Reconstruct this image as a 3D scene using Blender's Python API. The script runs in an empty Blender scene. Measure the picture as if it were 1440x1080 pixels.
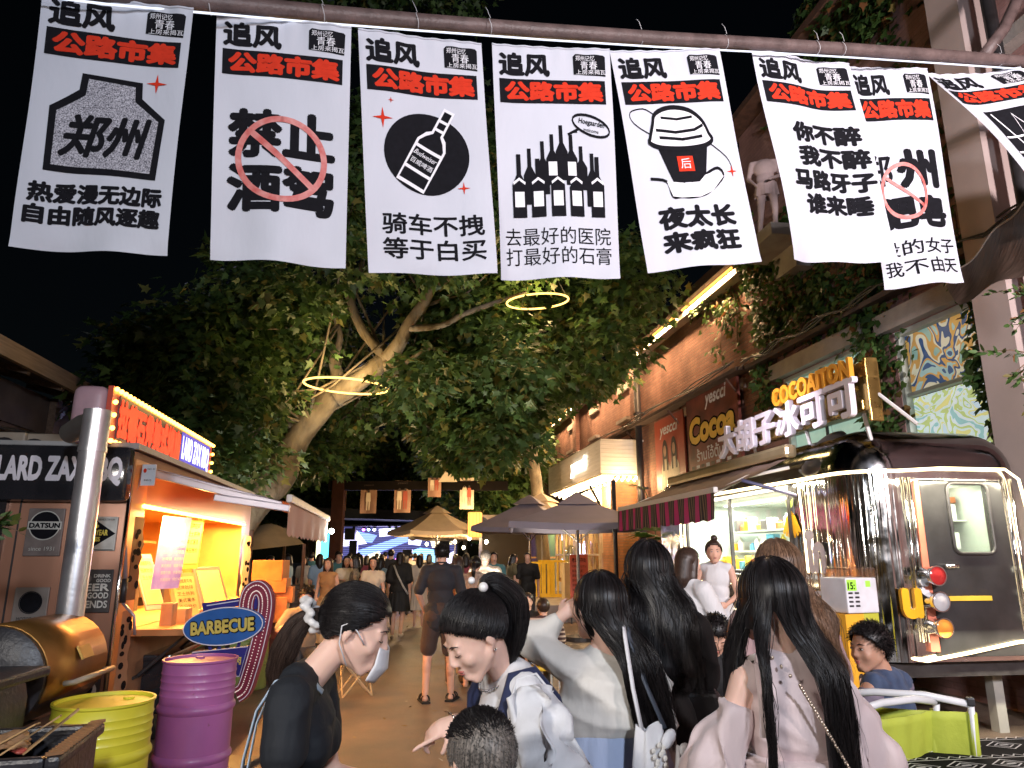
import bpy, bmesh, math, random
import numpy as np
from mathutils import Vector, Matrix, Euler, noise
R = math.radians
SC = bpy.context.scene
COL = SC.collection
rnd = random.Random(7)
# ---------------------------------------------------------------- camera
PITCH = R(13.5); FPX = 1000.0; EYE = 1.6
cam_d = bpy.data.cameras.new('camera'); cam = bpy.data.objects.new('camera', cam_d); COL.objects.link(cam)
cam.location = (0, 0, EYE); cam.rotation_euler = (math.pi/2 + PITCH, 0, 0)
cam_d.sensor_width = 36; cam_d.lens = 36*FPX/1440; cam_d.clip_start = .05; cam_d.clip_end = 500
SC.camera = cam
# ---------------------------------------------------------------- night sky, moon, exposure
world = bpy.data.worlds.new('World'); SC.world = world; world.use_nodes = True
wn = world.node_tree; bg = wn.nodes['Background']
sky = wn.nodes.new('ShaderNodeTexSky'); sky.sky_type = 'NISHITA'; sky.sun_disc = False
sky.sun_elevation = R(12); sky.sun_rotation = R(200)
wn.links.new(sky.outputs[0], bg.inputs[0]); bg.inputs[1].default_value = 0.0005
sun_d = bpy.data.lights.new('moon', 'SUN'); sun_d.energy = .012; sun_d.angle = R(.5); sun_d.color = (.8, .88, 1)
sun = bpy.data.objects.new('moon', sun_d); COL.objects.link(sun); sun.rotation_euler = (R(50), 0, R(-160))
SC.view_settings.view_transform = 'Standard'; SC.view_settings.look = 'None'
SC.view_settings.exposure = .6; SC.view_settings.gamma = 1; SC.view_settings.use_curve_mapping = False
SC.cycles.use_denoising = True
SC.cycles.sample_clamp_indirect = 4; SC.cycles.sample_clamp_direct = 0
SC.cycles.max_bounces = 6; SC.cycles.transparent_max_bounces = 12; SC.cycles.caustics_reflective = False; SC.cycles.caustics_refractive = False
# ---------------------------------------------------------------- places
SP, CP = math.sin(PITCH), math.cos(PITCH)
def ray(px, py):
    h = (px-720)/FPX; v = (540-py)/FPX
    return Vector((h, CP - v*SP, SP + v*CP))
def at(px, py, Y):
    r = ray(px, py); return Vector((0, 0, EYE)) + r*(Y/r.y)
def ax(px, py, t): return Vector((0, 0, EYE)) + ray(px, py)*t
TH = math.asin(.154); CT, ST = math.cos(TH), math.sin(TH)
def S(u, v, z=0): return Vector((v*CT - u*ST, u*CT + v*ST, z))     # u along the lane, v to its right
def fwd(px, py, Y): p = at(px, py, Y); return Vector((p.x, p.y, 0))
# ---------------------------------------------------------------- materials
def newmat(name):
    m = bpy.data.materials.new(name); m.use_nodes = True
    return m, m.node_tree, m.node_tree.nodes['Principled BSDF']
def nd(nt, t, **kw):
    n = nt.nodes.new(t)
    for k, v in kw.items(): setattr(n, k, v)
    return n
def rgb(c): return (c[0], c[1], c[2], 1)
MATS = {}
def mat(name, col=(.5, .5, .5), rough=.6, metal=0, var=.12, scale=6, bump=0, bscale=40, emit=0, ecol=None,
        col2=None, stretch=None, spec=None, alpha=None, trans=0, coat=0, sheen=0, sub=0, detail=4):
    if name in MATS: return MATS[name]
    m, nt, b = newmat(name); L = nt.links
    b.inputs['Roughness'].default_value = rough; b.inputs['Metallic'].default_value = metal
    if spec is not None: b.inputs['Specular IOR Level'].default_value = spec
    tc = nd(nt, 'ShaderNodeTexCoord'); mp = nd(nt, 'ShaderNodeMapping'); L.new(tc.outputs['Object'], mp.inputs[0])
    if stretch: mp.inputs['Scale'].default_value = stretch
    nz = nd(nt, 'ShaderNodeTexNoise'); nz.inputs['Scale'].default_value = scale; nz.inputs['Detail'].default_value = detail
    L.new(mp.outputs[0], nz.inputs['Vector'])
    rp = nd(nt, 'ShaderNodeValToRGB'); rp.color_ramp.elements[0].position = .3; rp.color_ramp.elements[1].position = .72
    c2 = col2 or tuple(min(1, c*(1+var)) for c in col); c1 = col if col2 else tuple(c*(1-var) for c in col)
    rp.color_ramp.elements[0].color = rgb(c1); rp.color_ramp.elements[1].color = rgb(c2)
    L.new(nz.outputs[0], rp.inputs[0]); L.new(rp.outputs[0], b.inputs['Base Color'])
    if bump:
        n2 = nd(nt, 'ShaderNodeTexNoise'); n2.inputs['Scale'].default_value = bscale; n2.inputs['Detail'].default_value = 4
        L.new(mp.outputs[0], n2.inputs['Vector'])
        bp = nd(nt, 'ShaderNodeBump'); bp.inputs['Strength'].default_value = bump; bp.inputs['Distance'].default_value = .02
        L.new(n2.outputs[0], bp.inputs['Height']); L.new(bp.outputs[0], b.inputs['Normal'])
    if rough > .15 and not emit:
        mr = nd(nt, 'ShaderNodeMapRange'); mr.inputs['To Min'].default_value = rough*.82; mr.inputs['To Max'].default_value = min(1, rough*1.15)
        L.new(nz.outputs[0], mr.inputs[0]); L.new(mr.outputs[0], b.inputs['Roughness'])
    if emit:
        b.inputs['Emission Color'].default_value = rgb(ecol or col); b.inputs['Emission Strength'].default_value = emit
    if alpha is not None: b.inputs['Alpha'].default_value = alpha
    if trans: b.inputs['Transmission Weight'].default_value = trans
    if coat: b.inputs['Coat Weight'].default_value = coat; b.inputs['Coat Roughness'].default_value = .08
    if sheen: b.inputs['Sheen Weight'].default_value = sheen
    if sub:
        b.inputs['Subsurface Weight'].default_value = sub; b.inputs['Subsurface Radius'].default_value = (.02, .008, .004)
        b.inputs['Subsurface Scale'].default_value = .6
    MATS[name] = m; return m
def glow(name, col, s):
    return mat(name, tuple(c*.35 for c in col), emit=s, ecol=col)
def thin_glass(name, tint=(1, 1, 1), gloss=.12):
    if name in MATS: return MATS[name]
    m = bpy.data.materials.new(name); m.use_nodes = True; nt = m.node_tree
    nt.nodes.remove(nt.nodes['Principled BSDF']); out = nt.nodes['Material Output']
    t = nd(nt, 'ShaderNodeBsdfTransparent'); t.inputs[0].default_value = rgb(tint)
    g = nd(nt, 'ShaderNodeBsdfGlossy'); g.inputs['Roughness'].default_value = .04
    mx = nd(nt, 'ShaderNodeMixShader'); mx.inputs[0].default_value = gloss
    nt.links.new(t.outputs[0], mx.inputs[1]); nt.links.new(g.outputs[0], mx.inputs[2]); nt.links.new(mx.outputs[0], out.inputs[0])
    MATS[name] = m; return m
# ---------------------------------------------------------------- mesh building
def V3(p): return Vector(p)
class MB:
    def __init__(s, M=None): s.v = []; s.f = []; s.m = []; s.M = M
    def add(s, vs, fs, mi=0, M=None):
        o = len(s.v)
        MM = M if M is not None else s.M
        if MM is not None: vs = [MM @ Vector(v) for v in vs]
        s.v += [tuple(v) for v in vs]; s.f += [tuple(i+o for i in f) for f in fs]; s.m += [mi]*len(fs); return s
    def box(s, c, d, M=None, mi=0, rz=0, rx=0, ry=0, taper=1):
        x, y, z = d[0]/2, d[1]/2, d[2]/2
        vs = [Vector((sx*x*(taper if sz > 0 else 1), sy*y*(taper if sz > 0 else 1), sz*z)) for sz in (-1, 1) for sx, sy in ((-1, -1), (1, -1), (1, 1), (-1, 1))]
        if rz or rx or ry:
            E = Euler((rx, ry, rz)).to_matrix(); vs = [E @ v for v in vs]
        vs = [v + Vector(c) for v in vs]
        return s.add(vs, [(0, 3, 2, 1), (4, 5, 6, 7), (0, 1, 5, 4), (1, 2, 6, 5), (2, 3, 7, 6), (3, 0, 4, 7)], mi, M)
    def bbox(s, c, d, b=.01, M=None, mi=0, rz=0, rx=0, ry=0, seg=2):      # bevelled box
        bm = bmesh.new(); bmesh.ops.create_cube(bm, size=1)
        for v in bm.verts: v.co = Vector((v.co.x*d[0], v.co.y*d[1], v.co.z*d[2]))
        bmesh.ops.bevel(bm, geom=bm.edges[:], offset=min(b, min(d)*.45), segments=seg, profile=.6, affect='EDGES')
        E = Euler((rx, ry, rz)).to_matrix(); bm.verts.index_update()
        vs = [E @ v.co + Vector(c) for v in bm.verts]; fs = [[v.index for v in f.verts] for f in bm.faces]; bm.free()
        return s.add(vs, fs, mi, M)
    def tube(s, pts, r, n=8, caps=True, mi=0, M=None, close=False, flat=1):
        pts = [Vector(p) for p in pts]; k = len(pts); rs = r if isinstance(r, (list, tuple)) else [r]*k
        vs = []; fs = []; up = None
        for i, p in enumerate(pts):
            if close: t = pts[(i+1) % k] - pts[i-1]
            else: t = pts[min(i+1, k-1)] - pts[max(i-1, 0)]
            if t.length < 1e-9: t = Vector((0, 0, 1))
            t.normalize()
            if up is None: up = Vector((0, 0, 1)) if abs(t.z) < .9 else Vector((1, 0, 0))
            a = (up - t*up.dot(t))
            if a.length < 1e-6: a = t.orthogonal()
            a.normalize(); up = a; b = t.cross(a)
            for j in range(n):
                an = 2*math.pi*j/n; vs.append(p + (a*math.cos(an)*flat + b*math.sin(an))*rs[i])
        m = k if close else k-1
        for i in range(m):
            for j in range(n):
                a0 = i*n+j; a1 = i*n+(j+1) % n; b0 = ((i+1) % k)*n+j; b1 = ((i+1) % k)*n+(j+1) % n
                fs.append((a0, a1, b1, b0))
        if caps and not close: fs.append(tuple(range(n-1, -1, -1))); fs.append(tuple((k-1)*n+j for j in range(n)))
        return s.add(vs, fs, mi, M)
    def lathe(s, prof, n=24, c=(0, 0, 0), M=None, mi=0, sx=1, sy=1, caps=True):
        vs = []; fs = []; k = len(prof)
        for r, z in prof:
            for j in range(n):
                a = 2*math.pi*j/n; vs.append((c[0]+r*math.cos(a)*sx, c[1]+r*math.sin(a)*sy, c[2]+z))
        for i in range(k-1):
            for j in range(n): fs.append((i*n+j, i*n+(j+1) % n, (i+1)*n+(j+1) % n, (i+1)*n+j))
        if caps:
            if prof[0][0] > 1e-5: fs.append(tuple(range(n-1, -1, -1)))
            if prof[-1][0] > 1e-5: fs.append(tuple((k-1)*n+j for j in range(n)))
        return s.add(vs, fs, mi, M)
    def ell(s, c, r, n=10, E=None, mi=0, M=None):
        vs = []; fs = []; h = max(4, n//2+1)
        for i in range(h+1):
            th = math.pi*i/h
            for j in range(n):
                a = 2*math.pi*j/n
                p = Vector((r[0]*math.sin(th)*math.cos(a), r[1]*math.sin(th)*math.sin(a), r[2]*math.cos(th)))
                if E is not None: p = E @ p
                vs.append(p+Vector(c))
        for i in range(h):
            for j in range(n): fs.append((i*n+j, (i+1)*n+j, (i+1)*n+(j+1) % n, i*n+(j+1) % n))
        return s.add(vs, fs, mi, M)
    def cone(s, a, ra, b, rb, n=12, mi=0, M=None):        # rounded cone (capsule)
        a = Vector(a); b = Vector(b); t = b-a
        L = t.length
        if L < 1e-6: return s.ell(a, (ra, ra, ra), n, mi=mi, M=M)
        t.normalize(); x = t.orthogonal().normalized(); y = t.cross(x); vs = []; fs = []; rings = []
        for k in range(4): an = math.pi/2*(1-k/3); rings.append((a - t*ra*math.sin(an), ra*max(.02, math.cos(an))))
        for k in range(4): an = math.pi/2*k/3; rings.append((b + t*rb*math.sin(an), rb*max(.02, math.cos(an))))
        for p, r in rings:
            for j in range(n): an = 2*math.pi*j/n; vs.append(p + (x*math.cos(an)+y*math.sin(an))*r)
        for i in range(len(rings)-1):
            for j in range(n): fs.append((i*n+j, i*n+(j+1) % n, (i+1)*n+(j+1) % n, (i+1)*n+j))
        fs.append(tuple(range(n-1, -1, -1))); fs.append(tuple((len(rings)-1)*n+j for j in range(n)))
        return s.add(vs, fs, mi, M)
    def prism(s, poly, d, M=None, mi=0):                   # poly in local xz, extruded along y by d
        n = len(poly); vs = [(x, 0, z) for x, z in poly] + [(x, d, z) for x, z in poly]
        fs = [tuple(range(n)), tuple(range(2*n-1, n-1, -1))] + [(i, i+n, (i+1) % n+n, (i+1) % n) for i in range(n)]
        return s.add(vs, fs, mi, M)
    def grid(s, fn, nu, nv, mi=0, M=None, two=0):
        vs = [fn(i/nu, j/nv) for j in range(nv+1) for i in range(nu+1)]
        fs = [(j*(nu+1)+i, j*(nu+1)+i+1, (j+1)*(nu+1)+i+1, (j+1)*(nu+1)+i) for j in range(nv) for i in range(nu)]
        return s.add(vs, fs, mi, M)
    def build(s, name, mats, parent=None, smooth=False, world=False, auto=None, kind=None, **kw):
        me = bpy.data.meshes.new(name)
        vs = s.v
        if world and parent is not None:
            I = wmat(parent).inverted(); vs = [tuple(I @ Vector(v)) for v in vs]
        me.from_pydata(vs, [], s.f)
        for m in (mats if isinstance(mats, (list, tuple)) else [mats]): me.materials.append(m)
        if len(me.materials) > 1: me.polygons.foreach_set('material_index', s.m)
        if smooth: me.polygons.foreach_set('use_smooth', [True]*len(me.polygons))
        me.update()
        if auto: me.set_sharp_from_angle(angle=R(auto))
        o = bpy.data.objects.new(name, me); COL.objects.link(o)
        if parent is not None: o.parent = parent
        if kind: o['kind'] = kind
        for k, v in kw.items(): o[k] = v
        return o
def wmat(o):
    m = Matrix.LocRotScale(o.location, o.rotation_euler, o.scale)
    return wmat(o.parent) @ m if o.parent else m
def tag(o, label, cat, group=None):
    o['label'] = label; o['category'] = cat
    if group: o['group'] = group
    return o
def thing(name, label, cat, loc=(0, 0, 0), rz=0, group=None, rx=0, ry=0):
    o = bpy.data.objects.new(name, None); COL.objects.link(o); o.empty_display_size = .2
    o.location = loc; o.rotation_euler = (rx, ry, rz); return tag(o, label, cat, group)
def copy_tree(o, parent=None):
    c = o.copy(); COL.objects.link(c); c.parent = parent
    for ch in KIDS.get(o.name, [k for k in bpy.data.objects if k.parent == o]): copy_tree(ch, c)
    return c
KIDS = {}
def lamp(kind, loc, power, col, size=.1, rot=None, target=None, spot=60, name='lamp_light', sy=None, blend=.5, spread=None):
    d = bpy.data.lights.new(name, kind); d.energy = power; d.color = col
    if kind == 'AREA':
        d.size = size
        if sy: d.shape = 'RECTANGLE'; d.size_y = sy
        if spread: d.spread = R(spread)
    else: d.shadow_soft_size = size
    if kind == 'SPOT': d.spot_size = R(spot); d.spot_blend = blend
    o = bpy.data.objects.new(name, d); COL.objects.link(o); o.location = loc
    if target is not None: o.rotation_euler = (Vector(target)-Vector(loc)).to_track_quat('-Z', 'Y').to_euler()
    elif rot: o.rotation_euler = rot
    return o
# ---------------------------------------------------------------- lettering
_tc = {}
def glyphs(body, bold=0, extrude=0, res=3, sx=1.0, spacing=1.0, shear=0):
    key = (body, bold, extrude, res, spacing, shear)
    if key not in _tc:
        cu = bpy.data.curves.new('t', 'FONT'); cu.body = body; cu.offset = bold; cu.extrude = extrude
        cu.resolution_u = res; cu.space_character = spacing; cu.shear = shear; cu.align_x = 'LEFT'
        o = bpy.data.objects.new('t', cu); COL.objects.link(o)
        dg = bpy.context.evaluated_depsgraph_get(); ev = o.evaluated_get(dg); m = ev.to_mesh()
        vs = [tuple(v.co) for v in m.vertices]; fs = [tuple(p.vertices) for p in m.polygons]
        ev.to_mesh_clear(); bpy.data.objects.remove(o); bpy.data.curves.remove(cu)
        _tc[key] = (vs, fs)
    return _tc[key]
def text_box(body, x0, z0, x1, z1, bold=0, extrude=0, fit=True, res=3, shear=0, spacing=1.0, k=8):
    """letters as (verts, faces) filling the rectangle x0..x1, z0..z1 (third coordinate = depth); bold: repeated slightly shifted"""
    vs, fs = glyphs(body, 0, extrude, res, 1, spacing, shear)
    xs = [v[0] for v in vs]; ys = [v[1] for v in vs]
    ax0, ax1, ay0, ay1 = min(xs), max(xs), min(ys), max(ys)
    b = max(0, bold)
    kx = (x1-x0)/(ax1-ax0+2*b); ky = (z1-z0)/(ay1-ay0+2*b)
    V = []; F = []
    for i in range(k+1 if b else 1):
        dx = b*math.cos(2*math.pi*i/k) if i else 0; dy = b*math.sin(2*math.pi*i/k) if i else 0
        o = len(V); V += [(x0+(v[0]+b+dx-ax0)*kx, z0+(v[1]+b+dy-ay0)*ky, v[2] + (i*.00003 if v[2] >= 0 else 0)) for v in vs]; F += [tuple(j+o for j in f) for f in fs]
    return V, F
def rect(x0, z0, x1, z1): return [(x0, z0, 0), (x1, z0, 0), (x1, z1, 0), (x0, z1, 0)], [(0, 1, 2, 3)]
def disc(cx, cz, rx, rz, n=32): return [(cx+rx*math.cos(2*math.pi*i/n), cz+rz*math.sin(2*math.pi*i/n), 0) for i in range(n)], [tuple(range(n))]
def ringp(cx, cz, rx, rz, w, n=36, wz=None):
    vs = []
    for i in range(n):
        a = 2*math.pi*i/n; vs += [(cx+rx*math.cos(a), cz+rz*math.sin(a), 0), (cx+(rx-w)*math.cos(a), cz+(rz-(wz or w))*math.sin(a), 0)]
    return vs, [(2*i, 2*((i+1) % n), 2*((i+1) % n)+1, 2*i+1) for i in range(n)]
def poly(pts): return [(x, z, 0) for x, z in pts], [tuple(range(len(pts)))]
def stroke(pts, w, close=False):
    P = [Vector((x, z)) for x, z in pts]; n = len(P); vs = []
    for i in range(n):
        a = P[i-1] if (i or close) else P[i]; b = P[(i+1) % n] if (i < n-1 or close) else P[i]
        t = (b-a); t = t.normalized() if t.length > 1e-9 else Vector((1, 0)); q = Vector((-t.y, t.x))*w/2
        vs += [(P[i].x+q.x, P[i].y+q.y, 0), (P[i].x-q.x, P[i].y-q.y, 0)]
    m = n if close else n-1
    return vs, [(2*i, 2*((i+1) % n), 2*((i+1) % n)+1, 2*i+1) for i in range(m)]
def sm2(P, close=False, m=4):
    n = len(P); o = []
    for i in range(n if close else n-1):
        a, b, c, d = (P[(i+j) % n] for j in (-1, 0, 1, 2)) if close else (P[max(i-1, 0)], P[i], P[i+1], P[min(i+2, n-1)])
        for k in range(m): t = k/m; o.append(tuple(.5*(2*b[q]+(c[q]-a[q])*t+(2*a[q]-5*b[q]+4*c[q]-d[q])*t*t+(3*b[q]-a[q]-3*c[q]+d[q])*t**3) for q in (0, 1)))
    return o if close else o+[P[-1]]
def star4(cx, cz, r, k=.22, asp=.54):
    p = []
    for i in range(8):
        a = math.pi/4*i+math.pi/2; q = r if i % 2 == 0 else r*k; p.append((cx+q*math.cos(a), cz+q*math.sin(a)*asp))
    return poly(p)
def flat_print(mb, shape, M, off=.003, mi=0):
    """put a flat shape (x right, z up) on the plane with frame M: local x = x, local z = z, -y towards the viewer"""
    vs, fs = shape; mb.add([(v[0], -off - v[2], v[1]) for v in vs], fs, mi, M)
# ---------------------------------------------------------------- overhead pipe with the printed banners
cloth_white = mat('banner_cloth', (.54, .56, .63), rough=.75, var=.06, scale=3, bump=.5, bscale=5, stretch=(1, 1, .3))
ink_black = mat('black_ink', (.010, .010, .013), rough=.9, spec=.08, var=.2, scale=30)
ink_red = mat('red_ink', (.60, .04, .018), rough=.9, spec=.08, var=.08, scale=25)
ink_dull = mat('dull_red_ink', (.5, .07, .06), col2=(.66, .28, .26), rough=.6, scale=18, detail=8)
ink_white = mat('white_ink', (.75, .75, .8), rough=.7, var=.03)
speckle = mat('speckled_ink', (.05, .05, .07), col2=(.6, .59, .66), rough=.7, scale=150, detail=1)
steel_dark = mat('painted_pipe', (.11, .075, .07), rough=.5, var=.3, scale=9, bump=.25, bscale=50)
pipe_px = [(-420, -100, 3.45), (-40, -34, 3.72), (150, -10, 3.9), (330, 7, 4.2), (460, 19, 4.45), (591, 30, 4.8), (760, 43, 5.05), (924, 54, 5.3), (1071, 62, 5.6), (1200, 70, 5.8), (1330, 79, 6.0), (1440, 87, 6.2), (1640, 100, 6.5)]
pipe = thing('banner_pipe', 'long dark steel pipe spanning the lane overhead with eight banners hung beneath', 'pipe', ax(620, 42, 4.8))
MB().tube([ax(*p) for p in pipe_px], .05, 20).build('pipe', steel_dark, pipe, smooth=True, world=True)
MB().tube([ax(p[0], p[1]+1+58/p[2], p[2]-.05) for p in pipe_px], .0065, 8).build('light_tube', glow('tube_glow', (.8, .86, 1), .8), pipe, smooth=True, world=True)
tie_m = mat('wire_tie', (.5, .5, .52), rough=.5)
tie = []
for px, py, t in [(297, 5, 4.15), (457, 19, 4.4), (588, 30, 4.78), (690, 38, 4.9), (901, 53, 5.28), (1148, 67, 5.7), (1184, 69, 5.75), (1020, 59, 5.5), (1404, 84, 6.15)]:
    c = ax(px, py, t); b = MB()
    b.tube([c + Vector((.01*math.sin(a*2), .056*math.cos(a), .058*math.sin(a)-.006)) for a in np.linspace(0, 6.28, 14)], .0025, 5, close=True)
    b.tube([c+Vector((0, -.05, .03)), c+Vector((-.02, -.07, .075)), c+Vector((-.035, -.06, .11))], .0018, 4)
    b.build('wire_tie', tie_m, pipe, world=True)
MB().tube([ax(1384, 78, 6.1), ax(1412, 40, 6.3), ax(1437, -14, 6.5), ax(1470, -90, 6.8)], .05, 12).build('brace', steel_dark, pipe, smooth=True, world=True)

def conform(shape, cutx, cuty):
    vs, fs = shape; bm = bmesh.new(); bv = [bm.verts.new(v) for v in vs]
    for f in fs:
        try: bm.faces.new([bv[i] for i in f])
        except ValueError: pass
    x0 = min(v[0] for v in vs); x1 = max(v[0] for v in vs); y0 = min(v[1] for v in vs); y1 = max(v[1] for v in vs)
    for i in range(1, cutx):
        x = i/cutx
        if x0 < x < x1: bmesh.ops.bisect_plane(bm, geom=bm.verts[:]+bm.edges[:]+bm.faces[:], plane_co=(x, 0, 0), plane_no=(1, 0, 0))
    for i in range(1, cuty):
        y = i/cuty
        if y0 < y < y1: bmesh.ops.bisect_plane(bm, geom=bm.verts[:]+bm.edges[:]+bm.faces[:], plane_co=(0, y, 0), plane_no=(0, 1, 0))
    bm.verts.index_update(); out = ([tuple(v.co) for v in bm.verts], [[v.index for v in f.verts] for f in bm.faces]); bm.free(); return out
GU, GV = 18, 30
def head(d):       # the title block that every banner carries; s to the right, t up (0..1)
    d['black'] += [text_box('追风', .05, .87, .48, .972, bold=.045), rect(.05, .755, .94, .858), poly([(.68, .885), (.95, .878), (.955, .965), (.94, .972), (.70, .975), (.68, .965)])]
    d['red'] += [text_box('公路市集', .09, .764, .92, .851, bold=.06)]
    d['white'] += [text_box('郑州记忆', .70, .945, .86, .968, bold=-.004), text_box('青春', .74, .907, .88, .944), text_box('上房来揭瓦', .70, .885, .95, .906)]
def bottle(cx, z0, h, w, label=True):
    out = [(cx-w/2, z0), (cx+w/2, z0), (cx+w/2, z0+h*.52), (cx+w*.16, z0+h*.68), (cx+w*.15, z0+h), (cx-w*.15, z0+h), (cx-w*.16, z0+h*.68), (cx-w/2, z0+h*.52)]
    return poly(out)
def rotp(shape, cx, cz, ang, asp=.5):
    vs, fs = shape; c, s_ = math.cos(ang), math.sin(ang); o = []
    for x, z, y in vs:
        dx, dz = x-cx, (z-cz)/asp; o.append((cx+dx*c-dz*s_, cz+(dx*s_+dz*c)*asp, y))
    return o, fs
def art1(d):
    out = [(.13, .31), (.87, .295), (.89, .54), (.71, .62), (.70, .685), (.30, .70), (.29, .635), (.12, .56)]
    inn = [(.17, .335), (.825, .32), (.845, .53), (.665, .605), (.655, .665), (.345, .68), (.335, .615), (.165, .545)]
    d['black'] += [poly(out), text_box('热爱漫无边际', .06, .185, .93, .265, bold=.05), text_box('自由随风逐趣', .05, .10, .93, .178, bold=.05)]
    d['speckle'] += [poly(inn)]
    d['black2'] += [text_box('郑州', .20, .37, .80, .54, bold=.035, shear=.22)]
    d['red'] += [star4(.80, .685, .075)]
def art2(d):
    d['black'] += [text_box('禁止', .10, .42, .90, .62, bold=.045), text_box('酒驾', .10, .20, .90, .40, bold=.045)]
    ring = ringp(.50, .42, .34, .175, .045, 48, .024); d['dull'] += [ring, rotp(rect(.20, .41, .80, .434), .5, .42, -R(42))]
def art3(d):
    d['black'] += [disc(.50, .51, .34, .172, 48), text_box('骑车不拽', .12, .165, .92, .255, bold=.02), text_box('等于白买', .12, .06, .92, .15, bold=.02)]
    bt = [(.385, .36), (.385, .555), (.42, .59), (.46, .61), (.46, .72), (.54, .72), (.54, .61), (.58, .59), (.615, .555), (.615, .36)]
    d['blackb'] += [rotp(poly(bt), .5, .51, -R(28))]
    for sh in [stroke(bt, .02, True), stroke([(.385, .425), (.615, .425)], .014), stroke([(.385, .53), (.615, .53)], .014), stroke([(.46, .67), (.54, .67)], .012), stroke([(.46, .63), (.54, .63)], .012)]:
        d['white'] += [rotp(sh, .5, .51, -R(28))]
    d['white'] += [rotp(text_box('百威啤酒', .405, .45, .595, .475), .5, .51, -R(28)), rotp(text_box('Budweiser',   .40, .49, .60, .512, shear=.4), .5, .51, -R(28))]
    d['red'] += [star4(.16, .645, .08), star4(.23, .72, .025), star4(.78, .37, .05)]
def art4(d):
    for cx, z0, h in [(.38, .36, .23), (.46, .40, .22), (.54, .42, .24), (.62, .40, .22), (.70, .38, .19), (.27, .32, .24), (.79, .31, .23)]: d['black'] += [bottle(cx, z0, h, .10)]
    for i, (cx, h) in enumerate([(.18, .27), (.335, .25), (.495, .26), (.65, .24), (.83, .26)]):
        d['black2'] += [bottle(cx, .265, h, .115)]; d['white2'] += [rect(cx-.04, .31, cx+.04, .375), stroke([(cx-.05, .41), (cx, .43), (cx+.05, .41)], .012)]
    for cx in (.46, .62): d['white2'] += [rect(cx-.035, .44, cx+.035, .50)]
    e = [(.80+.155*math.cos(a), .66+.042*math.sin(a)-.05*math.cos(a)*.5) for a in np.linspace(0, 6.28, 25)[:-1]]
    d['black'] += [stroke(e, .012, True), stroke([(.68, .635), (.60, .62), (.70, .648)], .012), rotp(text_box('Hoegaarden', .69, .655, .91, .685, bold=.02), .8, .66, -R(12)), rotp(text_box('welcome', .74, .632, .87, .647), .8, .66, -R(12))]
    d['black'] += [text_box('去最好的医院', .05, .145, .93, .22, bold=.0), text_box('打最好的石膏', .05, .06, .93, .135, bold=.0)]
def art5(d):
    d['black'] += [poly([(.26, .58), (.72, .58), (.64, .39), (.36, .39)])]
    lid = [(.22, .60), (.26, .66), (.30, .71), (.44, .735), (.60, .72), (.70, .67), (.74, .61), (.76, .58), (.68, .555), (.48, .545), (.30, .555), (.21, .58)]
    d['white'] += [poly(sm2(lid, True))]; d['black2'] += [stroke(sm2(lid, True), .022, True), stroke([(.28, .635), (.45, .62), (.62, .63), (.70, .65)], .014), stroke([(.30, .60), (.5, .587), (.68, .60)], .014), stroke([(.34, .69), (.48, .68), (.62, .69)], .012)]
    d['red2'] += [rect(.42, .44, .56, .51)]; d['white2'] += [text_box('后', .445, .453, .535, .50)]
    fing = [(.17, .42), (.30, .40), (.33, .33), (.40, .325), (.47, .32), (.56, .325), (.66, .345), (.80, .41), (.76, .45), (.64, .42), (.60, .39)]
    d['white2'] += [poly([(.30, .40), (.33, .33), (.40, .32), (.56, .32), (.68, .345), (.80, .41), (.76, .44), (.64, .42), (.58, .39), (.45, .385)])]
    d['black2'] += [stroke(sm2(fing), .013)] + [stroke([(x, .395), (x+.03, .335)], .011) for x in (.37, .44, .51)]
    d['black'] += [stroke(sm2([(.28, .60), (.10, .67), (.08, .72), (.20, .735), (.28, .71)]), .006), stroke(sm2([(.66, .60), (.86, .50), (.90, .43)]), .006)]
    d['red'] += [star4(.89, .43, .05)]
    d['black'] += [text_box('夜太长', .18, .18, .84, .285, bold=.055), text_box('来疯狂', .18, .07, .84, .17, bold=.055)]
def art6(d):
    for i, (s_, a, b) in enumerate([('你不醉', .25, .93), ('我不醉', .27, .97), ('马路牙子', .18, .98), ('谁来睡', .28, .92)]):
        z = .575-.115*i; d['black'] += [text_box(s_, a, z, b, z+.10, bold=.055)]
def art7(d):
    d['black'] += [text_box('州', .36, .44, .88, .62, bold=.05), text_box('郑', .0, .46, .32, .60, bold=.02), text_box('肥皂', .06, .26, .92, .41, bold=.06), text_box('段的女子', .06, .14, .95, .21, bold=.01), text_box('我不由天', .06, .05, .95, .12, bold=.01)]
    d['dull'] += [ringp(.42, .43, .26, .13, .035, 40, .018), rotp(rect(.2, .42, .64, .435), .42, .43, -R(38))]
def art8(d):
    d['black'] += [poly([(.2, .30), (.85, .30), (.85, .70), (.2, .70)])]
    d['white'] += [stroke([(.25, .68), (.33, .4), (.42, .66), (.5, .38), (.6, .64), (.8, .35)], .015), stroke([(.2, .52), (.85, .5)], .012), stroke([(.2, .42), (.85, .4)], .012)]
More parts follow.
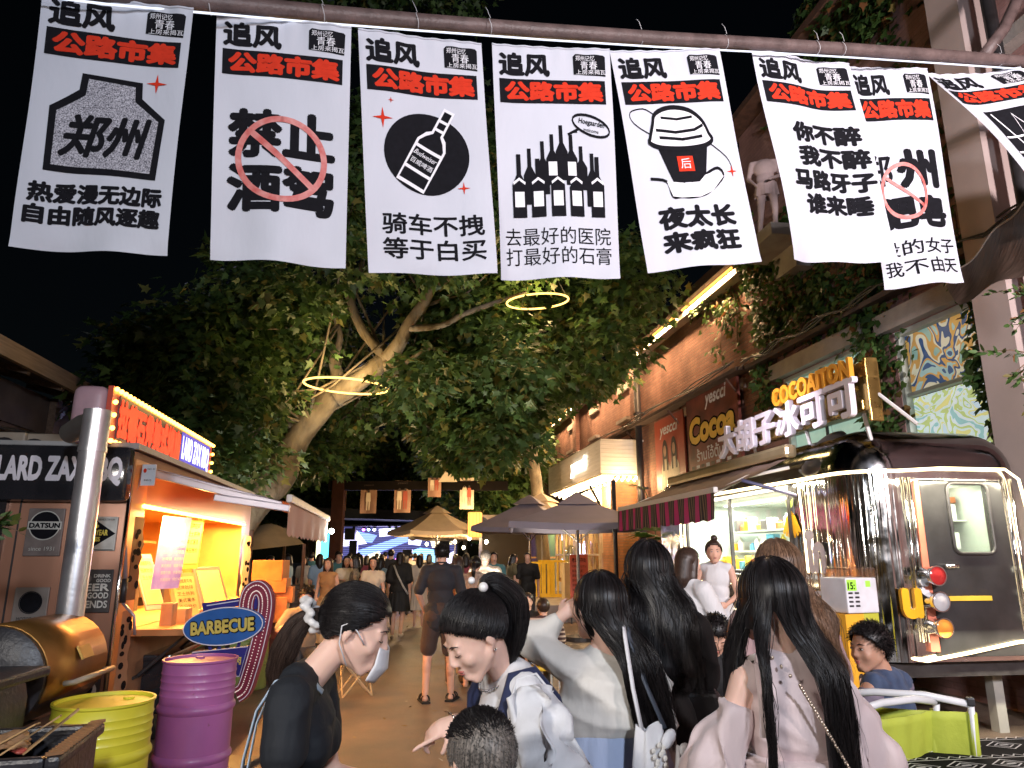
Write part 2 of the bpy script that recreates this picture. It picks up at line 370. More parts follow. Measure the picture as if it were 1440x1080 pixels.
def pts_banner(i, TL, TR, BR, BL, tt, art, label, amp=.02, seed=1, bt=0.0, sag=None):
    a, b, c, d_ = ax(*TL, tt[0]), ax(*TR, tt[1]), ax(*BR, tt[1]+bt), ax(*BL, tt[0]+bt)
    nrm = (b-a).cross(d_-a).normalized()
    if nrm.y > 0: nrm = -nrm                                      # towards the viewer
    rr = random.Random(seed); p1, p2, p3 = rr.random()*6, rr.random()*6, rr.random()*6
    def surf(s, t, off=0):                                       # t = 1 at the top
        dn = 1-t
        base = (a.lerp(b, s)).lerp(d_.lerp(c, s), dn)
        w = 2.2*amp*(math.sin(s*5.2+p1+dn*1.3)*(.35+.65*dn) + .35*math.sin(s*11+p2-dn*2)*(.25+.75*abs(dn-.2)) + .25*math.sin(dn*6+p3+s*2))
        w += .006*math.sin(s*42+p1)*max(0, 1-dn*7)               # gathers at the hem sleeve
        cr = max(0, dn-.93)/.07; w += cr*cr*.012*math.sin(s*9+p3)
        edge = .007*math.sin(s*8+p2)*dn
        if sag: w += sag(s, dn)
        return base + nrm*(w+off) + Vector((0, 0, edge))
    o = thing('banner', label, 'banner', a.lerp(b, .5), 0, 'printed market banners hung from the pipe')
    cb = MB(); cb.grid(lambda s, t: surf(s, 1-t), GU*2, GV*2); cb.build('cloth', cloth_white, o, smooth=True, world=True)
    hem = MB(); hem.tube([surf(s, 1.0, 0) for s in np.linspace(0, 1, 30)], .007, 6); hem.build('hem_sleeve', cloth_white, o, smooth=True, world=True)
    D = {k: [] for k in ('black', 'speckle', 'red', 'dull', 'blackb', 'white', 'black2', 'red2', 'white2')}
    head(D); art(D)
    lay = {'black': .004, 'speckle': .0055, 'blackb': .0055, 'red': .0062, 'dull': .0062, 'white': .0068, 'black2': .0076, 'red2': .0082, 'white2': .0088}
    if D['white2']: lay['white2'] = .0066 if False else .0088
    mm = {'black': ink_black, 'speckle': speckle, 'blackb': ink_black, 'red': ink_red, 'dull': ink_dull, 'white': ink_white, 'black2': ink_black, 'red2': ink_red, 'white2': ink_white}
    pr = MB(); keys = [k for k in D if D[k]]
    for mi, k in enumerate(keys):
        for n_, sh in enumerate(D[k]):
            vs, fs = conform(sh, GU*2, GV*2)
            if not fs: continue
            pr.add([surf(v[0], v[1], lay[k]+n_*.00004+v[2]) for v in vs], fs, mi)
    pr.build('print', [mm[k] for k in keys], o, smooth=True, world=True)
    return o
pts_banner(1, (64, -14), (272, 12), (237, 359), (18, 348), (3.86, 3.98), art1, 'white banner with a speckled jar-shaped emblem holding two calligraphic characters', .018, 3)
pts_banner(2, (304, 14), (494, 41), (486, 377), (294, 362), (4.2, 4.4), art2, 'white banner with four bold characters under an unbroken red prohibition ring', .018, 5)
pts_banner(3, (503, 43), (677, 62), (697, 387), (518, 384), (4.55, 4.8), art3, 'white banner with an outlined beer bottle on a large black disc', .016, 8)
pts_banner(4, (692, 61), (856, 71), (872, 391), (706, 392), (4.9, 5.1), art4, 'white banner with a pile of black bottles and a speech bubble', .014, 12)
pts_banner(5, (858, 71), (1009, 72), (1069, 369), (915, 381), (5.2, 5.4), art5, 'white banner with a hand holding a paper cup with whipped lid', .02, 17)
pts_banner(7, (1194, 91), (1299, 100), (1357, 396), (1252, 405), (5.92, 6.02), art7, 'white banner half tucked behind its neighbour, red ring over two characters', .03, 33)
pts_banner(6, (1056, 70), (1195, 89), (1254, 368), (1110, 366), (5.6, 5.8), art6, 'white banner with only four lines of bold black characters below the title', .035, 21)
pts_banner(8, (1299, 101), (1427, 102), (1660, 245), (1500, 300), (6.05, 6.2), art8, 'white banner blown sideways, rightmost on the pipe', .04, 44, bt=-.35)
# ---------------------------------------------------------------- ground
def ground_mat():
    m, nt, b = newmat('asphalt'); L = nt.links; tc = nd(nt, 'ShaderNodeTexCoord')
    n1 = nd(nt, 'ShaderNodeTexNoise'); n1.inputs['Scale'].default_value = 1.1; n1.inputs['Detail'].default_value = 8; n1.inputs['Roughness'].default_value = .65
    n2 = nd(nt, 'ShaderNodeTexNoise'); n2.inputs['Scale'].default_value = 130; n2.inputs['Detail'].default_value = 3
    n3 = nd(nt, 'ShaderNodeTexVoronoi'); n3.feature = 'DISTANCE_TO_EDGE'; n3.inputs['Scale'].default_value = .35; n3.inputs['Randomness'].default_value = 1
    for n in (n1, n2, n3): L.new(tc.outputs['Object'], n.inputs['Vector'])
    r = nd(nt, 'ShaderNodeValToRGB'); e = r.color_ramp.elements; e[0].position = .32; e[0].color = (.085, .065, .052, 1); e[1].position = .7; e[1].color = (.25, .185, .145, 1)
    L.new(n1.outputs[0], r.inputs[0])
    r2 = nd(nt, 'ShaderNodeValToRGB'); e = r2.color_ramp.elements; e[0].position = .3; e[0].color = (.6, .6, .6, 1); e[1].position = .75; e[1].color = (1.25, 1.22, 1.2, 1); L.new(n2.outputs[0], r2.inputs[0])
    r3 = nd(nt, 'ShaderNodeValToRGB'); e = r3.color_ramp.elements; e[0].position = 0; e[0].color = (.8, .8, .8, 1); e[1].position = .006; e[1].color = (1, 1, 1, 1); L.new(n3.outputs['Distance'], r3.inputs[0])
    mx = nd(nt, 'ShaderNodeMix', data_type='RGBA', blend_type='MULTIPLY'); mx.inputs[0].default_value = 1; L.new(r.outputs[0], mx.inputs[6]); L.new(r2.outputs[0], mx.inputs[7])
    mx2 = nd(nt, 'ShaderNodeMix', data_type='RGBA', blend_type='MULTIPLY'); mx2.inputs[0].default_value = .6; L.new(mx.outputs[2], mx2.inputs[6]); L.new(r3.outputs[0], mx2.inputs[7])
    L.new(mx2.outputs[2], b.inputs['Base Color']); bp = nd(nt, 'ShaderNodeBump'); bp.inputs['Strength'].default_value = .7; bp.inputs['Distance'].default_value = .012
    L.new(n2.outputs[0], bp.inputs['Height']); L.new(bp.outputs[0], b.inputs['Normal'])
    mr = nd(nt, 'ShaderNodeMapRange'); mr.inputs[3].default_value = .32; mr.inputs[4].default_value = .8; L.new(n1.outputs[0], mr.inputs[0]); L.new(mr.outputs[0], b.inputs['Roughness'])
    return m
MB().add([(-150, -150, 0), (150, -150, 0), (150, 150, 0), (-150, 150, 0)], [(0, 1, 2, 3)]).build('ground', ground_mat(), kind='structure')
SF = Matrix.Translation((0, 0, 0)) @ Matrix.Rotation(TH, 4, 'Z')       # lane frame: local x = to the right of the lane, y = along it
def smb(): return MB(SF)
def sthing(name, label, cat, u, v, z=0, group=None, rz=0): return thing(name, label, cat, S(u, v, z), TH+rz, group)
# frame of a vertical face seen from the lane: x along, z up, -y outwards
def face(u, v, z, ang):      # ang: direction (in lane frame) of local x
    return Matrix.Translation(S(u, v, z)) @ Matrix.Rotation(TH+ang, 4, 'Z')
LANE_R = -math.pi/2          # faces of the right-hand houses: local x runs towards the camera (-u), -y points to the lane (-v)
def brick_mat(name, c1, c2, mortar, sc=1.0, bump=.5, side=True):
    m, nt, b = newmat(name); L = nt.links; tc = nd(nt, 'ShaderNodeTexCoord'); sx = nd(nt, 'ShaderNodeSeparateXYZ'); cb = nd(nt, 'ShaderNodeCombineXYZ')
    L.new(tc.outputs['Object'], sx.inputs[0])
    ad = nd(nt, 'ShaderNodeMath', operation='ADD'); L.new(sx.outputs[0], ad.inputs[0]); L.new(sx.outputs[1], ad.inputs[1]); L.new(ad.outputs[0], cb.inputs[0]); L.new(sx.outputs[2], cb.inputs[1])
    bt = nd(nt, 'ShaderNodeTexBrick'); bt.inputs['Scale'].default_value = 1; bt.inputs['Brick Width'].default_value = .25*sc; bt.inputs['Row Height'].default_value = .075*sc
    bt.inputs['Mortar Size'].default_value = .008*sc; bt.inputs['Mortar Smooth'].default_value = .3
    bt.inputs['Color1'].default_value = rgb(c1); bt.inputs['Color2'].default_value = rgb(c2); bt.inputs['Mortar'].default_value = rgb(mortar); L.new(cb.outputs[0], bt.inputs['Vector'])
    nz = nd(nt, 'ShaderNodeTexNoise'); nz.inputs['Scale'].default_value = 1.3; nz.inputs['Detail'].default_value = 8; L.new(tc.outputs['Object'], nz.inputs['Vector'])
    rp = nd(nt, 'ShaderNodeValToRGB'); rp.color_ramp.elements[0].color = (.55, .52, .5, 1); rp.color_ramp.elements[1].color = (1.25, 1.2, 1.15, 1); rp.color_ramp.elements[0].position = .3; rp.color_ramp.elements[1].position = .7; L.new(nz.outputs[0], rp.inputs[0])
    mx = nd(nt, 'ShaderNodeMix', data_type='RGBA', blend_type='MULTIPLY'); mx.inputs[0].default_value = .9; L.new(bt.outputs[0], mx.inputs[6]); L.new(rp.outputs[0], mx.inputs[7]); L.new(mx.outputs[2], b.inputs['Base Color'])
    n3 = nd(nt, 'ShaderNodeTexNoise'); n3.inputs['Scale'].default_value = 25; L.new(tc.outputs['Object'], n3.inputs['Vector'])
    m1 = nd(nt, 'ShaderNodeMath', operation='MULTIPLY_ADD'); L.new(n3.outputs[0], m1.inputs[0]); m1.inputs[1].default_value = .5
    iv = nd(nt, 'ShaderNodeMath', operation='SUBTRACT'); iv.inputs[0].default_value = 1; L.new(bt.outputs['Fac'], iv.inputs[1]); L.new(iv.outputs[0], m1.inputs[2])
    bp = nd(nt, 'ShaderNodeBump'); bp.inputs['Strength'].default_value = bump; bp.inputs['Distance'].default_value = .03; L.new(m1.outputs[0], bp.inputs['Height']); L.new(bp.outputs[0], b.inputs['Normal'])
    b.inputs['Roughness'].default_value = .85; return m
brick_red = brick_mat('red_brick', (.36, .19, .15), (.28, .14, .11), (.20, .15, .13))
brick_pink = brick_mat('painted_pink_brick', (.36, .21, .20), (.31, .18, .17), (.28, .17, .16), bump=.35)
concrete = mat('concrete', (.36, .32, .29), rough=.85, var=.2, scale=3, bump=.25, bscale=30)
plaster = mat('pale_column_plaster', (.50, .40, .37), rough=.8, var=.1, scale=1.5, bump=.08)
dark_metal = mat('dark_metal', (.03, .028, .03), rough=.45, var=.3, scale=14)
rusty = mat('rusty_brown_metal', (.12, .06, .04), rough=.7, var=.35, scale=10, bump=.2)
tile_dark = mat('roof_tiles', (.09, .06, .05), rough=.8, var=.3, scale=5, bump=.5, bscale=15)
wood_dark = mat('weathered_timber', (.16, .10, .065), rough=.75, var=.35, scale=5, stretch=(8, .6, 8), bump=.2)
amber = glow('amber_led', (1, .45, .08), 1.8)
warm_pane = mat('lit_curtained_pane', (.8, .6, .35), emit=.55, ecol=(1, .72, .36))
WV = 6.5
# ---- long brick hall on the right (low eave)
hall = sthing('brick_hall', 'long red brick hall along the right side with amber light strips under its eave', 'building', 12, WV)
def wall_with_holes(b, u0, u1, z0, z1, v, depth, holes):
    us = sorted({u0, u1} | {h[0] for h in holes} | {h[1] for h in holes}); zs = sorted({z0, z1} | {h[2] for h in holes} | {h[3] for h in holes})
    for i in range(len(us)-1):
        for j in range(len(zs)-1):
            uc, zc = (us[i]+us[i+1])/2, (zs[j]+zs[j+1])/2
            if any(h[0] < uc < h[1] and h[2] < zc < h[3] for h in holes): continue
            b.box((v+depth/2, uc, zc), (depth, us[i+1]-us[i], zs[j+1]-zs[j]))
far_win = [(36.2, 37.8, 3.4, 5.1), (32.6, 34.2, 3.4, 5.1), (40, 41.4, 3.4, 5.1), (19.5, 20.3, 5.5, 6.3), (22.8, 23.6, 5.5, 6.3), (26, 26.9, 5.5, 6.3), (29.6, 30.5, 5.5, 6.3), (33.5, 34.3, 5.5, 6.3)]
near_win = [(15.4, 17.2, 2.6, 4.7), (12.6, 15.0, 3.0, 4.7)]
b = smb(); wall_with_holes(b, 11.95, 48, 0, 7.15, WV, .35, far_win+near_win); b.build('wall', brick_red, hall, world=True)
b = smb(); b.box((WV+3.5, 30, 3.5), (7, 36, 7)); b.build('rear_block', brick_red, hall, world=True)
for u in (18.3, 25.2, 31.4, 38.5):
    b = smb(); b.box((WV-.075, u+.45, 3.55), (.15, .5, 7.1)); b.build('pier', brick_red, hall, world=True)
b = smb(); b.box((WV+1.4, 30, 7.32), (3.7, 36.6, .14), ry=-.12); b.box((WV-.42, 30, 7.12), (.1, 36.6, .2)); b.build('roof', tile_dark, hall, world=True)
b = smb(); b.box((WV-.14, 30, 6.93), (.24, 36, .12)); b.build('cornice', concrete, hall, world=True)
for (u0, u1) in [(12.1, 14.6), (15.0, 18.0), (18.2, 20.8), (21.4, 24.5), (25.5, 29), (30, 34), (35, 39)]:
    b = smb(); b.tube([(WV-.30, u0, 7.02), (WV-.30, u1, 7.02)], .028, 6); b.build('light_strip', amber, hall, world=True)
    lamp('AREA', S((u0+u1)/2, WV-.32, 6.98), 42*(u1-u0), (1, .60, .30), u1-u0, sy=.06, rot=(0, R(-14), TH+math.pi/2), name='eave_strip_light').rotation_euler = (Euler((0, R(-20), 0)).to_matrix().to_4x4()).to_euler()
for o in [o for o in bpy.data.objects if o.name.startswith('eave_strip_light')]:
    # strip axis along the lane, shining down and slightly at the wall
    o.matrix_world = Matrix.Translation(o.location) @ Matrix.Rotation(TH+math.pi/2, 4, 'Z') @ Matrix.Rotation(R(-22), 4, 'X')
def wavy_ledge(name, u0, u1, z, parent, out=.42):
    b = smb()
    b.box((WV-out/2, (u0+u1)/2, z), (out, u1-u0, .07), ry=-.15); b.build(name, tile_dark, parent, world=True)
    for k in range(3):
        b = smb(); n = 40; rr = random.Random(int(u0*10)+k)
        b.tube([(WV-out-.03-.04*k, u0+(u1-u0)*i/n, z+.1-.05*k+.045*math.sin(i*1.3+k)+rr.uniform(-.02, .02)) for i in range(n+1)], .014, 5); b.build('cable', dark_metal, parent, smooth=True, world=True)
    for u in np.arange(u0+.6, u1, 3.1):
        b = smb(); b.tube([(WV, u, z-.5), (WV-out*.8, u, z-.08)], .025, 6); b.tube([(WV-.02, u, z-.6), (WV-.02, u, z)], .025, 6); b.build('bracket', rusty, parent, world=True)
wavy_ledge('ledge', 12, 46, 5.0, hall)
for i, w in enumerate(far_win+near_win):
    u0, u1, z0, z1 = w; fr = smb(); t = .07
    for c, d in [((WV+.1, (u0+u1)/2, z1-t/2), (.12, u1-u0, t)), ((WV+.1, (u0+u1)/2, z0+t/2), (.12, u1-u0, t)), ((WV+.1, u0+t/2, (z0+z1)/2), (.12, t, z1-z0-2*t)), ((WV+.1, u1-t/2, (z0+z1)/2), (.12, t, z1-z0-2*t)), ((WV+.1, (u0+u1)/2, (z0+z1)/2), (.10, .05, z1-z0-2*t))]: fr.box(c, d)
    f = fr.build('window', concrete if i > 7 else mat('window_frame_paint', (.5, .45, .38), rough=.6), hall, world=True)
    if i < 8: smb().box((WV+.17, (u0+u1)/2, (z0+z1)/2), (.02, u1-u0-.1, z1-z0-.1)).build('pane', warm_pane, f, world=True)
    else: smb().box((WV+.17, (u0+u1)/2, (z0+z1)/2), (.02, u1-u0-.1, z1-z0-.1)).build('pane', mat('dark_pane', (.03, .03, .035), rough=.15), f, world=True)
    smb().box((WV-.05, (u0+u1)/2, z0-.06), (.2, u1-u0+.2, .1)).build('sill', concrete, f, world=True)
    smb().box((WV-.01, (u0+u1)/2, z1+.12), (.12, u1-u0+.3, .2)).build('lintel', concrete, f, world=True)
dp = sthing('drain_pipe', 'black downpipe with hopper running down the brick wall beside the white kiosk', 'pipe', 18.1, WV-.22)
b = smb(); b.tube([(WV-.24, 18.1, 0), (WV-.24, 18.1, 6.6)], .09, 12); b.build('pipe', dark_metal, dp, smooth=True, world=True)
b = smb(); b.box((WV-.24, 18.1, 6.75), (.34, .34, .3), taper=1.2); b.build('hopper', dark_metal, dp, world=True)
for z in (1.5, 3.3, 5.3): smb().box((WV-.2, 18.1, z), (.26, .22, .06)).build('clamp', dark_metal, dp, world=True)
# ---- taller pink-painted block
blk = sthing('pink_building', 'tall pink painted brick building with ivy, murals in its windows, behind the chrome trailer', 'building', 7, WV)
mur = [(6.85, 8.25, 2.75, 4.5), (8.95, 11.1, 2.6, 4.55)]
b = smb(); wall_with_holes(b, -6, 11.93, 0, 9.75, WV-.02, .4, mur); b.build('wall', brick_pink, blk, world=True)
b = smb(); b.box((WV+3, 3, 4.8), (5, 17.6, 9.6)); b.build('rear_block', brick_pink, blk, world=True)
b = smb(); b.box((WV+.05, 3, 9.82), (.9, 18.1, .14)); b.build('parapet', rusty, blk, world=True)
b = smb(); b.box((WV-.19, 6.3, 4.9), (.34, .46, 9.7)); b.build('pilaster', plaster, blk, world=True)
b = smb(); b.box((WV-.12, 2.2, 4.9), (.2, .46, 9.7)); b.build('pilaster', plaster, blk, world=True)
b = smb(); b.tube([(WV-.3, 5.75, 0), (WV-.3, 5.75, 9.6)], .07, 10); b.build('downpipe', dark_metal, blk, smooth=True, world=True)
wavy_ledge('ledge', 2, 11.9, 4.98, blk, .3)
b = smb(); b.box((WV-.10, 4.8, 7.05), (.2, 14, .16)); b.build('string_course', concrete, blk, world=True)
def swirl_mat(name, cols, sc, seed, warp=2.5, emit=.25):
    m, nt, b = newmat(name); L = nt.links; tc = nd(nt, 'ShaderNodeTexCoord'); mp = nd(nt, 'ShaderNodeMapping'); mp.inputs['Location'].default_value = (seed, seed*2, 0); L.new(tc.outputs['Object'], mp.inputs[0])
    n = nd(nt, 'ShaderNodeTexNoise'); n.inputs['Scale'].default_value = sc; n.inputs['Detail'].default_value = 1.5; n.inputs['Distortion'].default_value = warp; L.new(mp.outputs[0], n.inputs['Vector'])
    r = nd(nt, 'ShaderNodeValToRGB'); r.color_ramp.interpolation = 'CONSTANT'; el = r.color_ramp.elements
    while len(el) < len(cols): el.new(.5)
    for i, c in enumerate(cols): el[i].position = 0 if i == 0 else .30+.40*i/len(cols); el[i].color = rgb(c)
    L.new(n.outputs[0], r.inputs[0]); L.new(r.outputs[0], b.inputs['Base Color']); L.new(r.outputs[0], b.inputs['Emission Color']); b.inputs['Emission Strength'].default_value = emit; b.inputs['Roughness'].default_value = .4; return m
painting = swirl_mat('flowing_blue_orange_painting', [(.05, .12, .28), (.42, .62, .62), (.70, .42, .12), (.04, .10, .25), (.75, .72, .55), (.62, .35, .10), (.3, .5, .45)], 1.3, 3.1)
stained = swirl_mat('pale_stained_glass', [(.35, .6, .6), (.75, .85, .9), (.55, .65, .25), (.7, .85, .85), (.8, .75, .3), (.6, .75, .9)], 1.9, 7.7, emit=.42)
palegreen = mat('pale_green_lit_glass', (.45, .62, .52), emit=.28, ecol=(.5, .8, .66), var=.3, scale=2)
for i, (u0, u1, z0, z1) in enumerate(mur):
    fr = smb(); t = .07; V0 = WV+.06
    for c, d in [((V0, (u0+u1)/2, z1-t/2), (.14, u1-u0, t)), ((V0, (u0+u1)/2, z0+t/2), (.14, u1-u0, t)), ((V0, u0+t/2, (z0+z1)/2), (.14, t, z1-z0-2*t)), ((V0, u1-t/2, (z0+z1)/2), (.14, t, z1-z0-2*t)), ((V0, (u0+u1)/2, z0+(z1-z0)*.5), (.1, u1-u0-2*t, .05))]: fr.box(c, d)
    f = fr.build('window', mat('pale_window_paint', (.45, .5, .45), rough=.6), blk, world=True)
    zm = z0+(z1-z0)*.5
    if i == 0:
        smb().box((WV+.1, (u0+u1)/2, (zm+z1)/2), (.02, u1-u0-.12, z1-zm-.08)).build('painted_pane', painting, f, world=True)
        smb().box((WV+.1, (u0+u1)/2, (zm+z0)/2), (.02, u1-u0-.12, zm-z0-.08)).build('painted_pane', stained, f, world=True)
    else:
        for (a, c) in ((u0+.07, (u0+u1)/2-.02), ((u0+u1)/2+.02, u1-.07)):
            smb().box((WV+.1, (a+c)/2, (z0+z1)/2), (.02, c-a, z1-z0-.12)).build('pane', palegreen, f, world=True)
        smb().box((WV+.02, (u0+u1)/2, (z0+z1)/2), (.03, .04, z1-z0-.1)).build('bar', dark_metal, f, world=True)
    smb().box((WV-.05, (u0+u1)/2, z1+.14), (.22, u1-u0+.4, .26)).build('lintel', concrete, f, world=True)
    smb().box((WV-.06, (u0+u1)/2, z0-.06), (.24, u1-u0+.2, .1)).build('sill', concrete, f, world=True)
# ---- low tiled building on the left
lb = sthing('tiled_house', 'low dark timber house with overhanging tiled roof behind the barbecue truck', 'building', 12, -5.3)
b = smb(); wall_with_holes(b, 3, 26, 0, 3.9, -5.5, .2, [(8.6, 11.2, 1.6, 3.35)]); b.build('wall', mat('dark_plaster', (.13, .095, .08), rough=.9, var=.25, scale=3), lb, world=True)
b = smb(); b.box((-5.1, 14, 4.02), (.9, 23.6, .06), ry=.25); b.box((-6.6, 14, 4.6), (2.6, 23.6, .1), ry=.42); b.build('roof', tile_dark, lb, world=True)
for k in range(24):
    b = smb(); b.box((-5.2, 3+k*.95, 4.0), (.95, .09, .1), ry=.25); b.build('rafter', wood_dark, lb, world=True)
b = smb(); b.box((-4.68, 14, 3.98), (.07, 23.6, .22)); b.build('fascia_board', mat('pale_timber', (.34, .24, .17), rough=.7, var=.3, scale=4, stretch=(8, .5, 8)), lb, world=True)
fr = smb(); 
for c, d in [((-5.42, 9.9, 3.3), (.14, 2.6, .1)), ((-5.42, 9.9, 1.65), (.14, 2.6, .1)), ((-5.42, 8.65, 2.47), (.14, .1, 1.55)), ((-5.42, 11.15, 2.47), (.14, .1, 1.55)), ((-5.42, 9.9, 2.47), (.1, .06, 1.55))]: fr.box(c, d)
f = fr.build('window', wood_dark, lb, world=True); smb().box((-5.45, 9.9, 2.47), (.03, 2.4, 1.5)).build('pane', mat('dusty_pane', (.07, .06, .05), rough=.25), f, world=True)
for u in (6.2, 8.3, 11.6, 15, 18.5): smb().box((-5.28, u, 1.95), (.16, .18, 3.9)).build('post', wood_dark, lb, world=True)
b = smb(); b.tube([(-5.0, 4, 3.2), (-4.8, 8, 3.0), (-4.6, 12, 3.25)], .02, 6); b.build('cable', dark_metal, lb, world=True)

# ---- foliage helpers
def leaf_outline(kind):
    if kind == 'plane':
        pts = [(0, -.02), (.12, .02), (.34, .0), (.30, .14), (.52, .30), (.28, .36), (.22, .52), (.12, .50), (0, 1.0), (-.12, .50), (-.22, .52), (-.28, .36), (-.52, .30), (-.30, .14), (-.34, .0), (-.12, .02)]
        pts = [(0, 0), (.36, -.04), (.27, .17), (.56, .36), (.24, .42), (0, 1.0), (-.24, .42), (-.56, .36), (-.27, .17), (-.36, -.04)]
    elif kind == 'ivy': pts = [(0, 0), (.34, -.02), (.42, .35), (.2, .45), (0, .95), (-.2, .45), (-.42, .35), (-.34, -.02)]
    else: pts = [(0, 0), (.2, .3), (.16, .7), (0, 1), (-.16, .7), (-.2, .3)]
    return pts
def leaf_mat(name, c1, c2, c3=None):
    if name in MATS: return MATS[name]
    m, nt, b = newmat(name); L = nt.links
    at_ = nd(nt, 'ShaderNodeAttribute'); at_.attribute_name = 'tint'
    r = nd(nt, 'ShaderNodeValToRGB'); e = r.color_ramp.elements; e[0].color = rgb(c1); e[1].color = rgb(c2); e[0].position = .05; e[1].position = .85
    if c3: x = e.new(.97); x.color = rgb(c3)
    L.new(at_.outputs['Fac'], r.inputs[0]); L.new(r.outputs[0], b.inputs['Base Color']); b.inputs['Roughness'].default_value = .5
    tr = nd(nt, 'ShaderNodeBsdfTranslucent'); L.new(r.outputs[0], tr.inputs[0]); mx = nd(nt, 'ShaderNodeMixShader'); mx.inputs[0].default_value = .3
    L.new(b.outputs[0], mx.inputs[1]); L.new(tr.outputs[0], mx.inputs[2]); L.new(mx.outputs[0], nt.nodes['Material Output'].inputs[0]); MATS[name] = m; return m
def leaves(name, P, D, N, size, m, parent=None, kind='plane', seed=1, **kw):
    """P roots, D leaf directions, N leaf normals (n,3 arrays)"""
    rs = np.random.RandomState(seed); n = len(P); ol = np.array(leaf_outline(kind)); k = len(ol)
    D = D/np.linalg.norm(D, axis=1)[:, None]; X = np.cross(D, N); X /= (np.linalg.norm(X, axis=1)[:, None]+1e-9); Z = np.cross(X, D)
    size = np.broadcast_to(size, (n,)); cup = rs.uniform(-.25, .1, n)
    c = P + D*size[:, None]*.3
    V = np.empty((n, k+1, 3)); V[:, 0] = c
    for i in range(k):
        V[:, i+1] = P + X*(ol[i, 0]*size)[:, None] + D*(ol[i, 1]*size)[:, None] + Z*((abs(ol[i, 0])*1.2+abs(ol[i, 1]-.3)*.5)*cup*size)[:, None]
    tri = np.array([(0, 1+i, 1+(i+1) % k) for i in range(k)])
    F = (np.arange(n)[:, None, None]*(k+1)+tri[None]).reshape(-1)
    me = bpy.data.meshes.new(name); me.vertices.add(n*(k+1)); me.vertices.foreach_set('co', V.reshape(-1)); me.loops.add(len(F)); me.loops.foreach_set('vertex_index', F.astype(np.int32))
    me.polygons.add(n*k); me.polygons.foreach_set('loop_start', np.arange(0, len(F), 3, dtype=np.int32)); me.polygons.foreach_set('loop_total', np.full(n*k, 3, dtype=np.int32))
    a = me.attributes.new('tint', 'FLOAT', 'POINT'); a.data.foreach_set('value', np.repeat(rs.rand(n), k+1).astype(np.float32)); me.materials.append(m); me.update(); me.validate()
    o = bpy.data.objects.new(name, me); COL.objects.link(o)
    if parent is not None: o.parent = parent; o.matrix_parent_inverse = wmat(parent).inverted()
    for q, w in kw.items(): o[q] = w
    return o
def cluster_leaves(centers, radii, per, seed, size=(.13, .2), droop=.6):
    rs = np.random.RandomState(seed); P = []; D = []; N = []; Sz = []
    for c, r in zip(centers, radii):
        n = int(per*(r/.8)**2); q = rs.normal(size=(n, 3)); q /= np.linalg.norm(q, axis=1)[:, None]
        rad = rs.uniform(.35, 1, n)**.6
        # lumpy outline
        lump = 1+.35*np.sin(q[:, 0]*5+c[0]*3)*np.sin(q[:, 2]*4+c[1])
        p = np.array(c)+q*(rad*lump)[:, None]*np.array([r, r, r*.62])
        d = q*np.array([1, 1, .3])+rs.normal(size=(n, 3))*.5; d[:, 2] -= droop
        nn = rs.normal(size=(n, 3))*.55+np.array([0, 0, 1.0])+q*.4
        P.append(p); D.append(d); N.append(nn); Sz.append(rs.uniform(size[0], size[1], n))
    return np.vstack(P), np.vstack(D), np.vstack(N), np.concatenate(Sz)
def in_poly(x, y, pts):
    c = False; j = len(pts)-1
    for i in range(len(pts)):
        if (pts[i][1] > y) != (pts[j][1] > y) and x < (pts[j][0]-pts[i][0])*(y-pts[i][1])/(pts[j][1]-pts[i][1])+pts[i][0]: c = not c
        j = i
    return c
def crown_points(pg, n, Y0, Y1, seed, skip=None):
    rr = random.Random(seed); out = []; xs = [p[0] for p in pg]; ys = [p[1] for p in pg]; tries = 0
    while len(out) < n and tries < 9000:
        tries += 1
        x, y, Y = rr.uniform(min(xs), max(xs)), rr.uniform(min(ys), max(ys)), rr.uniform(Y0, Y1)
        if in_poly(x, y, pg):
            p = at(x, y, Y)
            if skip and skip(x, y, Y): continue
            if all((p-q).length > .55 for q in out): out.append(p)
    return out
bark = mat('plane_tree_bark', (.07, .055, .04), col2=(.27, .22, .155), rough=.9, scale=4.2, detail=8, bump=1, bscale=16, stretch=(1, 1, .5))
leaf_green = leaf_mat('plane_leaves', (.035, .075, .02), (.09, .165, .045), (.20, .18, .05))
leaf_ivy = leaf_mat('ivy_leaves', (.025, .06, .015), (.09, .17, .04), (.22, .09, .03))
def limb(b, pts, Y, w, n=12, jit=.03):
    P = []; Rr = []
    raw = [(at(x, y, Y if not isinstance(Y, (list, tuple)) else Y[i])) for i, (x, y) in enumerate(pts)]
    for i in range(len(raw)-1):
        for k in range(4):
            t = k/4; a = raw[max(i-1, 0)]; p0 = raw[i]; p1 = raw[i+1]; c = raw[min(i+2, len(raw)-1)]
            p = .5*((2*p0)+(p1-a)*t+(2*a-5*p0+4*p1-c)*t*t+(3*p0-a-3*p1+c)*t**3); P.append(p); Rr.append((w[i]*(1-t)+w[i+1]*t)*(1+rnd.uniform(-jit, jit)*1.6))
    P.append(raw[-1]); Rr.append(w[-1]); b.tube(P, Rr, n); return P
def px2r(w, Y): return w/2*Y/1000
T1 = thing('plane_tree', 'big leaning plane tree with pale mottled trunk beside the barbecue truck', 'tree', fwd(300, 900, 12.4))
b = MB(); r = lambda w: px2r(w, 12.2)
base = fwd(300, 900, 12.4)
b.tube([base+Vector((-.1, 0, -.1)), base+Vector((0, 0, .5)), at(318, 800, 12.4)], [.48, .36, r(46)], 14)
limb(b, [(318, 800), (342, 730), (392, 668), (405, 640), (433, 596), (470, 552)], 12.4, [r(46), r(46), r(52), r(40), r(36), r(38)])
limb(b, [(470, 556), (505, 535), (533, 512), (550, 498)], 12.3, [r(36), r(30), r(28), r(26)])
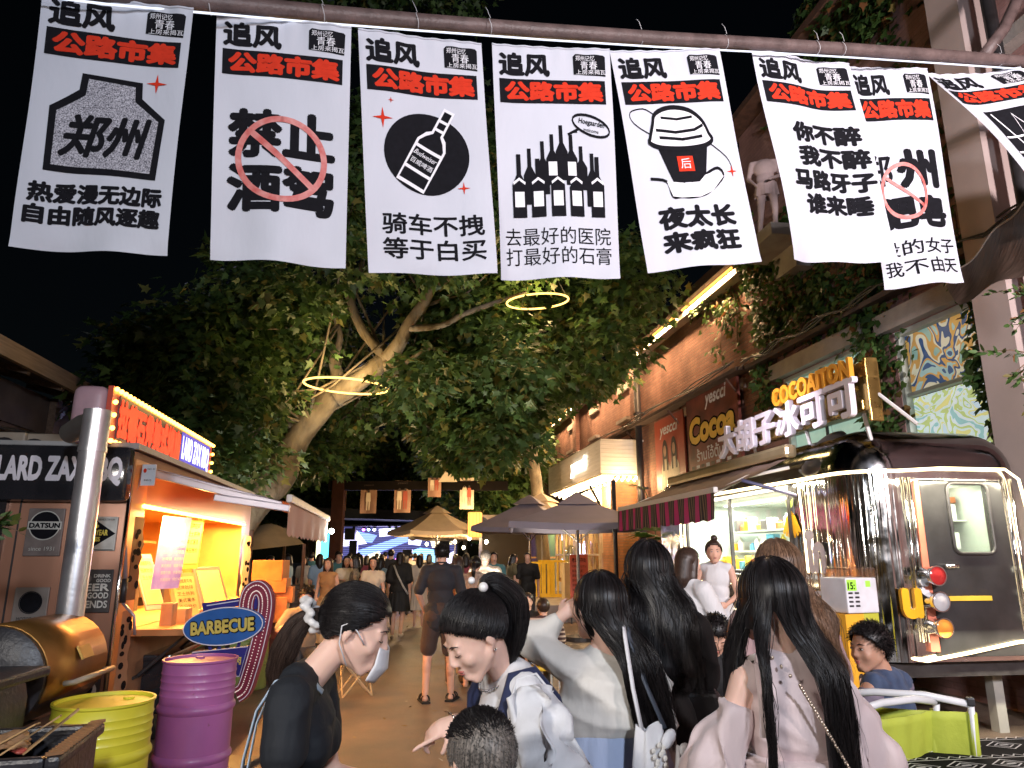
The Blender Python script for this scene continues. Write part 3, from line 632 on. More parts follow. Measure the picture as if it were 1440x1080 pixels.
limb(b, [(545, 505), (528, 487), (508, 462), (495, 430), (486, 395), (480, 330), (470, 240)], 12.2, [r(18), r(15), r(14), r(12), r(11), r(9), r(6)])
limb(b, [(545, 505), (562, 482), (575, 455), (597, 425), (612, 402), (650, 380), (700, 350)], [12.2, 12.1, 12, 11.9, 11.8, 11.6, 11.3], [r(26), r(20), r(17), r(14), r(13), r(9), r(6)])
limb(b, [(572, 462), (620, 458), (652, 442), (690, 428), (740, 410)], 12, [r(12), r(9), r(8), r(7), r(4)])
limb(b, [(472, 556), (474, 528), (470, 505), (478, 470), (462, 430), (430, 380)], 12.4, [r(20), r(20), r(16), r(8), r(6), r(4)])
limb(b, [(540, 515), (575, 508), (600, 490), (630, 495)], 12.2, [r(16), r(9), r(6), r(3)])
limb(b, [(425, 610), (380, 570), (330, 520), (280, 480)], [12.4, 12.2, 11.8, 11.2], [r(18), r(12), r(8), r(5)])
main1 = crown_points([(340, 330), (380, 200), (520, 130), (690, 140), (760, 260), (760, 430), (700, 640), (620, 560), (560, 600), (480, 640), (420, 700), (330, 660), (330, 560), (310, 430)], 150, 10.3, 16.5, 4, skip=lambda x, y, Y: (abs(x-756) < 75 and abs(y-424) < 55 and Y < 12.8) or Y < 13.2 and ((abs(x-470-(556-y)*.9) < 60 and y > 380) or in_poly(x, y, [(440, 400), (640, 380), (640, 480), (560, 560), (440, 640), (370, 720), (350, 640)])))
left1 = crown_points([(165, 500), (240, 450), (330, 430), (380, 560), (330, 640), (200, 600), (170, 540)], 34, 10.5, 14, 9)
for i, c in enumerate((main1+left1)[::9]):
    src = at(*[(540, 500), (433, 596), (600, 430), (495, 430)][i % 4], 12.3); mid = src.lerp(c, .5)+Vector((0, 0, -.25)); b.tube([src, mid, c], [.028, .02, .01], 5)
b.build('trunk', bark, T1, smooth=True, world=True)
P, D, N, Z = cluster_leaves(main1+left1, [rnd.uniform(.6, 1.05) for _ in main1+left1], 210, 5)
leaves('crown', P, D, N, Z, leaf_green, T1, seed=2)
T2 = thing('plane_tree', 'plane tree whose crown hangs over the lane in front of the brick hall', 'tree', S(23, 4.7))
b = MB(); b.tube([S(23, 4.7, -.1), S(23, 4.6, 1.5), S(22.6, 4.3, 4), S(21, 3.6, 6.4), S(19, 2.8, 8)], [.3, .22, .19, .14, .08], 10)
cr2 = crown_points([(620, 380), (720, 330), (900, 360), (930, 410), (900, 470), (850, 520), (870, 570), (820, 600), (740, 590), (720, 640), (600, 640), (580, 520)], 95, 12.5, 20, 14, skip=lambda x, y, Y: abs(x-756) < 70 and abs(y-424) < 45 and Y < 13.2)
for c in cr2[::4]: b.tube([S(22, 4, 5), S(21.5, 3.8, 5.5).lerp(c, .5), c], [.06, .04, .012], 5)
b.build('trunk', bark, T2, smooth=True, world=True)
P, D, N, Z = cluster_leaves(cr2, [rnd.uniform(.65, 1.1) for _ in cr2], 210, 6, size=(.15, .22)); leaves('crown', P, D, N, Z, leaf_green, T2, seed=3)
def back_tree(label, px, Y, pg, n, Y0, Y1, seed, per=150):
    T = thing('plane_tree', label, 'tree', fwd(px, 800, Y)); b = MB(); g = fwd(px, 800, Y); b.tube([g, g+Vector((.1, 0, 2.5)), g+Vector((0, .1, 5))], [.3, .22, .14], 8)
    cs = crown_points(pg, n, Y0, Y1, seed)
    for c in cs[::5]: b.tube([g+Vector((0, 0, 4)), (g+Vector((0, 0, 5))).lerp(c, .5), c], [.07, .05, .02], 4)
    b.build('trunk', bark, T, smooth=True, world=True)
    P, D, N, Z = cluster_leaves(cs, [rnd.uniform(1.1, 1.9) for _ in cs], per, seed, size=(.26, .38)); leaves('crown', P, D, N, Z, leaf_green, T, seed=seed)
back_tree('dark leafy tree standing behind the left end of the stage', 430, 44, [(300, 620), (400, 560), (520, 560), (540, 740), (440, 750), (330, 740)], 40, 41, 47, 31)
back_tree('leafy tree standing straight behind the stage roof', 580, 46, [(480, 620), (640, 600), (700, 640), (720, 730), (600, 735), (480, 735)], 46, 43, 50, 32)
back_tree('leafy tree in front of the far end of the brick hall', 690, 30, [(620, 620), (700, 590), (760, 620), (735, 700), (680, 745), (650, 700)], 26, 25, 34, 33)
PP = crown_points([(330, -60), (660, -60), (640, 10), (520, 60), (420, 60)], 14, 12, 15, 34); P, D, N, Z = cluster_leaves(PP, [.9]*len(PP), 200, 35)
leaves('crown', P, D, N, Z, leaf_green, T1, seed=35)
# ---- light rings hung in the trees
ringm = glow('ring_led', (1, .58, .14), 2.6)
def light_ring(px, py, Y, rad, label, tx=0, ty=0):
    c = at(px, py, Y); o = thing('light_ring', label, 'light ring', c, 0, 'glowing rings hung in the plane trees', rx=tx, ry=ty)
    MB().tube([(rad*math.cos(a), rad*math.sin(a), 0) for a in np.linspace(0, 2*math.pi, 61)[:-1]], .017, 8, close=True).build('led_tube', ringm, o, smooth=True)
    for k in range(3): MB().tube([(rad*math.cos(k*2.1), rad*math.sin(k*2.1), 0), (0, 0, 1.3)], .003, 4).build('hanging_wire', dark_metal, o)
    lamp('POINT', c+Vector((0, 0, .1)), 85, (1, .68, .28), rad*.6, name='ring_light')
light_ring(487, 543, 11.4, .68, 'glowing yellow ring around the fork of the big trunk', R(2), R(3))
light_ring(756, 424, 12.2, .56, 'glowing yellow ring half hidden in leaves under the fourth banner', R(6), R(-4))
light_ring(600, 514, 19, .55, 'small far light ring glimpsed through leaves right of the trunk fork')
# ---- ivy
def ivy(name, label, spots, seed, m=leaf_ivy, size=(.09, .16), per=260, v=WV, dense=1.0):
    """spots: (u, z, ru, rz) patches on the right wall"""
    rs = np.random.RandomState(seed); P = []
    for (u, z, ru, rz_) in spots:
        n = int(per*ru*rz_*4*dense); a = rs.normal(size=(n, 2))*.55
        P.append(np.stack([u+a[:, 0]*ru, z+a[:, 1]*rz_, rs.uniform(.02, .38, n)*np.clip(1.2-np.abs(a).max(1), .15, 1)], 1))
    P = np.vstack(P); keep = np.sin(P[:, 0]*4.1+seed)+np.sin(P[:, 1]*5.3+P[:, 0]*2)+rs.normal(size=len(P))*.9 > -1.1; P = P[keep]; n = len(P)
    W = np.array([S(p[0], v-p[2], p[1]) for p in P]); out = np.array(S(0, -1)); D = rs.normal(size=(n, 3))*.5+np.array([0, 0, -1])+out*.5; N = out*.9+rs.normal(size=(n, 3))*.45+np.array([0, 0, .5])
    o = thing('ivy', label, 'climbing plant', S(spots[0][0], v-.05, 0))
    leaves('foliage', W, D, N, rs.uniform(size[0], size[1], n), m, o, kind='ivy', seed=seed)
    
    for (u, z, ru, rz_) in spots: MB().tube([S(u+rs.uniform(-.1, .1), v-.05, z-rz_), S(u+rs.uniform(-.2, .2), v-.06, z), S(u, v-.05, z+rz_)], .012, 5).build('stem', wood_dark, o, world=True)
ivy('ivy', 'dense ivy column falling beside the pink wall, above the roof sign of the trailer', [(11.4, 6.6, .7, .8), (11.2, 5.6, .6, .8), (11.5, 4.6, .4, .7), (10.6, 6.3, .9, .7), (11.8, 7.2, .5, .5), (9.9, 7.0, .8, .5)], 3)
ivy('ivy', 'dark ivy mass between the two mural windows', [(8.6, 5.3, .6, .6), (8.55, 4.4, .4, .8), (8.6, 3.5, .35, .8), (9.3, 5.6, .8, .5), (10.2, 5.3, .7, .4), (7.9, 5.9, .6, .4), (9.0, 4.9, .5, .4)], 5, dense=1.2)
ivy('ivy', 'ivy strip hanging on the right of the painted window, beside the pale column', [(6.75, 4.6, .2, .7), (6.7, 3.6, .25, .8), (6.6, 2.8, .25, .5), (6.9, 5.3, .3, .3)], 8, dense=1.5)
ivy('ivy', 'ivy covering the top corner of the pink building, above the pipe', [(8.5, 9.6, .9, .8), (7.6, 9.2, .6, .7), (9.6, 9.3, .8, .6), (9.0, 10.2, .7, .4)], 9, dense=1.1, size=(.12, .2))
ivy('ivy', 'golden lit ivy patch behind the rightmost banners', [(7.6, 7.2, .45, .9), (7.2, 6.5, .3, .6), (8.6, 7.6, .7, .6)], 11, dense=1.0)
ivy('ivy', 'loose trails of ivy hanging from the eave of the brick hall', [(13.2, 6.5, .6, .3), (12.6, 6.2, .25, .6), (13.9, 6.85, .8, .12), (13.3, 5.6, .15, .3)], 12, dense=.7)
# near twigs entering the picture at its sides
def sprig(px, py, Y, label, n, seed, ang, L=.5):
    rs = np.random.RandomState(seed); c = at(px, py, Y); o = thing('leafy_branch', label, 'branch', c); b = MB(); P = []; D = []
    for k in range(5):
        a = ang+rs.uniform(-.7, .7); e = c+Vector((math.cos(a), rs.uniform(-.3, .3), math.sin(a)))*L*rs.uniform(.6, 1.2); b.tube([c, c.lerp(e, .5)+Vector((0, 0, .03)), e], [.008, .005, .002], 5)
        for j in range(n):
            t = rs.rand(); q = c.lerp(e, t); P.append(q); D.append((rs.normal()*.6+math.cos(a), rs.normal()*.6, rs.normal()*.6+math.sin(a)))
    b.build('twig', wood_dark, o, world=True); P = np.array(P); leaves('foliage', P, np.array(D), rs.normal(size=P.shape)+np.array([0, -.6, .8]), rs.uniform(.05, .09, len(P)), leaf_ivy, o, kind='oval', seed=seed)
sprig(-40, 735, 4.0, 'small leafy twigs poking in at the left edge in front of the truck', 16, 3, .1, .22)
sprig(1490, 400, 5.6, 'light green twigs poking in at the right edge beside the pale column', 34, 4, math.pi+.1, .5)
sprig(1470, 500, 5.4, 'leafy twigs at the right edge just above the trailer', 30, 6, math.pi+.5, .4)

rs = np.random.RandomState(12); n = 420; P = np.stack([rs.uniform(-3.5, 4, n), rs.uniform(3, 22, n), rs.uniform(.006, .02, n)], 1)
leaves('fallen_leaves', P, rs.normal(size=(n, 3))*np.array([1, 1, .15]), np.array([0, 0, 1.])+rs.normal(size=(n, 3))*.2, rs.uniform(.03, .09, n), leaf_mat('dry_leaves', (.10, .06, .02), (.25, .17, .07), (.5, .48, .44)), seed=4, kind='oval')['kind'] = 'stuff'
# ---------------------------------------------------------------- white kiosk with plank fascia
white_paint = mat('white_paint', (.68, .66, .64), rough=.55, var=.06, scale=4)
plank_m = mat('white_plank', (.76, .74, .76), rough=.6, var=.10, scale=3, bump=.1, bscale=30, stretch=(.5, .5, 6))
brick_orange = brick_mat('orange_brick', (.50, .24, .11), (.42, .19, .09), (.30, .2, .13), bump=.4)
warm_wall = mat('warm_plaster', (.62, .52, .38), rough=.8, var=.08, scale=2)
bulbm = glow('warm_bulb', (1, .84, .52), 14)
terrace = smb(); terrace.box((4.9, 22.5, .2), (3.2, 9.5, .4)); terrace.build('terrace', concrete, kind='structure')
kio = sthing('kiosk', 'white plank-fronted corner kiosk with rows of glowing bulbs and a neon name', 'kiosk', 18.5, 5.3)
KU, KV, ZB, ZT = 18.45, 5.28, 3.72, 4.60
for i in range(8):
    z = ZB+(i+.5)*(ZT-ZB)/8; h = (ZT-ZB)/8-.006
    smb().box((KV+.02, (KU+25.3)/2, z), (.04, 25.3-KU, h), rx=0, ry=.04).build('plank', plank_m, kio, world=True)
    smb().box(((KV+6.45)/2+.02, KU+.02, z), (6.45-KV-.04, .04, h), rx=-.04).build('plank', plank_m, kio, world=True)
smb().box((KV+.62, (KU+25.3)/2, ZT+.02), (1.2, 6.9, .05)).build('roof', white_paint, kio, world=True)
smb().box((KV+.60, (KU+25.3)/2, ZB-.02), (1.15, 6.8, .04)).build('soffit', warm_wall, kio, world=True)
smb().box((6.0, (KU+25.3)/2+.4, 2.05), (.1, 6.2, 3.25)).build('back_wall', warm_wall, kio, world=True)
b = smb(); b.box((6.05, KU+.35, 2.05), (.8, .12, 3.25)); b.build('brick_end', brick_orange, kio, world=True)
b = smb(); b.box((5.9, 19.6, 2.05), (.12, 1.6, 3.25)); b.build('brick_wall', brick_orange, kio, world=True)
for i in range(4):       # tall glazed doors along the front
    u0 = 19.3+i*1.45; fr = smb(); V0 = 5.45
    for c, d in [((V0, u0+.04, 1.75), (.07, .09, 2.6)), ((V0, u0+1.26, 1.75), (.07, .09, 2.6)), ((V0, u0+.65, 3.0), (.07, 1.12, .12)), ((V0, u0+.65, .56), (.07, 1.12, .3)), ((V0, u0+.65, 1.6), (.05, 1.12, .05)), ((V0, u0+.65, 2.3), (.05, 1.12, .05)), ((V0, u0+.65, 1.9), (.05, .04, 2.1))]: fr.box(c, d)
    f = fr.build('door', mat('cream_door_paint', (.70, .60, .42), rough=.5), kio, world=True)
    smb().box((V0+.01, u0+.65, 1.8), (.012, 1.1, 2.2)).build('pane', thin_glass('kiosk_glass', (.95, .9, .8), .15), f, world=True)
for k, (u, z) in enumerate([(20.2, 1.3), (21.6, 1.6), (23.2, 1.2)]):
    smb().box((5.9, u, z), (.1, .9, .7)).build('shelf_board', mat('oak', (.4, .25, .12), rough=.5), kio, world=True)
rr = random.Random(3)
bm_ = 0
for r_, dz in ((0, 0), (1, .10), (2, .2)):
    for i in range(15):
        u = KU+.12+i*.43+r_*.1; smb().ell((KV+.08+.18*r_, u, ZB-.10-dz*.4), (.035, .035, .045), 8).build('bulb', bulbm, kio, smooth=True, world=True)
    for i in range(6):
        smb().ell((KV+.15+i*.17, KU+.06+.18*r_, ZB-.10-dz*.4), (.035, .035, .045), 8).build('bulb', bulbm, kio, smooth=True, world=True)
for i in range(4): lamp('POINT', S(KU+1.2+i*1.7, KV+.4, ZB-.45), 150, (1, .70, .36), .25, name='kiosk_light')
lamp('POINT', S(KU-.5, KV+.6, ZB-.3), 60, (1, .68, .32), .2, name='kiosk_light')
Mk = face(21.6, KV-.035, 3.9, LANE_R)
t = MB(); t.add([(v[0], -.03-v[2], v[1]) for v in text_box('yescci', 0, 0, 1.75, .5, bold=.03, extrude=.02, shear=.25)[0]], text_box('yescci', 0, 0, 1.75, .5, bold=.03, extrude=.02, shear=.25)[1], 0, Mk)
t.build('neon_lettering', glow('neon_white', (1, .93, .72), 3.5), kio, world=True)
# lit glass cabinet house under the far umbrellas
cab = sthing('glass_hut', 'timber framed glass hut with shelves beside the yellow crates', 'hut', 25.8, 4.9)
fr = smb()
for u in (25.9, 27.2, 28.5, 29.8):
    fr.box((4.6, u, 1.6), (.1, .1, 2.9))
for z in (.5, 1.5, 3.0): fr.box((4.6, 27.85, z), (.08, 3.8, .1))
fr.box((5.2, 25.9, 3.0), (1.2, .1, .1)); fr.box((5.2, 25.9, 1.5), (1.2, .06, .06)); fr.box((5.8, 25.9, 1.6), (.1, .1, 2.9))
fr.build('frame', mat('orange_timber', (.36, .20, .08), rough=.6, var=.2), cab, world=True)
smb().box((4.62, 27.85, 1.8), (.012, 3.7, 2.3)).build('pane', thin_glass('hut_glass', (.8, .95, .85), .2), cab, world=True)
smb().box((5.9, 27.8, 1.6), (.08, 3.9, 2.9)).build('back_panel', mat('greenish_wall', (.22, .30, .14), rough=.8), cab, world=True)
smb().box((5.2, 27.85, 3.1), (1.5, 4.1, .1)).build('roof', dark_metal, cab, world=True)
lamp('POINT', S(27.6, 5.2, 2.5), 32, (.9, .85, .45), .15, name='hut_light')

# ---------------------------------------------------------------- parasols
def parasol(label, cx, cy, ze, zp, rad, m, n=8, rot=.2, pole=True, vent=True, sq=1, valance=.12, cant=None):
    o = thing('parasol', label, 'umbrella', (cx, cy, 0), rot, 'parasols over the lane')
    b = MB(); NU = 5; vs = []; fs = []
    for i in range(NU+1):
        t = i/NU; r = rad*(.06+.94*t)
        for j in range(n*4):
            a = 2*math.pi*j/(n*4); k = math.cos(math.pi/n)/math.cos((a % (2*math.pi/n))-math.pi/n); q = (j % 4)/4
            sag = -.05*math.sin(math.pi*q)*t; z = ze+(zp-ze)*(1-t)**1.15+sag
            vs.append((r*k*math.cos(a)*sq, r*k*math.sin(a), z))
    m4 = n*4
    for i in range(NU):
        for j in range(m4): fs.append((i*m4+j, (i+1)*m4+j, (i+1)*m4+(j+1) % m4, i*m4+(j+1) % m4))
    b.add(vs, fs); b.build('canopy', m, o, smooth=False)
    v = MB(); vs = []; fs = []
    for j in range(m4):
        a = 2*math.pi*j/m4; k = math.cos(math.pi/n)/math.cos((a % (2*math.pi/n))-math.pi/n); q = (j % 4)/4; z = ze-.05*math.sin(math.pi*q)
        vs += [(rad*k*math.cos(a)*sq, rad*k*math.sin(a), z), (rad*k*1.01*math.cos(a)*sq, rad*k*1.01*math.sin(a), z-valance)]
    for j in range(m4): fs.append((2*j, 2*j+1, 2*((j+1) % m4)+1, 2*((j+1) % m4)))
    v.add(vs, fs); v.build('valance', m, o)
    if vent:
        v = MB(); v.lathe([(rad*.3, zp-.12), (rad*.16, zp+.02), (.02, zp+.14)], n); v.build('vent_cap', m, o)
    pm = mat('parasol_pole', (.35, .33, .32), rough=.4, metal=.6)
    for j in range(n):
        a = 2*math.pi*(j)/n; MB().tube([(0, 0, zp-.1), (rad*.96*math.cos(a)*sq, rad*.96*math.sin(a), ze-.03)], .014, 5).build('rib', pm, o)
        MB().tube([(0, 0, ze-.35), (rad*.5*math.cos(a)*sq, rad*.5*math.sin(a), (ze+zp)/2-.06)], .012, 5).build('strut', pm, o)
    if pole:
        MB().tube([(0, 0, 0), (0, 0, zp)], .03, 8).build('pole', pm, o); MB().lathe([(.28, 0), (.28, .08), (.05, .12)], 16).build('base', dark_metal, o)
    if cant:
        MB().tube([Vector(cant)*1, Vector((cant[0], cant[1], zp+.45)), (0, 0, zp+.1)], [.045, .045, .03], 8).build('side_mast', dark_metal, o)
        MB().tube([Vector((cant[0], cant[1], ze-.2)), Vector((cant[0]*.35, cant[1]*.35, zp+.3))], .025, 6).build('brace', dark_metal, o)
    return o
violet = mat('violet_canvas', (.20, .18, .23), rough=.7, var=.1, scale=3, bump=.1)
beige = mat('beige_canvas', (.46, .36, .26), rough=.8, var=.1, scale=3, bump=.1)
c = at(812, 742, 14.4)
parasol('purple grey square parasol with side mast in front of the white kiosk', c.x, c.y, 2.2, 2.68, 1.85, violet, 4, .75, cant=(1.05, -.1, 0))
c = at(745, 740, 19); parasol('purple grey parasol with pointed edge left of the kiosk parasol', c.x, c.y, 2.3, 3.0, 1.7, violet, 4, .5)
c = at(762, 740, 21.5); parasol('cream parasol peeking out behind the two purple ones', c.x, c.y, 2.5, 3.25, 1.9, beige, 4, .3)
c = at(614, 750, 24); parasol('large beige parasol in the middle of the lane before the stage', c.x, c.y, 2.35, 3.05, 1.6, beige, 6, .1)
c = at(640, 752, 28); parasol('shaded beige parasol right behind the large one by the stage', c.x, c.y, 2.3, 2.95, 1.9, beige, 6, .5)
for i, (px, py, Y) in enumerate([(660, 757, 23), (672, 752, 23.5), (640, 762, 25), (652, 770, 26), (600, 765, 27), (684, 762, 22.5)]):
    p = at(px, py, Y); o = thing('string_lamp', ['globe lamp under the right rim of the large beige parasol', 'second globe lamp from the right among the parasol lamps', 'globe lamp below the middle of the beige parasol edge', 'lowest globe lamp between the beige parasol and the lantern', 'globe lamp farthest left under the beige parasol', 'globe lamp farthest right by the dark stall'][i], 'lamp', p, 0, 'globe lamps near the beige parasols')
    MB().ell((0, 0, 0), (.055, .055, .07), 8).build('globe', bulbm, o, smooth=True); MB().tube([(0, 0, .06), (0, 0, .35)], .008, 4).build('cord', dark_metal, o)
for p in ((at(640, 750, 24.5)), (at(668, 745, 20)), at(590, 740, 19)): lamp('POINT', p, 150, (1, .68, .34), .15, name='parasol_light')

# yellow crates, red board, cooler
def crate(px, Y, z0, label, w=.55, h=.95, zb=0):
    p = fwd(px, 840, Y); p.z = zb; o = thing('slatted_crate', label, 'crate', p, TH, 'yellow slatted crates by the glass hut'); ym = mat('yellow_paint', (.75, .50, .04), rough=.5)
    for x in (-w/2, w/2):
        for y in (-.25, .25): MB().box((x, y, h/2), (.05, .05, h)).build('post', ym, o)
    for i in range(6): MB().box((-w/2+.06+i*(w-.12)/5, -.27, h/2), (.045, .02, h-.08)).build('slat', ym, o)
    for z in (.06, h-.03): MB().box((0, -.27, z), (w, .03, .06)).build('rail', ym, o); MB().box((0, .25, z), (w, .03, .06)).build('rail', ym, o)
crate(760, 21.6, 0, 'open yellow crate frame nearer the black-shirted man', .7, 1.0, .4)
crate(779, 21.3, 0, 'yellow slatted crate with close slats right of the open one', .75, 1.05, .4)
def at_ground(px, Y, z=0): p = fwd(px, 840, Y); p.z = z; return p
o = thing('menu_board', 'red standing board with white and black lettering beside the kiosk door', 'sign', at_ground(815, 17.8, .0), TH*.3, rx=-.0)
MB().box((0, 0, 1.05), (.44, .05, 1.1)).build('board', mat('red_board', (.62, .12, .07), rough=.6), o)
t = MB(); t.add(*[( [(v[0], -.028-v[2], v[1]) for v in q[0]], q[1]) for q in [text_box('老公寄存处', -.17, 1.42, .17, 1.53, bold=.02)]][0])
for i, s_ in enumerate(['无聊的老公可以', '寄存在这里', '请自带水杯', '按时来取', '逾期不候', '谢谢合作']):
    q = text_box(s_, -.17, 1.30-i*.11, -.17+.05*len(s_), 1.36-i*.11); t.add([(v[0], -.028, v[1]) for v in q[0]], q[1])
t.build('lettering', ink_black, o)
for x in (-.2, .2): MB().tube([(x, 0, 0), (x, 0, .5)], .02, 6).build('leg', dark_metal, o)
o = thing('water_cooler', 'clear water bottle dispenser on a pale wooden cabinet left of the red board', 'dispenser', at_ground(803, 19.5, .4), TH)
MB().bbox((0, 0, .5), (.42, .4, 1.0), .02).build('cabinet', mat('pale_wood', (.55, .42, .26), rough=.6), o)
MB().lathe([(.12, 1.0), (.15, 1.05), (.15, 1.35), (.12, 1.42), (.03, 1.45)], 16).build('bottle', thin_glass('bottle_glass', (.85, .93, .95), .25), o, smooth=True)

# palm plants behind the awning
palm_m = leaf_mat('palm_leaf', (.05, .14, .02), (.12, .26, .04))
def fan_palm(px, py, Y, label, seed):
    p = at(px, py, Y); g = Vector((p.x, p.y, 0)); o = thing('fan_palm', label, 'plant', g); rs = random.Random(seed)
    MB().lathe([(.16, 0), (.2, .05), (.22, .4), (.24, .42), (.2, .42)], 16).build('pot', mat('dark_pot', (.08, .07, .06), rough=.5), o, smooth=True)
    for k in range(9):
        a = k*2.4+rs.random(); rr_ = rs.uniform(.25, .6); zc = p.z+rs.uniform(-.5, .25); c_ = Vector((rr_*math.cos(a), rr_*math.sin(a), zc)); b = MB(); b.tube([(0, 0, .4), (c_.x*.4, c_.y*.4, zc*.7), c_], [.014, .01, .008], 5)
        dirv = Vector((math.cos(a), math.sin(a), .35)).normalized(); side = dirv.cross(Vector((0, 0, 1))).normalized(); up = side.cross(dirv)
        for j in range(15):
            an = (j-7)*.19; L = rs.uniform(.34, .42); d = dirv*math.cos(an)+side*math.sin(an); w = side*math.cos(an)-dirv*math.sin(an)
            b.add([c_-w*.008, c_+w*.008, c_+d*L*.6+w*.02, c_+d*L*.6-w*.02, c_+d*L-Vector((0, 0, .06)), c_+d*L*.6+up*.012], [(0, 1, 2, 5), (0, 5, 3), (2, 4, 5), (5, 4, 3)])
        b.build('frond', palm_m, o)
    return o
fan_palm(935, 755, 12.3, 'potted fan palm with broad green fronds under the striped awning', 2)
fan_palm(945, 690, 14.2, 'taller fan palm behind the awning in front of the poster wall', 5)

# ---------------------------------------------------------------- posters on the hall
pb = sthing('poster_board', 'red poster panel of two figures in white with a script name', 'poster', 16.3, WV-.06)
Mp = face(17.25, WV-.07, 2.9, LANE_R)
MB(Mp).box((.9, 0, 1.0), (1.9, .04, 2.0)).build('panel', mat('red_poster', (.50, .10, .06), col2=(.34, .08, .05), rough=.4, scale=1), pb, world=True)
skin_p = mat('printed_skin', (.5, .3, .2), rough=.6); hair_p = mat('printed_hair', (.04, .025, .02), rough=.6); wht_p = mat('printed_white', (.72, .62, .45), rough=.6)
q = MB()
for i, cx in enumerate((.62, 1.2)):
    flat_print(q, poly([(cx-.32, 0), (cx+.32, 0), (cx+.28, .75), (cx+.12, .98), (cx-.12, .98), (cx-.28, .75)]), Mp, .024+.002*i, 0)
    flat_print(q, disc(cx, 1.22, .16, .24), Mp, .028, 1); flat_print(q, poly([(cx-.17, .7), (cx-.07, .7), (cx-.07, 1.25), (cx-.17, 1.25)]), Mp, .029, 1); flat_print(q, poly([(cx+.08, .7), (cx+.18, .7), (cx+.18, 1.25), (cx+.08, 1.25)]), Mp, .029, 1)
    flat_print(q, disc(cx, 1.18, .09, .14), Mp, .031, 2)
flat_print(q, text_box('yescci', .3, 1.5, 1.5, 1.85, bold=.02, shear=.25), Mp, .026, 3)
q.build('print', [wht_p, hair_p, skin_p, ink_white], pb, world=True)
cb_ = sthing('shop_sign', 'dark sign with yellow outlined script word Cocoa and small white foreign lettering', 'sign', 13.8, WV-.1)
Mc = face(15.0, WV-.12, 3.35, LANE_R)
MB(Mc).box((1.2, 0, .85), (2.5, .06, 1.7)).build('board', mat('dark_brown_board', (.07, .03, .03), col2=(.35, .09, .06), rough=.4, scale=1.6), cb_, world=True)
q = MB()
flat_print(q, text_box('yescci', .95, 1.25, 2.0, 1.62, bold=.03, shear=.25), Mc, .034, 2)
flat_print(q, text_box('Cocoa', .02, .55, 2.35, 1.22, bold=.11, shear=.12), Mc, .036, 0)
flat_print(q, text_box('Cocoa', .07, .59, 2.30, 1.18, bold=.055, shear=.12), Mc, .042, 1)
flat_print(q, text_box('ร้านโอ้ตั้น', .4, .2, 1.7, .48, bold=.02), Mc, .036, 2)
for i in range(9): flat_print(q, rect(.1+i*.25, .05+.01*(i % 3), .28+i*.25, .13), Mc, .036, 2 if i % 2 else 3)
q.build('lettering', [ink_black, mat('yellow_ink', (.85, .55, .08), rough=.5), ink_white, hair_p], cb_, world=True)

# ---------------------------------------------------------------- chrome trailer
def chrome_mat(name, col, rough, st, bump):
    m, nt, b = newmat(name); L = nt.links; b.inputs['Base Color'].default_value = rgb(col); b.inputs['Metallic'].default_value = 1; b.inputs['Roughness'].default_value = rough
    tc = nd(nt, 'ShaderNodeTexCoord'); mp = nd(nt, 'ShaderNodeMapping'); mp.inputs['Scale'].default_value = st; n = nd(nt, 'ShaderNodeTexNoise'); n.inputs['Scale'].default_value = 3; n.inputs['Detail'].default_value = 2
    L.new(tc.outputs['Object'], mp.inputs[0]); L.new(mp.outputs[0], n.inputs['Vector']); bp = nd(nt, 'ShaderNodeBump'); bp.inputs['Strength'].default_value = bump; bp.inputs['Distance'].default_value = .05
    L.new(n.outputs[0], bp.inputs['Height']); L.new(bp.outputs[0], b.inputs['Normal'])
    n2 = nd(nt, 'ShaderNodeTexNoise'); n2.inputs['Scale'].default_value = 6; n2.inputs['Detail'].default_value = 6; L.new(tc.outputs['Object'], n2.inputs['Vector']); mr = nd(nt, 'ShaderNodeMapRange'); mr.inputs[1].default_value = .35; mr.inputs[2].default_value = .75; mr.inputs[3].default_value = rough*.5; mr.inputs[4].default_value = rough*2.2; L.new(n2.outputs[0], mr.inputs[0]); L.new(mr.outputs[0], b.inputs['Roughness'])
    return m
chrome = chrome_mat('polished_steel_skin', (.78, .77, .75), .09, (4.5, 4.5, .16), .6)
chrome_s = chrome_mat('smooth_steel_skin', (.80, .80, .78), .16, (1, 1, .6), .12)
inner = mat('trailer_interior', (.62, .66, .62), rough=.5, var=.1)
white_led = glow('white_led', (1, .80, .46), 4)
TU0, TU1, TV0, TV1, TZ0, TZ1 = 6.0, 11.4, 4.12, 6.02, .68, 2.80
tr = sthing('food_trailer', 'chrome rounded snack trailer outlined with white light strips, serving window on its lane side', 'trailer', 8.7, 5.07)
bm = bmesh.new(); bmesh.ops.create_cube(bm, size=1)
for v in bm.verts: v.co = Vector((v.co.x*(TV1-TV0), v.co.y*(TU1-TU0), v.co.z*(TZ1-TZ0)))
vert_e = [e for e in bm.edges if abs(e.verts[0].co.z-e.verts[1].co.z) > 1]
top_e = [e for e in bm.edges if e.verts[0].co.z > 0 and e.verts[1].co.z > 0]
bmesh.ops.bevel(bm, geom=vert_e+top_e, offset=.42, segments=9, profile=.5, affect='EDGES')
for v in bm.verts: v.co += Vector(((TV0+TV1)/2, (TU0+TU1)/2, (TZ0+TZ1)/2))
bm.verts.index_update(); hull_v = [v.co.copy() for v in bm.verts]; hull_f = [[v.index for v in f.verts] for f in bm.faces]; bm.free()
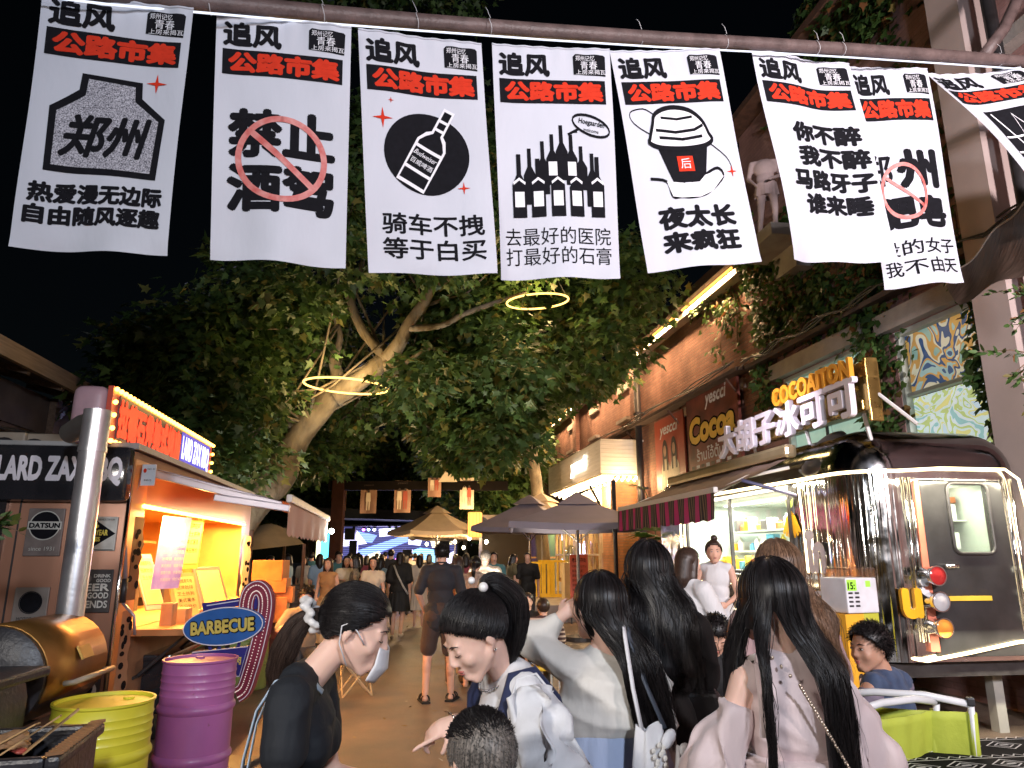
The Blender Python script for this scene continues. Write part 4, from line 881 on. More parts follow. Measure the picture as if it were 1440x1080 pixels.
def boolean_hull(hv, hf, cuts, mats, name, parent, auto=35):
    a = MB(); a.add(hv, hf); ao = a.build('hull_tmp', mats); 
    for c, d in cuts:
        co = MB().box(c, d).build('cut_tmp', mats[1]); md = ao.modifiers.new('b', 'BOOLEAN'); md.object = co; md.operation = 'DIFFERENCE'; md.solver = 'EXACT'; md.material_mode = 'TRANSFER'
    dg = bpy.context.evaluated_depsgraph_get(); me = bpy.data.meshes.new_from_object(ao.evaluated_get(dg)); me.name = name
    for o in [o for o in bpy.data.objects if o.name.startswith(('hull_tmp', 'cut_tmp'))]: bpy.data.objects.remove(o)
    o = bpy.data.objects.new(name, me); COL.objects.link(o); o.parent = parent
    me.transform(wmat(parent).inverted() @ SF); me.polygons.foreach_set('use_smooth', [True]*len(me.polygons)); me.set_sharp_from_angle(angle=R(auto)); return o
WU0, WU1, WZ0, WZ1 = 7.15, 9.9, 1.42, 2.28
body = boolean_hull(hull_v, hull_f, [((TV0+.6, (WU0+WU1)/2, (WZ0+WZ1)/2), (1.9, WU1-WU0, WZ1-WZ0)), ((5.22, TU0+.3, 1.93), (.40, 1.1, .62))], [chrome, inner, chrome_s, chrome_mat('roof_steel_dimmed_reflection', (.22, .22, .23), .12, (1, 1, .6), .10)], 'body', tr)  # roof is the same steel, colour darkened to mute its reddish reflections
Ib = SF.inverted() @ wmat(tr)
for pg in body.data.polygons:
    c_ = Ib @ pg.center
    if pg.material_index == 0 and (c_.z > 2.34 or c_.y > 7.0 or c_.x > 4.75): pg.material_index = 3 if c_.z > 2.34 else 2
# window frame, glass, goods
fr = smb(); t = .05
for c, d in [((TV0-.01, (WU0+WU1)/2, WZ1+t/2), (.05, WU1-WU0+2*t, t)), ((TV0-.01, (WU0+WU1)/2, WZ0-t/2), (.09, WU1-WU0+2*t, t)), ((TV0-.01, WU0-t/2, (WZ0+WZ1)/2), (.05, t, WZ1-WZ0)), ((TV0-.01, WU1+t/2, (WZ0+WZ1)/2), (.05, t, WZ1-WZ0)), ((TV0-.01, 8.55, (WZ0+WZ1)/2), (.04, .03, WZ1-WZ0))]: fr.box(c, d)
fr.build('window_frame', dark_metal, tr, world=True)
smb().box((TV0-.14, (WU0+WU1)/2, WZ0-.05), (.3, WU1-WU0, .03)).build('counter', mat('steel_counter', (.5, .5, .48), rough=.3, metal=.8), tr, world=True)
smb().box((TV0+.02, 9.2, (WZ0+WZ1)/2), (.01, 1.2, WZ1-WZ0-.02)).build('pane', thin_glass('trailer_glass', (.92, .97, .95), .12), tr, world=True)
smb().box((TV0+.02, 7.85, WZ1-.28), (.01, 1.35, .5)).build('pane', thin_glass('trailer_glass'), tr, world=True)
PK = []; rr = random.Random(11); cols = [(.85, .42, .03), (.8, .6, .08), (.75, .75, .72), (.5, .16, .05), (.12, .1, .1), (.1, .3, .45), (.85, .85, .8)]
for sh, z in ((0, 1.42), (1, 1.66), (2, 1.92)):
    if sh: smb().box((TV0+.75, 8.5, z-.015), (.4, 2.6, .02)).build('shelf', white_paint, tr, world=True)
    u = WU0+.15
    while u < WU1-.15:
        w = rr.uniform(.06, .16); h = rr.uniform(.09, .2); k = rr.randrange(7)
        if rr.random() < .8:
            bb = smb()
            if rr.random() < .4: bb.lathe([(w*.4, 0), (w*.42, h*.7), (w*.2, h*.85), (w*.2, h)], 10, c=(TV0+.62 if sh else TV0+.22, u, z))
            else: bb.bbox((TV0+.62 if sh else TV0+.22, u, z+h/2), (.1, w, h), .008, rz=rr.uniform(-.2, .2))
            g = bb.build('package', mat('package_%d' % k, cols[k], rough=.4), None); g['lab'] = '%s %s, trailer window %s,' % (['orange', 'yellow', 'white', 'brown', 'black', 'blue', 'pale'][k], 'bottle' if len(g.data.vertices) == 40 else 'packet', ['counter', 'lower shelf', 'upper shelf'][sh]); PK.append(g)
        u += w+rr.uniform(.01, .08)
ORD = ['first', 'second', 'third', 'fourth', 'fifth', 'sixth', 'seventh', 'eighth', 'ninth', 'tenth', 'eleventh', 'twelfth']
seen = {}
for g in PK[::-1]:
    l = g['lab']; del g['lab']; seen.setdefault(l, []).append(g); tag(g, l+' '+ORD[len(seen[l])-1]+' of its kind from left', 'package', 'goods inside the trailer window')
lamp('AREA', S(8.5, TV0+.55, WZ1-.03), 70, (.98, .97, .86), 2.4, sy=.5, rot=(0, 0, TH+math.pi/2), name='trailer_inside_light')
smb().box((TV0+.5, 8.5, WZ1-.012), (.08, 2.4, .015)).build('ceiling_tube', glow('cool_tube', (.9, 1, .95), 5), tr, world=True)
# light strips round the edges
def strip(pts, name='light_strip', r=.013, m=None, par=None):
    smb().tube(pts, r, 6).build(name, m or white_led, par or tr, smooth=True, world=True)
zt = 2.36
strip([(TV0-.03, 6.9, zt), (TV0-.03, 10.9, zt+.04)]); strip([(TV0-.03, 6.9, zt), (TV0-.03, 6.87, 1.9), (TV0-.03, 6.86, 1.42)]); strip([(TV0-.03, 10.15, 2.3), (TV0-.03, 10.15, 1.3)])
arc = [(TV0+.42-.44*math.cos(a), TU0+.42-.44*math.sin(a), zt+.0) for a in np.linspace(0, math.pi/2, 9)]
strip([(TV0-.03, 6.9, zt)]+arc+[(5.0, TU0-.03, zt+.03), (TV1-.34, TU0-.03, zt+.03), (TV1-.2, TU0-.02, zt-.06), (TV1-.14, TU0-.01, zt-.5), (TV1-.10, TU0-.01, 1.5), (TV1-.06, TU0-.01, .95)])
strip([(TV0-.02, 10.4, .95), (TV0-.04, 6.9, .93), (TV0-.02, 6.45, .82), (TV0+.2, TU0+.1, .74), (4.6, TU0-.04, .70), (5.0, TU0-.06, .76), (5.5, TU0-.06, .84), (6.0, TU0-.02, .86)], r=.016)
strip([(TV0-.3, 9.8, 1.28), (TV0-.3, 7.2, 1.28)], r=.01)
lamp('AREA', S(8.5, TV0-.1, 2.33), 70, (1, .88, .62), 3.6, sy=.05, name='trailer_strip_light', rot=(0, R(20), TH+math.pi/2)).rotation_euler = (0, 0, TH+math.pi/2)
lamp('AREA', S(TU0-.25, 5.3, .95), 20, (1, .9, .65), 1.6, sy=.05, rot=(0, 0, TH), name='trailer_strip_light')
lamp('AREA', S(TU0-.2, 5.1, 2.3), 38, (1, .9, .65), 1.6, sy=.05, rot=(0, 0, TH), name='trailer_strip_light')
# rear door with its window
blackg = mat('smoked_black_panel', (.035, .035, .037), rough=.22, var=.3, scale=3)
df = smb()
df.bbox((5.17, TU0-.02, 1.50), (.86, .05, 1.56), .02)
door = boolean_hull([Vector(v) for v in df.M.inverted() and [SF.inverted() @ Vector(q) for q in df.v]], df.f, [((5.22, TU0, 1.93), (.40, .4, .62))], [blackg, dark_metal], 'door', tr)
fr = smb(); pts = [(5.22+.21*sx_, z) for sx_, z in ()]
def rrect(cx, cz, w, h, r, n=5):
    out = []
    for (sx_, sz, a0) in ((1, -1, -90), (1, 1, 0), (-1, 1, 90), (-1, -1, 180)):
        for k in range(n+1): a = R(a0+90*k/n); out.append((cx+sx_*(w/2-r)+r*math.cos(a), cz+sz*(h/2-r)+r*math.sin(a)))
    return out
smb().tube([(x, TU0-.05, z) for x, z in rrect(5.22, 1.93, .42, .64, .07)], .018, 6, close=True).build('gasket', dark_metal, door, smooth=True, world=True)
smb().box((5.22, TU0-.045, 1.93), (.39, .006, .61)).build('pane', thin_glass('trailer_glass'), door, world=True)
smb().box((5.22, TU0+.35, 1.92), (.39, .25, .015)).build('shelf', white_paint, door, world=True)
for bi, (x, z, w, h, k) in enumerate([(5.1, 1.72, .14, .12, 2), (5.28, 1.73, .16, .16, 6), (5.15, 1.97, .16, .1, 2), (5.3, 2.0, .12, .16, 6), (5.32, 2.12, .1, .06, 3)]):
    tag(smb().bbox((x, TU0+.35, z), (w, .15, h), .01).build('box', mat('package_%d' % k, cols[k]), None), ['white box lower left behind the rear door window', 'pale box lower right behind the rear door window', 'white box upper left behind the rear door window', 'tall pale box upper right behind the rear door window', 'small brown box topmost behind the rear door window'][bi], 'box', 'boxes behind the rear door window')
lamp('POINT', S(TU0+.25, 5.22, 2.19), 2.2, (1, .95, .75), .05, name='trailer_inside_light')
smb().tube([(4.86, TU0-.09, 1.5), (4.98, TU0-.1, 1.5)], .018, 8).build('handle', mat('bright_chrome', (.8, .8, .8), rough=.12, metal=1), door, smooth=True, world=True)
smb().box((5.05, TU0-.06, 1.22), (.5, .02, .04)).build('yellow_strap', mat('yellow_webbing', (.75, .5, .05), rough=.5), door, world=True)
chr_ = mat('bright_chrome', (.8, .8, .8), rough=.12, metal=1)
coral = mat('coral_strip_paint', (.70, .22, .14), rough=.4)
smb().box((4.72, TU0-.015, 1.52), (.09, .04, 1.5), ry=.03).build('coral_strip', coral, tr, world=True)
for x in (4.60, 4.66, 5.66, 5.72): smb().tube([(x, TU0-.02, .85), (x, TU0-.02, 2.3)], .014, 6).build('trim_bar', chr_, tr, smooth=True, world=True)
lens = [mat('red_lens', (.5, .03, .03), rough=.15, coat=.6), mat('grey_lens', (.45, .45, .48), rough=.12, coat=.6), mat('amber_lens', (.8, .32, .05), rough=.15, coat=.6), mat('pink_lens', (.55, .28, .2), rough=.2, coat=.6)]
for (x, lm) in ((4.70, (0, 1, 2)), (5.84, (3, 1, 2))):
    for i, l in enumerate(lm):
        z = 1.42-i*.22; g = smb(); g.lathe([(.075, 0), (.075, .13), (.088, .15), (.088, .17), (.078, .17), (.078, .12)], 20, caps=False, M=SF @ Matrix.Translation((x, TU0-.01, z)) @ Matrix.Rotation(math.pi/2, 4, 'X')); lo = g.build('tail_lamp', chr_, tr, smooth=True, world=True, auto=40)
        g = smb(); g.lathe([(.0, .176), (.05, .170), (.079, .155)], 20, M=SF @ Matrix.Translation((x, TU0-.01, z)) @ Matrix.Rotation(math.pi/2, 4, 'X'), caps=False); g.build('lens', lens[l], lo, smooth=True, world=True)
# chassis, wheels, feet
smb().box((5.07, 8.7, .6), (1.7, 5.2, .12)).build('chassis', dark_metal, tr, world=True)
for u in (8.3, 9.2):
    for v_ in (TV0+.12, TV1-.12):
        w = smb(); w.lathe([(.18, -.1), (.33, -.1), (.35, -.05), (.35, .05), (.33, .1), (.18, .1)], 24, M=SF @ Matrix.Translation((v_, u, .35)) @ Matrix.Rotation(math.pi/2, 4, 'Y')); w.build('wheel', mat('tyre_rubber', (.02, .02, .02), rough=.8), tr, smooth=True, world=True, auto=40)
for u, v_ in ((6.4, 4.5), (6.4, 5.6)): smb().box((v_, u, .28), (.1, .1, .56)).build('leg', mat('grey_block', (.3, .3, .28), rough=.8), tr, world=True)
# yellow flower and lettering on the side near the corner
flower = MB(); Mf = face(7.10, TV0-.012, 1.35, LANE_R)
for i in range(7):
    a = (i-3)*.2; flat_print(flower, rotp(poly([(0, 0), (.035, -.12), (.02, -.30), (-.02, -.30), (-.035, -.12)]), 0, 0, a, 1), Mf @ Matrix.Translation((-.02, 0, .72)), .004+i*.0005, 0)
for a in (-.6, 0, .6): flat_print(flower, rotp(poly([(0, 0), (.03, .06), (0, .14), (-.03, .06)]), 0, 0, a, 1), Mf @ Matrix.Translation((-.02, 0, .72)), .008, 1)
flower.build('flower_decal', [mat('yellow_decal', (.85, .45, .02), rough=.4), mat('green_decal', (.3, .4, .08), rough=.5)], tr, world=True)
q = MB(); flat_print(q, text_box('โก', .0, .0, .34, .42, bold=.07), face(6.85, TV0-.04, 1.42, LANE_R), .006, 0)
flat_print(q, text_box('อ้าโก', .0, .0, .52, .24, bold=.04), face(7.0, TV0-.05, 1.02, LANE_R), .006, 0); flat_print(q, text_box('ปี้อัตั้ม', .0, .0, .55, .22, bold=.04), face(6.95, TV0-.05, .80, LANE_R), .006, 1)
q.build('foreign_lettering', [mat('lilac_print', (.68, .64, .74), rough=.5), mat('orange_print', (.8, .42, .05), rough=.5)], tr, world=True)
Mq = SF @ Matrix.Translation((4.42, TU0-.03, 1.05)); q = MB(); flat_print(q, text_box('น', 0, 0, .20, .26, bold=.06, extrude=.02), Mq, .0, 0); flat_print(q, text_box('ะ', .2, .2, .28, .34, bold=.05, extrude=.02), Mq, .0, 1)
q.build('foreign_letter', [mat('yellow_decal', (.85, .45, .02)), ink_white], tr, world=True)
# awning of the trailer
stripe_m, nt, b_ = newmat('striped_awning'); tc = nd(nt, 'ShaderNodeTexCoord'); sx_ = nd(nt, 'ShaderNodeSeparateXYZ'); nt.links.new(tc.outputs['Object'], sx_.inputs[0])
fr_ = nd(nt, 'ShaderNodeMath', operation='MULTIPLY'); fr_.inputs[1].default_value = 3.3; nt.links.new(sx_.outputs[1], fr_.inputs[0]); f2 = nd(nt, 'ShaderNodeMath', operation='FRACT'); nt.links.new(fr_.outputs[0], f2.inputs[0])
rp = nd(nt, 'ShaderNodeValToRGB'); rp.color_ramp.interpolation = 'CONSTANT'; el = rp.color_ramp.elements; seq = [(0, (.50, .04, .20)), (.34, (.035, .03, .035)), (.46, (.22, .16, .10)), (.52, (.04, .035, .04)), (.66, (.26, .19, .12)), (.72, (.035, .03, .035)), (.86, (.2, .15, .1)), (.92, (.035, .03, .035))]
while len(el) < len(seq): el.new(.5)
for e_, (p_, c_) in zip(el, seq): e_.position = p_; e_.color = rgb(c_)
nt.links.new(f2.outputs[0], rp.inputs[0]); nt.links.new(rp.outputs[0], b_.inputs['Base Color']); b_.inputs['Roughness'].default_value = .8
aw = sthing('awning', 'brown trailer awning with pink and black striped scalloped valance', 'awning', 8.5, TV0-.05, 2.5)
A0, A1, AV = 6.9, 10.2, 3.18
g = smb(); g.grid(lambda s, t: (TV0-.05+(AV-TV0+.05)*t, A0+(A1-A0)*s, 2.62-.38*t-.03*math.sin(math.pi*t)+.008*math.sin(s*40)), 24, 8); g.build('canopy', mat('brown_canvas', (.13, .08, .06), rough=.8, var=.1, bump=.1), aw, smooth=True, world=True)
g = smb(); g.grid(lambda s, t: (AV-.02-.03*math.sin(s*60)*t*.5, A0+(A1-A0)*s+.03*t, 2.22-.27*t-.02*abs(math.sin(s*math.pi*11))*t), 110, 4); g.build('valance', stripe_m, aw, smooth=True, world=True)
smb().bbox((AV, (A0+A1)/2, 2.245), (.05, A1-A0, .06), .01).build('front_rail', white_paint, aw, world=True)
smb().bbox((TV0-.1, (A0+A1)/2, 2.66), (.14, A1-A0+.1, .14), .04).build('roller_box', mat('brass_coloured_case', (.45, .36, .22), rough=.3, metal=.7), aw, world=True)
for u in (A0+.1, A1-.1): smb().tube([(TV0-.05, u, 2.5), (3.7, u+.25, 2.42), (AV+.02, u, 2.22)], .018, 6).build('arm', white_paint, aw, smooth=True, world=True)
smb().tube([(AV+.3, A0+.03, 2.35), (TV0-.05, A0+.02, 2.2)], .02, 6).build('strut', mat('gas_strut', (.1, .1, .2), rough=.3), aw, smooth=True, world=True)
# roof sign
rs_ = sthing('roof_sign', 'gold box sign on trailer roof with white block characters under orange letters', 'sign', 7.2, 4.3, 2.75)
gold = mat('brushed_gold', (.45, .31, .10), rough=.28, metal=.9, var=.2)
Mr = face(8.75, 4.30, 2.83, LANE_R)
MB(Mr).bbox((1.35, .10, .16), (2.75, .18, .10), .01).build('lower_box', gold, rs_, world=True)
MB(Mr).bbox((1.4, .10, .26), (2.8, .14, .32), .01).build('box', gold, rs_, world=True)
MB(Mr).bbox((2.1, .10, .50), (1.4, .14, .16), .01).build('upper_box', gold, rs_, world=True)
MB(Mr).bbox((2.78, .10, .30), (.04, .13, .62), .01).build('end_cap', gold, rs_, world=True)
q = MB(); wch = mat('white_channel_letter', (.84, .78, .86), rough=.45, var=.03)
ts = text_box('大胡子冰可可', -.25, .02, 2.74, .43, bold=.032, extrude=.05); q.add([(v[0], -.05-v[2]*.6, v[1]+v[0]*.012) for v in ts[0]], ts[1], 0, Mr); q.build('channel_characters', wch, rs_, world=True)
q = MB(); ts = text_box('COCOAITON', 1.25, .42, 2.72, .63, bold=.04, extrude=.04); q.add([(v[0], -.06-v[2]*.6, v[1]) for v in ts[0]], ts[1], 0, Mr); q.build('orange_letters', mat('orange_letter', (.85, .36, .03), rough=.4), rs_, world=True)
for x in (.4, 1.6, 2.6): MB(Mr).tube([(x, .1, .1), (x, .15, -.18)], .02, 6).build('support', white_paint, rs_, world=True)
MB(Mr).tube([(2.75, .12, .3), (3.05, .3, -.08)], .018, 6).build('support', white_paint, rs_, world=True)
lamp('SPOT', S(6.9, 3.3, 3.3), 55, (.95, .88, 1), .15, target=S(7.3, 4.3, 3.0), spot=90, name='sign_light')
# round dark tyre cover on the trailer roof shoulder
smb().lathe([(0, .03), (.18, .05), (.26, .03), (.3, 0), (.3, -.05)], 28, M=SF @ Matrix.Translation((TV0+.16, 6.7, 2.62)) @ Matrix.Rotation(-R(50), 4, 'Y')).build('round_vent', mat('dark_vent_cover', (.06, .055, .05), rough=.35, metal=.5), tr, smooth=True, world=True)

# yellow advertising pillar with a machine on top
pl = thing('photo_pillar', 'yellow and lime pillar printed with small portraits, white machine on top', 'stand', fwd(1198, 900, 5.3), .35); pl.scale = (.82, .82, 1)
hh = 1.20
MB().box((-.09, 0, hh/2), (.20, .30, hh)).build('yellow_side', mat('amber_card', (.85, .42, .03), rough=.5), pl); MB().box((.11, .02, hh/2), (.19, .28, hh)).build('lime_side', mat('lime_card', (.50, .50, .05), rough=.5), pl)
q = MB()
for r_ in range(5):
    for cx in (-.09, .11):
        z = hh-.26-r_*.23; y = -.151 if cx < 0 else -.121; M_ = Matrix.Translation((cx, y, z))
        flat_print(q, poly([(-.05, -.05), (.05, -.05), (.035, .0), (.02, .02), (-.02, .02), (-.035, .0)]), M_, .002, 0); flat_print(q, disc(0, .055, .026, .038, 16), M_, .003, 1)
        flat_print(q, poly([(-.027, .06), (-.028, .085), (-.01, .105), (.012, .105), (.028, .085), (.027, .06), (.02, .075), (-.02, .075)]), M_, .004, 2); flat_print(q, poly([(-.022, .045), (.022, .045), (.014, .018), (0, .01), (-.014, .018)]), M_, .004, 2); flat_print(q, rect(-.008, .036, .008, .042), M_, .005, 1)
        flat_print(q, text_box('โอ้ตั้น', -.035, .125, .035, .145, bold=.01), M_, .003, 2)
q.build('portrait_print', [mat('printed_shirt', (.6, .62, .68), rough=.6), skin_p, hair_p], pl)
mc = thing('white_machine', 'white boxy machine with green price label on top of the yellow pillar', 'machine', fwd(1198, 900, 5.3)+Vector((0, 0, hh)), .35); mc.scale = (.82, .82, .82)
MB().bbox((.02, 0, .15), (.34, .30, .29), .012).build('housing', mat('white_plastic', (.66, .66, .70), rough=.4), mc); MB().bbox((.16, .1, .2), (.3, .3, .36), .02).build('clear_cover', thin_glass('cover_glass', (.9, .9, .92), .2), mc)
MB().box((-.09, -.152, .235), (.10, .004, .09)).build('price_label', mat('green_label', (.3, .62, .05), rough=.5, emit=.25, ecol=(.4, .9, .1)), mc)
q = text_box('15:', -.135, .2, -.06, .26, bold=.03); g = MB(); g.add([(v[0], -.156, v[1]) for v in q[0]], q[1]); g.build('price_digits', ink_black, mc)
MB().box((.09, -.152, .245), (.05, .004, .05)).build('green_square', mat('green_label', (.3, .62, .05)), mc)
for i in range(4):
    for j in range(2): MB().bbox((-.11+j*.07, -.151, .17-i*.035), (.045, .006, .016), .003).build('vent_slot', dark_metal, mc)

# dark awning sheet at the right edge
da = thing('tarpaulin', 'dark brown translucent tarpaulin sloping in at the right edge over the trailer', 'tarpaulin', at(1400, 340, 6))
p0, p1, p2, p3 = at(1330, 402, 6.8), at(1460, 262, 5.6), at(1560, 330, 4.8), at(1350, 425, 5.9)
g = MB(); g.grid(lambda s, t: p0.lerp(p1, s).lerp(p3.lerp(p2, s), t)+Vector((0, 0, -.08*math.sin(math.pi*t)+.03*math.sin(s*14+t*4))), 20, 10); g.build('sheet', mat('brown_tarpaulin', (.10, .065, .05), rough=.35, var=.4, scale=5, stretch=(1, 6, 1), bump=.3, bscale=6), da, smooth=True, world=True)
MB().tube([p0.lerp(p1, s)+Vector((0, 0, .03*math.sin(s*14))) for s in np.linspace(0, 1, 20)], .012, 6).build('hem', mat('pale_hem', (.5, .42, .38)), da, smooth=True, world=True)

# ---------------------------------------------------------------- barbecue truck
copper = mat('copper_brown_panel', (.34, .17, .11), rough=.32, var=.12, scale=1.5, metal=.35, stretch=(1, 1, .2))
orange_pan = mat('orange_painted_panel', (.50, .20, .06), rough=.5, var=.15, scale=3)
black_gloss = mat('black_gloss', (.02, .02, .024), rough=.12, coat=.5)
ply = mat('plywood', (.50, .30, .13), rough=.6, var=.2, scale=3, stretch=(1, 8, 1))
bt_ = sthing('barbecue_truck', 'copper brown barbecue trailer with black name band, open serving hatch glowing orange', 'food truck', 8.5, -3.1)
BU0, BU1, BV0, BV1, BZ0, BZ1 = 6.1, 10.9, -4.8, -2.12, .42, 2.42
hv = [Vector((x, y, z)) for x in (BV0, BV1) for y in (BU0, BU1) for z in (BZ0, BZ1)]
hb = MB().bbox(((BV0+BV1)/2, (BU0+BU1)/2, (BZ0+BZ1)/2), (BV1-BV0, BU1-BU0, BZ1-BZ0), .03)
OU0, OU1, OZ0, OZ1 = 6.45, 10.35, 1.02, 2.02
boolean_hull([Vector(v) for v in hb.v], hb.f, [((BV1-.8, (OU0+OU1)/2, (OZ0+OZ1)/2), (1.9, OU1-OU0, OZ1-OZ0))], [copper, mat('orange_lit_lining', (.62, .33, .10), rough=.6, var=.15)], 'body', bt_)
smb().box((BV1+.006, (OU0+BU0)/2, 1.4), (.012, OU0-BU0-.02, 1.9)).build('side_panel', orange_pan, bt_, world=True)
smb().box((BV1+.006, (BU0+BU1)/2, .72), (.012, 4.7, .55)).build('side_panel', mat('worn_brown_panel', (.26, .13, .07), rough=.6, var=.3, scale=4), bt_, world=True)
# near face: panel seams, black door gap, name band
NF = face(0, 0, 0, 0)     # near face looks towards the camera: local x = +v
def nface(v, z): return SF @ Matrix.Translation((v, BU0, z))
for v in (-2.42, -2.9, -3.35, -3.8): smb().box((v, BU0-.003, 1.25), (.012, .008, 1.6)).build('seam', dark_metal, bt_, world=True)
smb().box((-3.03, BU0-.02, 1.25), (.09, .04, 1.66)).build('door_gap_bar', black_gloss, bt_, world=True); smb().box((-3.13, BU0-.02, 1.25), (.05, .03, 1.66)).build('door_gap_bar', black_gloss, bt_, world=True)
smb().tube([(BV1+.0, BU0-.01, .45), (BV1+.0, BU0-.01, 2.05)], .016, 6).build('corner_trim', mat('bright_chrome', (.8, .8, .8), rough=.12, metal=1), bt_, smooth=True, world=True)
smb().bbox(((BV0+BV1)/2+.0, BU0-.05, 2.22), (BV1-BV0+.02, .12, .44), .05).build('name_band', black_gloss, bt_, smooth=True, world=True, auto=30)
q = MB(); flat_print(q, text_box('LARD ZAX BBQ', 0, 0, .90, .23, bold=.05), nface(-3.06, 2.12), .115, 0); q.build('name_lettering', mat('white_vinyl', (.7, .68, .74), rough=.5), bt_, world=True)
smb().box(((BV0+BV1)/2, (BU0+BU1)/2, BZ1+.03), (BV1-BV0+.06, BU1-BU0+.06, .05)).build('roof', mat('grey_roof_sheet', (.3, .3, .3), rough=.5), bt_, world=True)
for u in (7.35, 9.1):
    smb().lathe([(.2, -.1), (.3, -.1), (.33, -.06), (.33, .06), (.3, .1), (.2, .1)], 28, M=SF @ Matrix.Translation((BV1-.02, u, .33)) @ Matrix.Rotation(math.pi/2, 4, 'Y')).build('tyre', mat('tyre_rubber', (.02, .02, .02), rough=.8), bt_, smooth=True, world=True, auto=40)
    smb().lathe([(.0, .05), (.06, .07), (.08, .05), (.17, .02), (.2, .09)], 20, M=SF @ Matrix.Translation((BV1-.02, u, .33)) @ Matrix.Rotation(math.pi/2, 4, 'Y'), caps=False).build('hub', mat('worn_steel', (.35, .25, .15), rough=.4, metal=.7), bt_, smooth=True, world=True)
g = smb(); g.bbox((BV1+.05, 8.2, .74), (.36, 2.75, .06), .02); g.build('mudguard', black_gloss, bt_, world=True); smb().bbox((BV1+.05, 6.86, .52), (.36, .05, .45), .02).build('mudguard', black_gloss, bt_, world=True)
# counter, brackets, hatch lining
smb().box((BV1+.22, (OU0+OU1)/2-.3, OZ0-.03), (.46, OU1-OU0-.5, .05)).build('counter', orange_pan, bt_, world=True); smb().box((BV1+.455, (OU0+OU1)/2-.3, OZ0-.03), (.02, OU1-OU0-.5, .07)).build('counter_edge', dark_metal, bt_, world=True)
for u in (6.7, 7.3, 7.9, 8.6, 9.4): smb().tube([(BV1+.02, u, .62), (BV1+.38, u, OZ0-.07), (BV1+.02, u, OZ0-.08)], .016, 6).build('bracket', dark_metal, bt_, world=True)
smb().tube([(BV1+.02, 6.6, .62), (BV1+.02, 9.6, .62)], .014, 6).build('bracket_rail', dark_metal, bt_, world=True)
ohot = glow('orange_strip_glow', (1, .46, .08), 9)
smb().tube([(BV1+.03, 6.35, OZ1-.03), (BV1+.03, 10.35, OZ1-.02)], .018, 6).build('light_strip', ohot, bt_, smooth=True, world=True)
lamp('AREA', S(8.4, BV1-.25, OZ1-.05), 68, (1, .50, .13), 3.6, sy=.3, rot=(0, 0, TH+math.pi/2), name='hatch_light')
lamp('AREA', S(8.4, BV1+.12, OZ1-.06), 130, (1, .48, .13), 3.8, sy=.06, rot=(0, 0, TH+math.pi/2), name='hatch_light')
lamp('POINT', S(6.8, BV1+.25, 1.8), 12, (1, .5, .12), .05, name='hatch_light')
# tin plates on the near face
def plate(v, z, w, h, label, draw, mats, base):
    o = thing('tin_plate', label, 'plate', S(BU0-.012, v, z), TH, 'tin plates on the truck end wall'); MB().bbox((0, 0, 0), (w, .016, h), .006).build('plate', base, o); q = MB(); draw(q); q.build('print', mats, o)
I4 = Matrix.Identity(4); cream = mat('aged_white_enamel', (.50, .50, .46), rough=.5, var=.2, scale=12); greyp = mat('grey_enamel', (.16, .13, .12), rough=.5, var=.3, scale=8); yel = mat('yellow_enamel', (.65, .55, .08), rough=.5)
def d1(q):
    flat_print(q, disc(0, .05, .105, .105), I4, .010, 0); flat_print(q, ringp(0, .05, .112, .112, .008), I4, .012, 1); flat_print(q, rect(-.12, .02, .12, .08), I4, .013, 1); flat_print(q, text_box('DATSUN', -.11, .03, .11, .07, bold=.05), I4, .015, 0); flat_print(q, text_box('since 1931', -.09, -.14, .09, -.11), I4, .012, 1)
plate(-2.70, 1.77, .26, .36, 'grey plate with dark disc and a word across it, left of the stove pipe', d1, [ink_black, cream], greyp)
def d2(q):
    flat_print(q, poly([(-.155, 0), (0, .105), (.155, 0), (0, -.105)]), I4, .010, 0); flat_print(q, text_box('GOODYEAR', -.10, -.015, .10, .03, bold=.05), I4, .012, 1); flat_print(q, text_box('TIRES', -.05, -.06, .05, -.025, bold=.05), I4, .012, 1); flat_print(q, text_box('SERVICE STATION', .02, .10, .14, .115), I4, .012, 0); flat_print(q, rect(-.15, -.125, .15, -.12), I4, .012, 0); flat_print(q, disc(0, .055, .03, .018, 12), I4, .012, 1)
plate(-2.34, 1.76, .32, .26, 'pale plate with black diamond and yellow words, near the corner of the truck', d2, [ink_black, yel], cream)
def d3(q):
    for s_, x0, x1, z0, z1 in [('DRINK', .0, .12, .10, .125), ('GOOD', .02, .125, .065, .09), ('BEER', -.12, .12, .0, .055), ('GOOD', -.03, .12, -.055, -.01), ('FRIENDS', -.12, .12, -.125, -.07)]: flat_print(q, text_box(s_, x0, z0, x1, z1, bold=.03), I4, .010, 0)
    flat_print(q, disc(-.065, .09, .05, .045, 20), I4, .010, 1); flat_print(q, rect(-.11, -.04, -.05, -.03), I4, .010, 0)
plate(-2.30, 1.33, .27, .32, 'black plate saying drink good beer good friends beside the stove pipe', d3, [cream, greyp], mat('black_enamel', (.035, .03, .03), rough=.5, var=.3))
def d4(q): flat_print(q, disc(0, .03, .075, .075), I4, .010, 0); flat_print(q, ringp(0, .03, .082, .082, .006), I4, .012, 0); flat_print(q, text_box('MOTOR OIL', -.08, -.10, .08, -.075), I4, .012, 0)
plate(-2.72, 1.22, .24, .28, 'small pale plate with dark disc, low above the smoker lid', d4, [ink_black], mat('dull_grey_enamel', (.22, .19, .17), rough=.5))
def d5(q): flat_print(q, poly([(-.08, .08), (.08, .08), (0, -.1)]), I4, .010, 0)
plate(-3.3, 1.74, .26, .40, 'dim brown plate with a downward triangle on the dark door', d5, [ink_black], greyp)
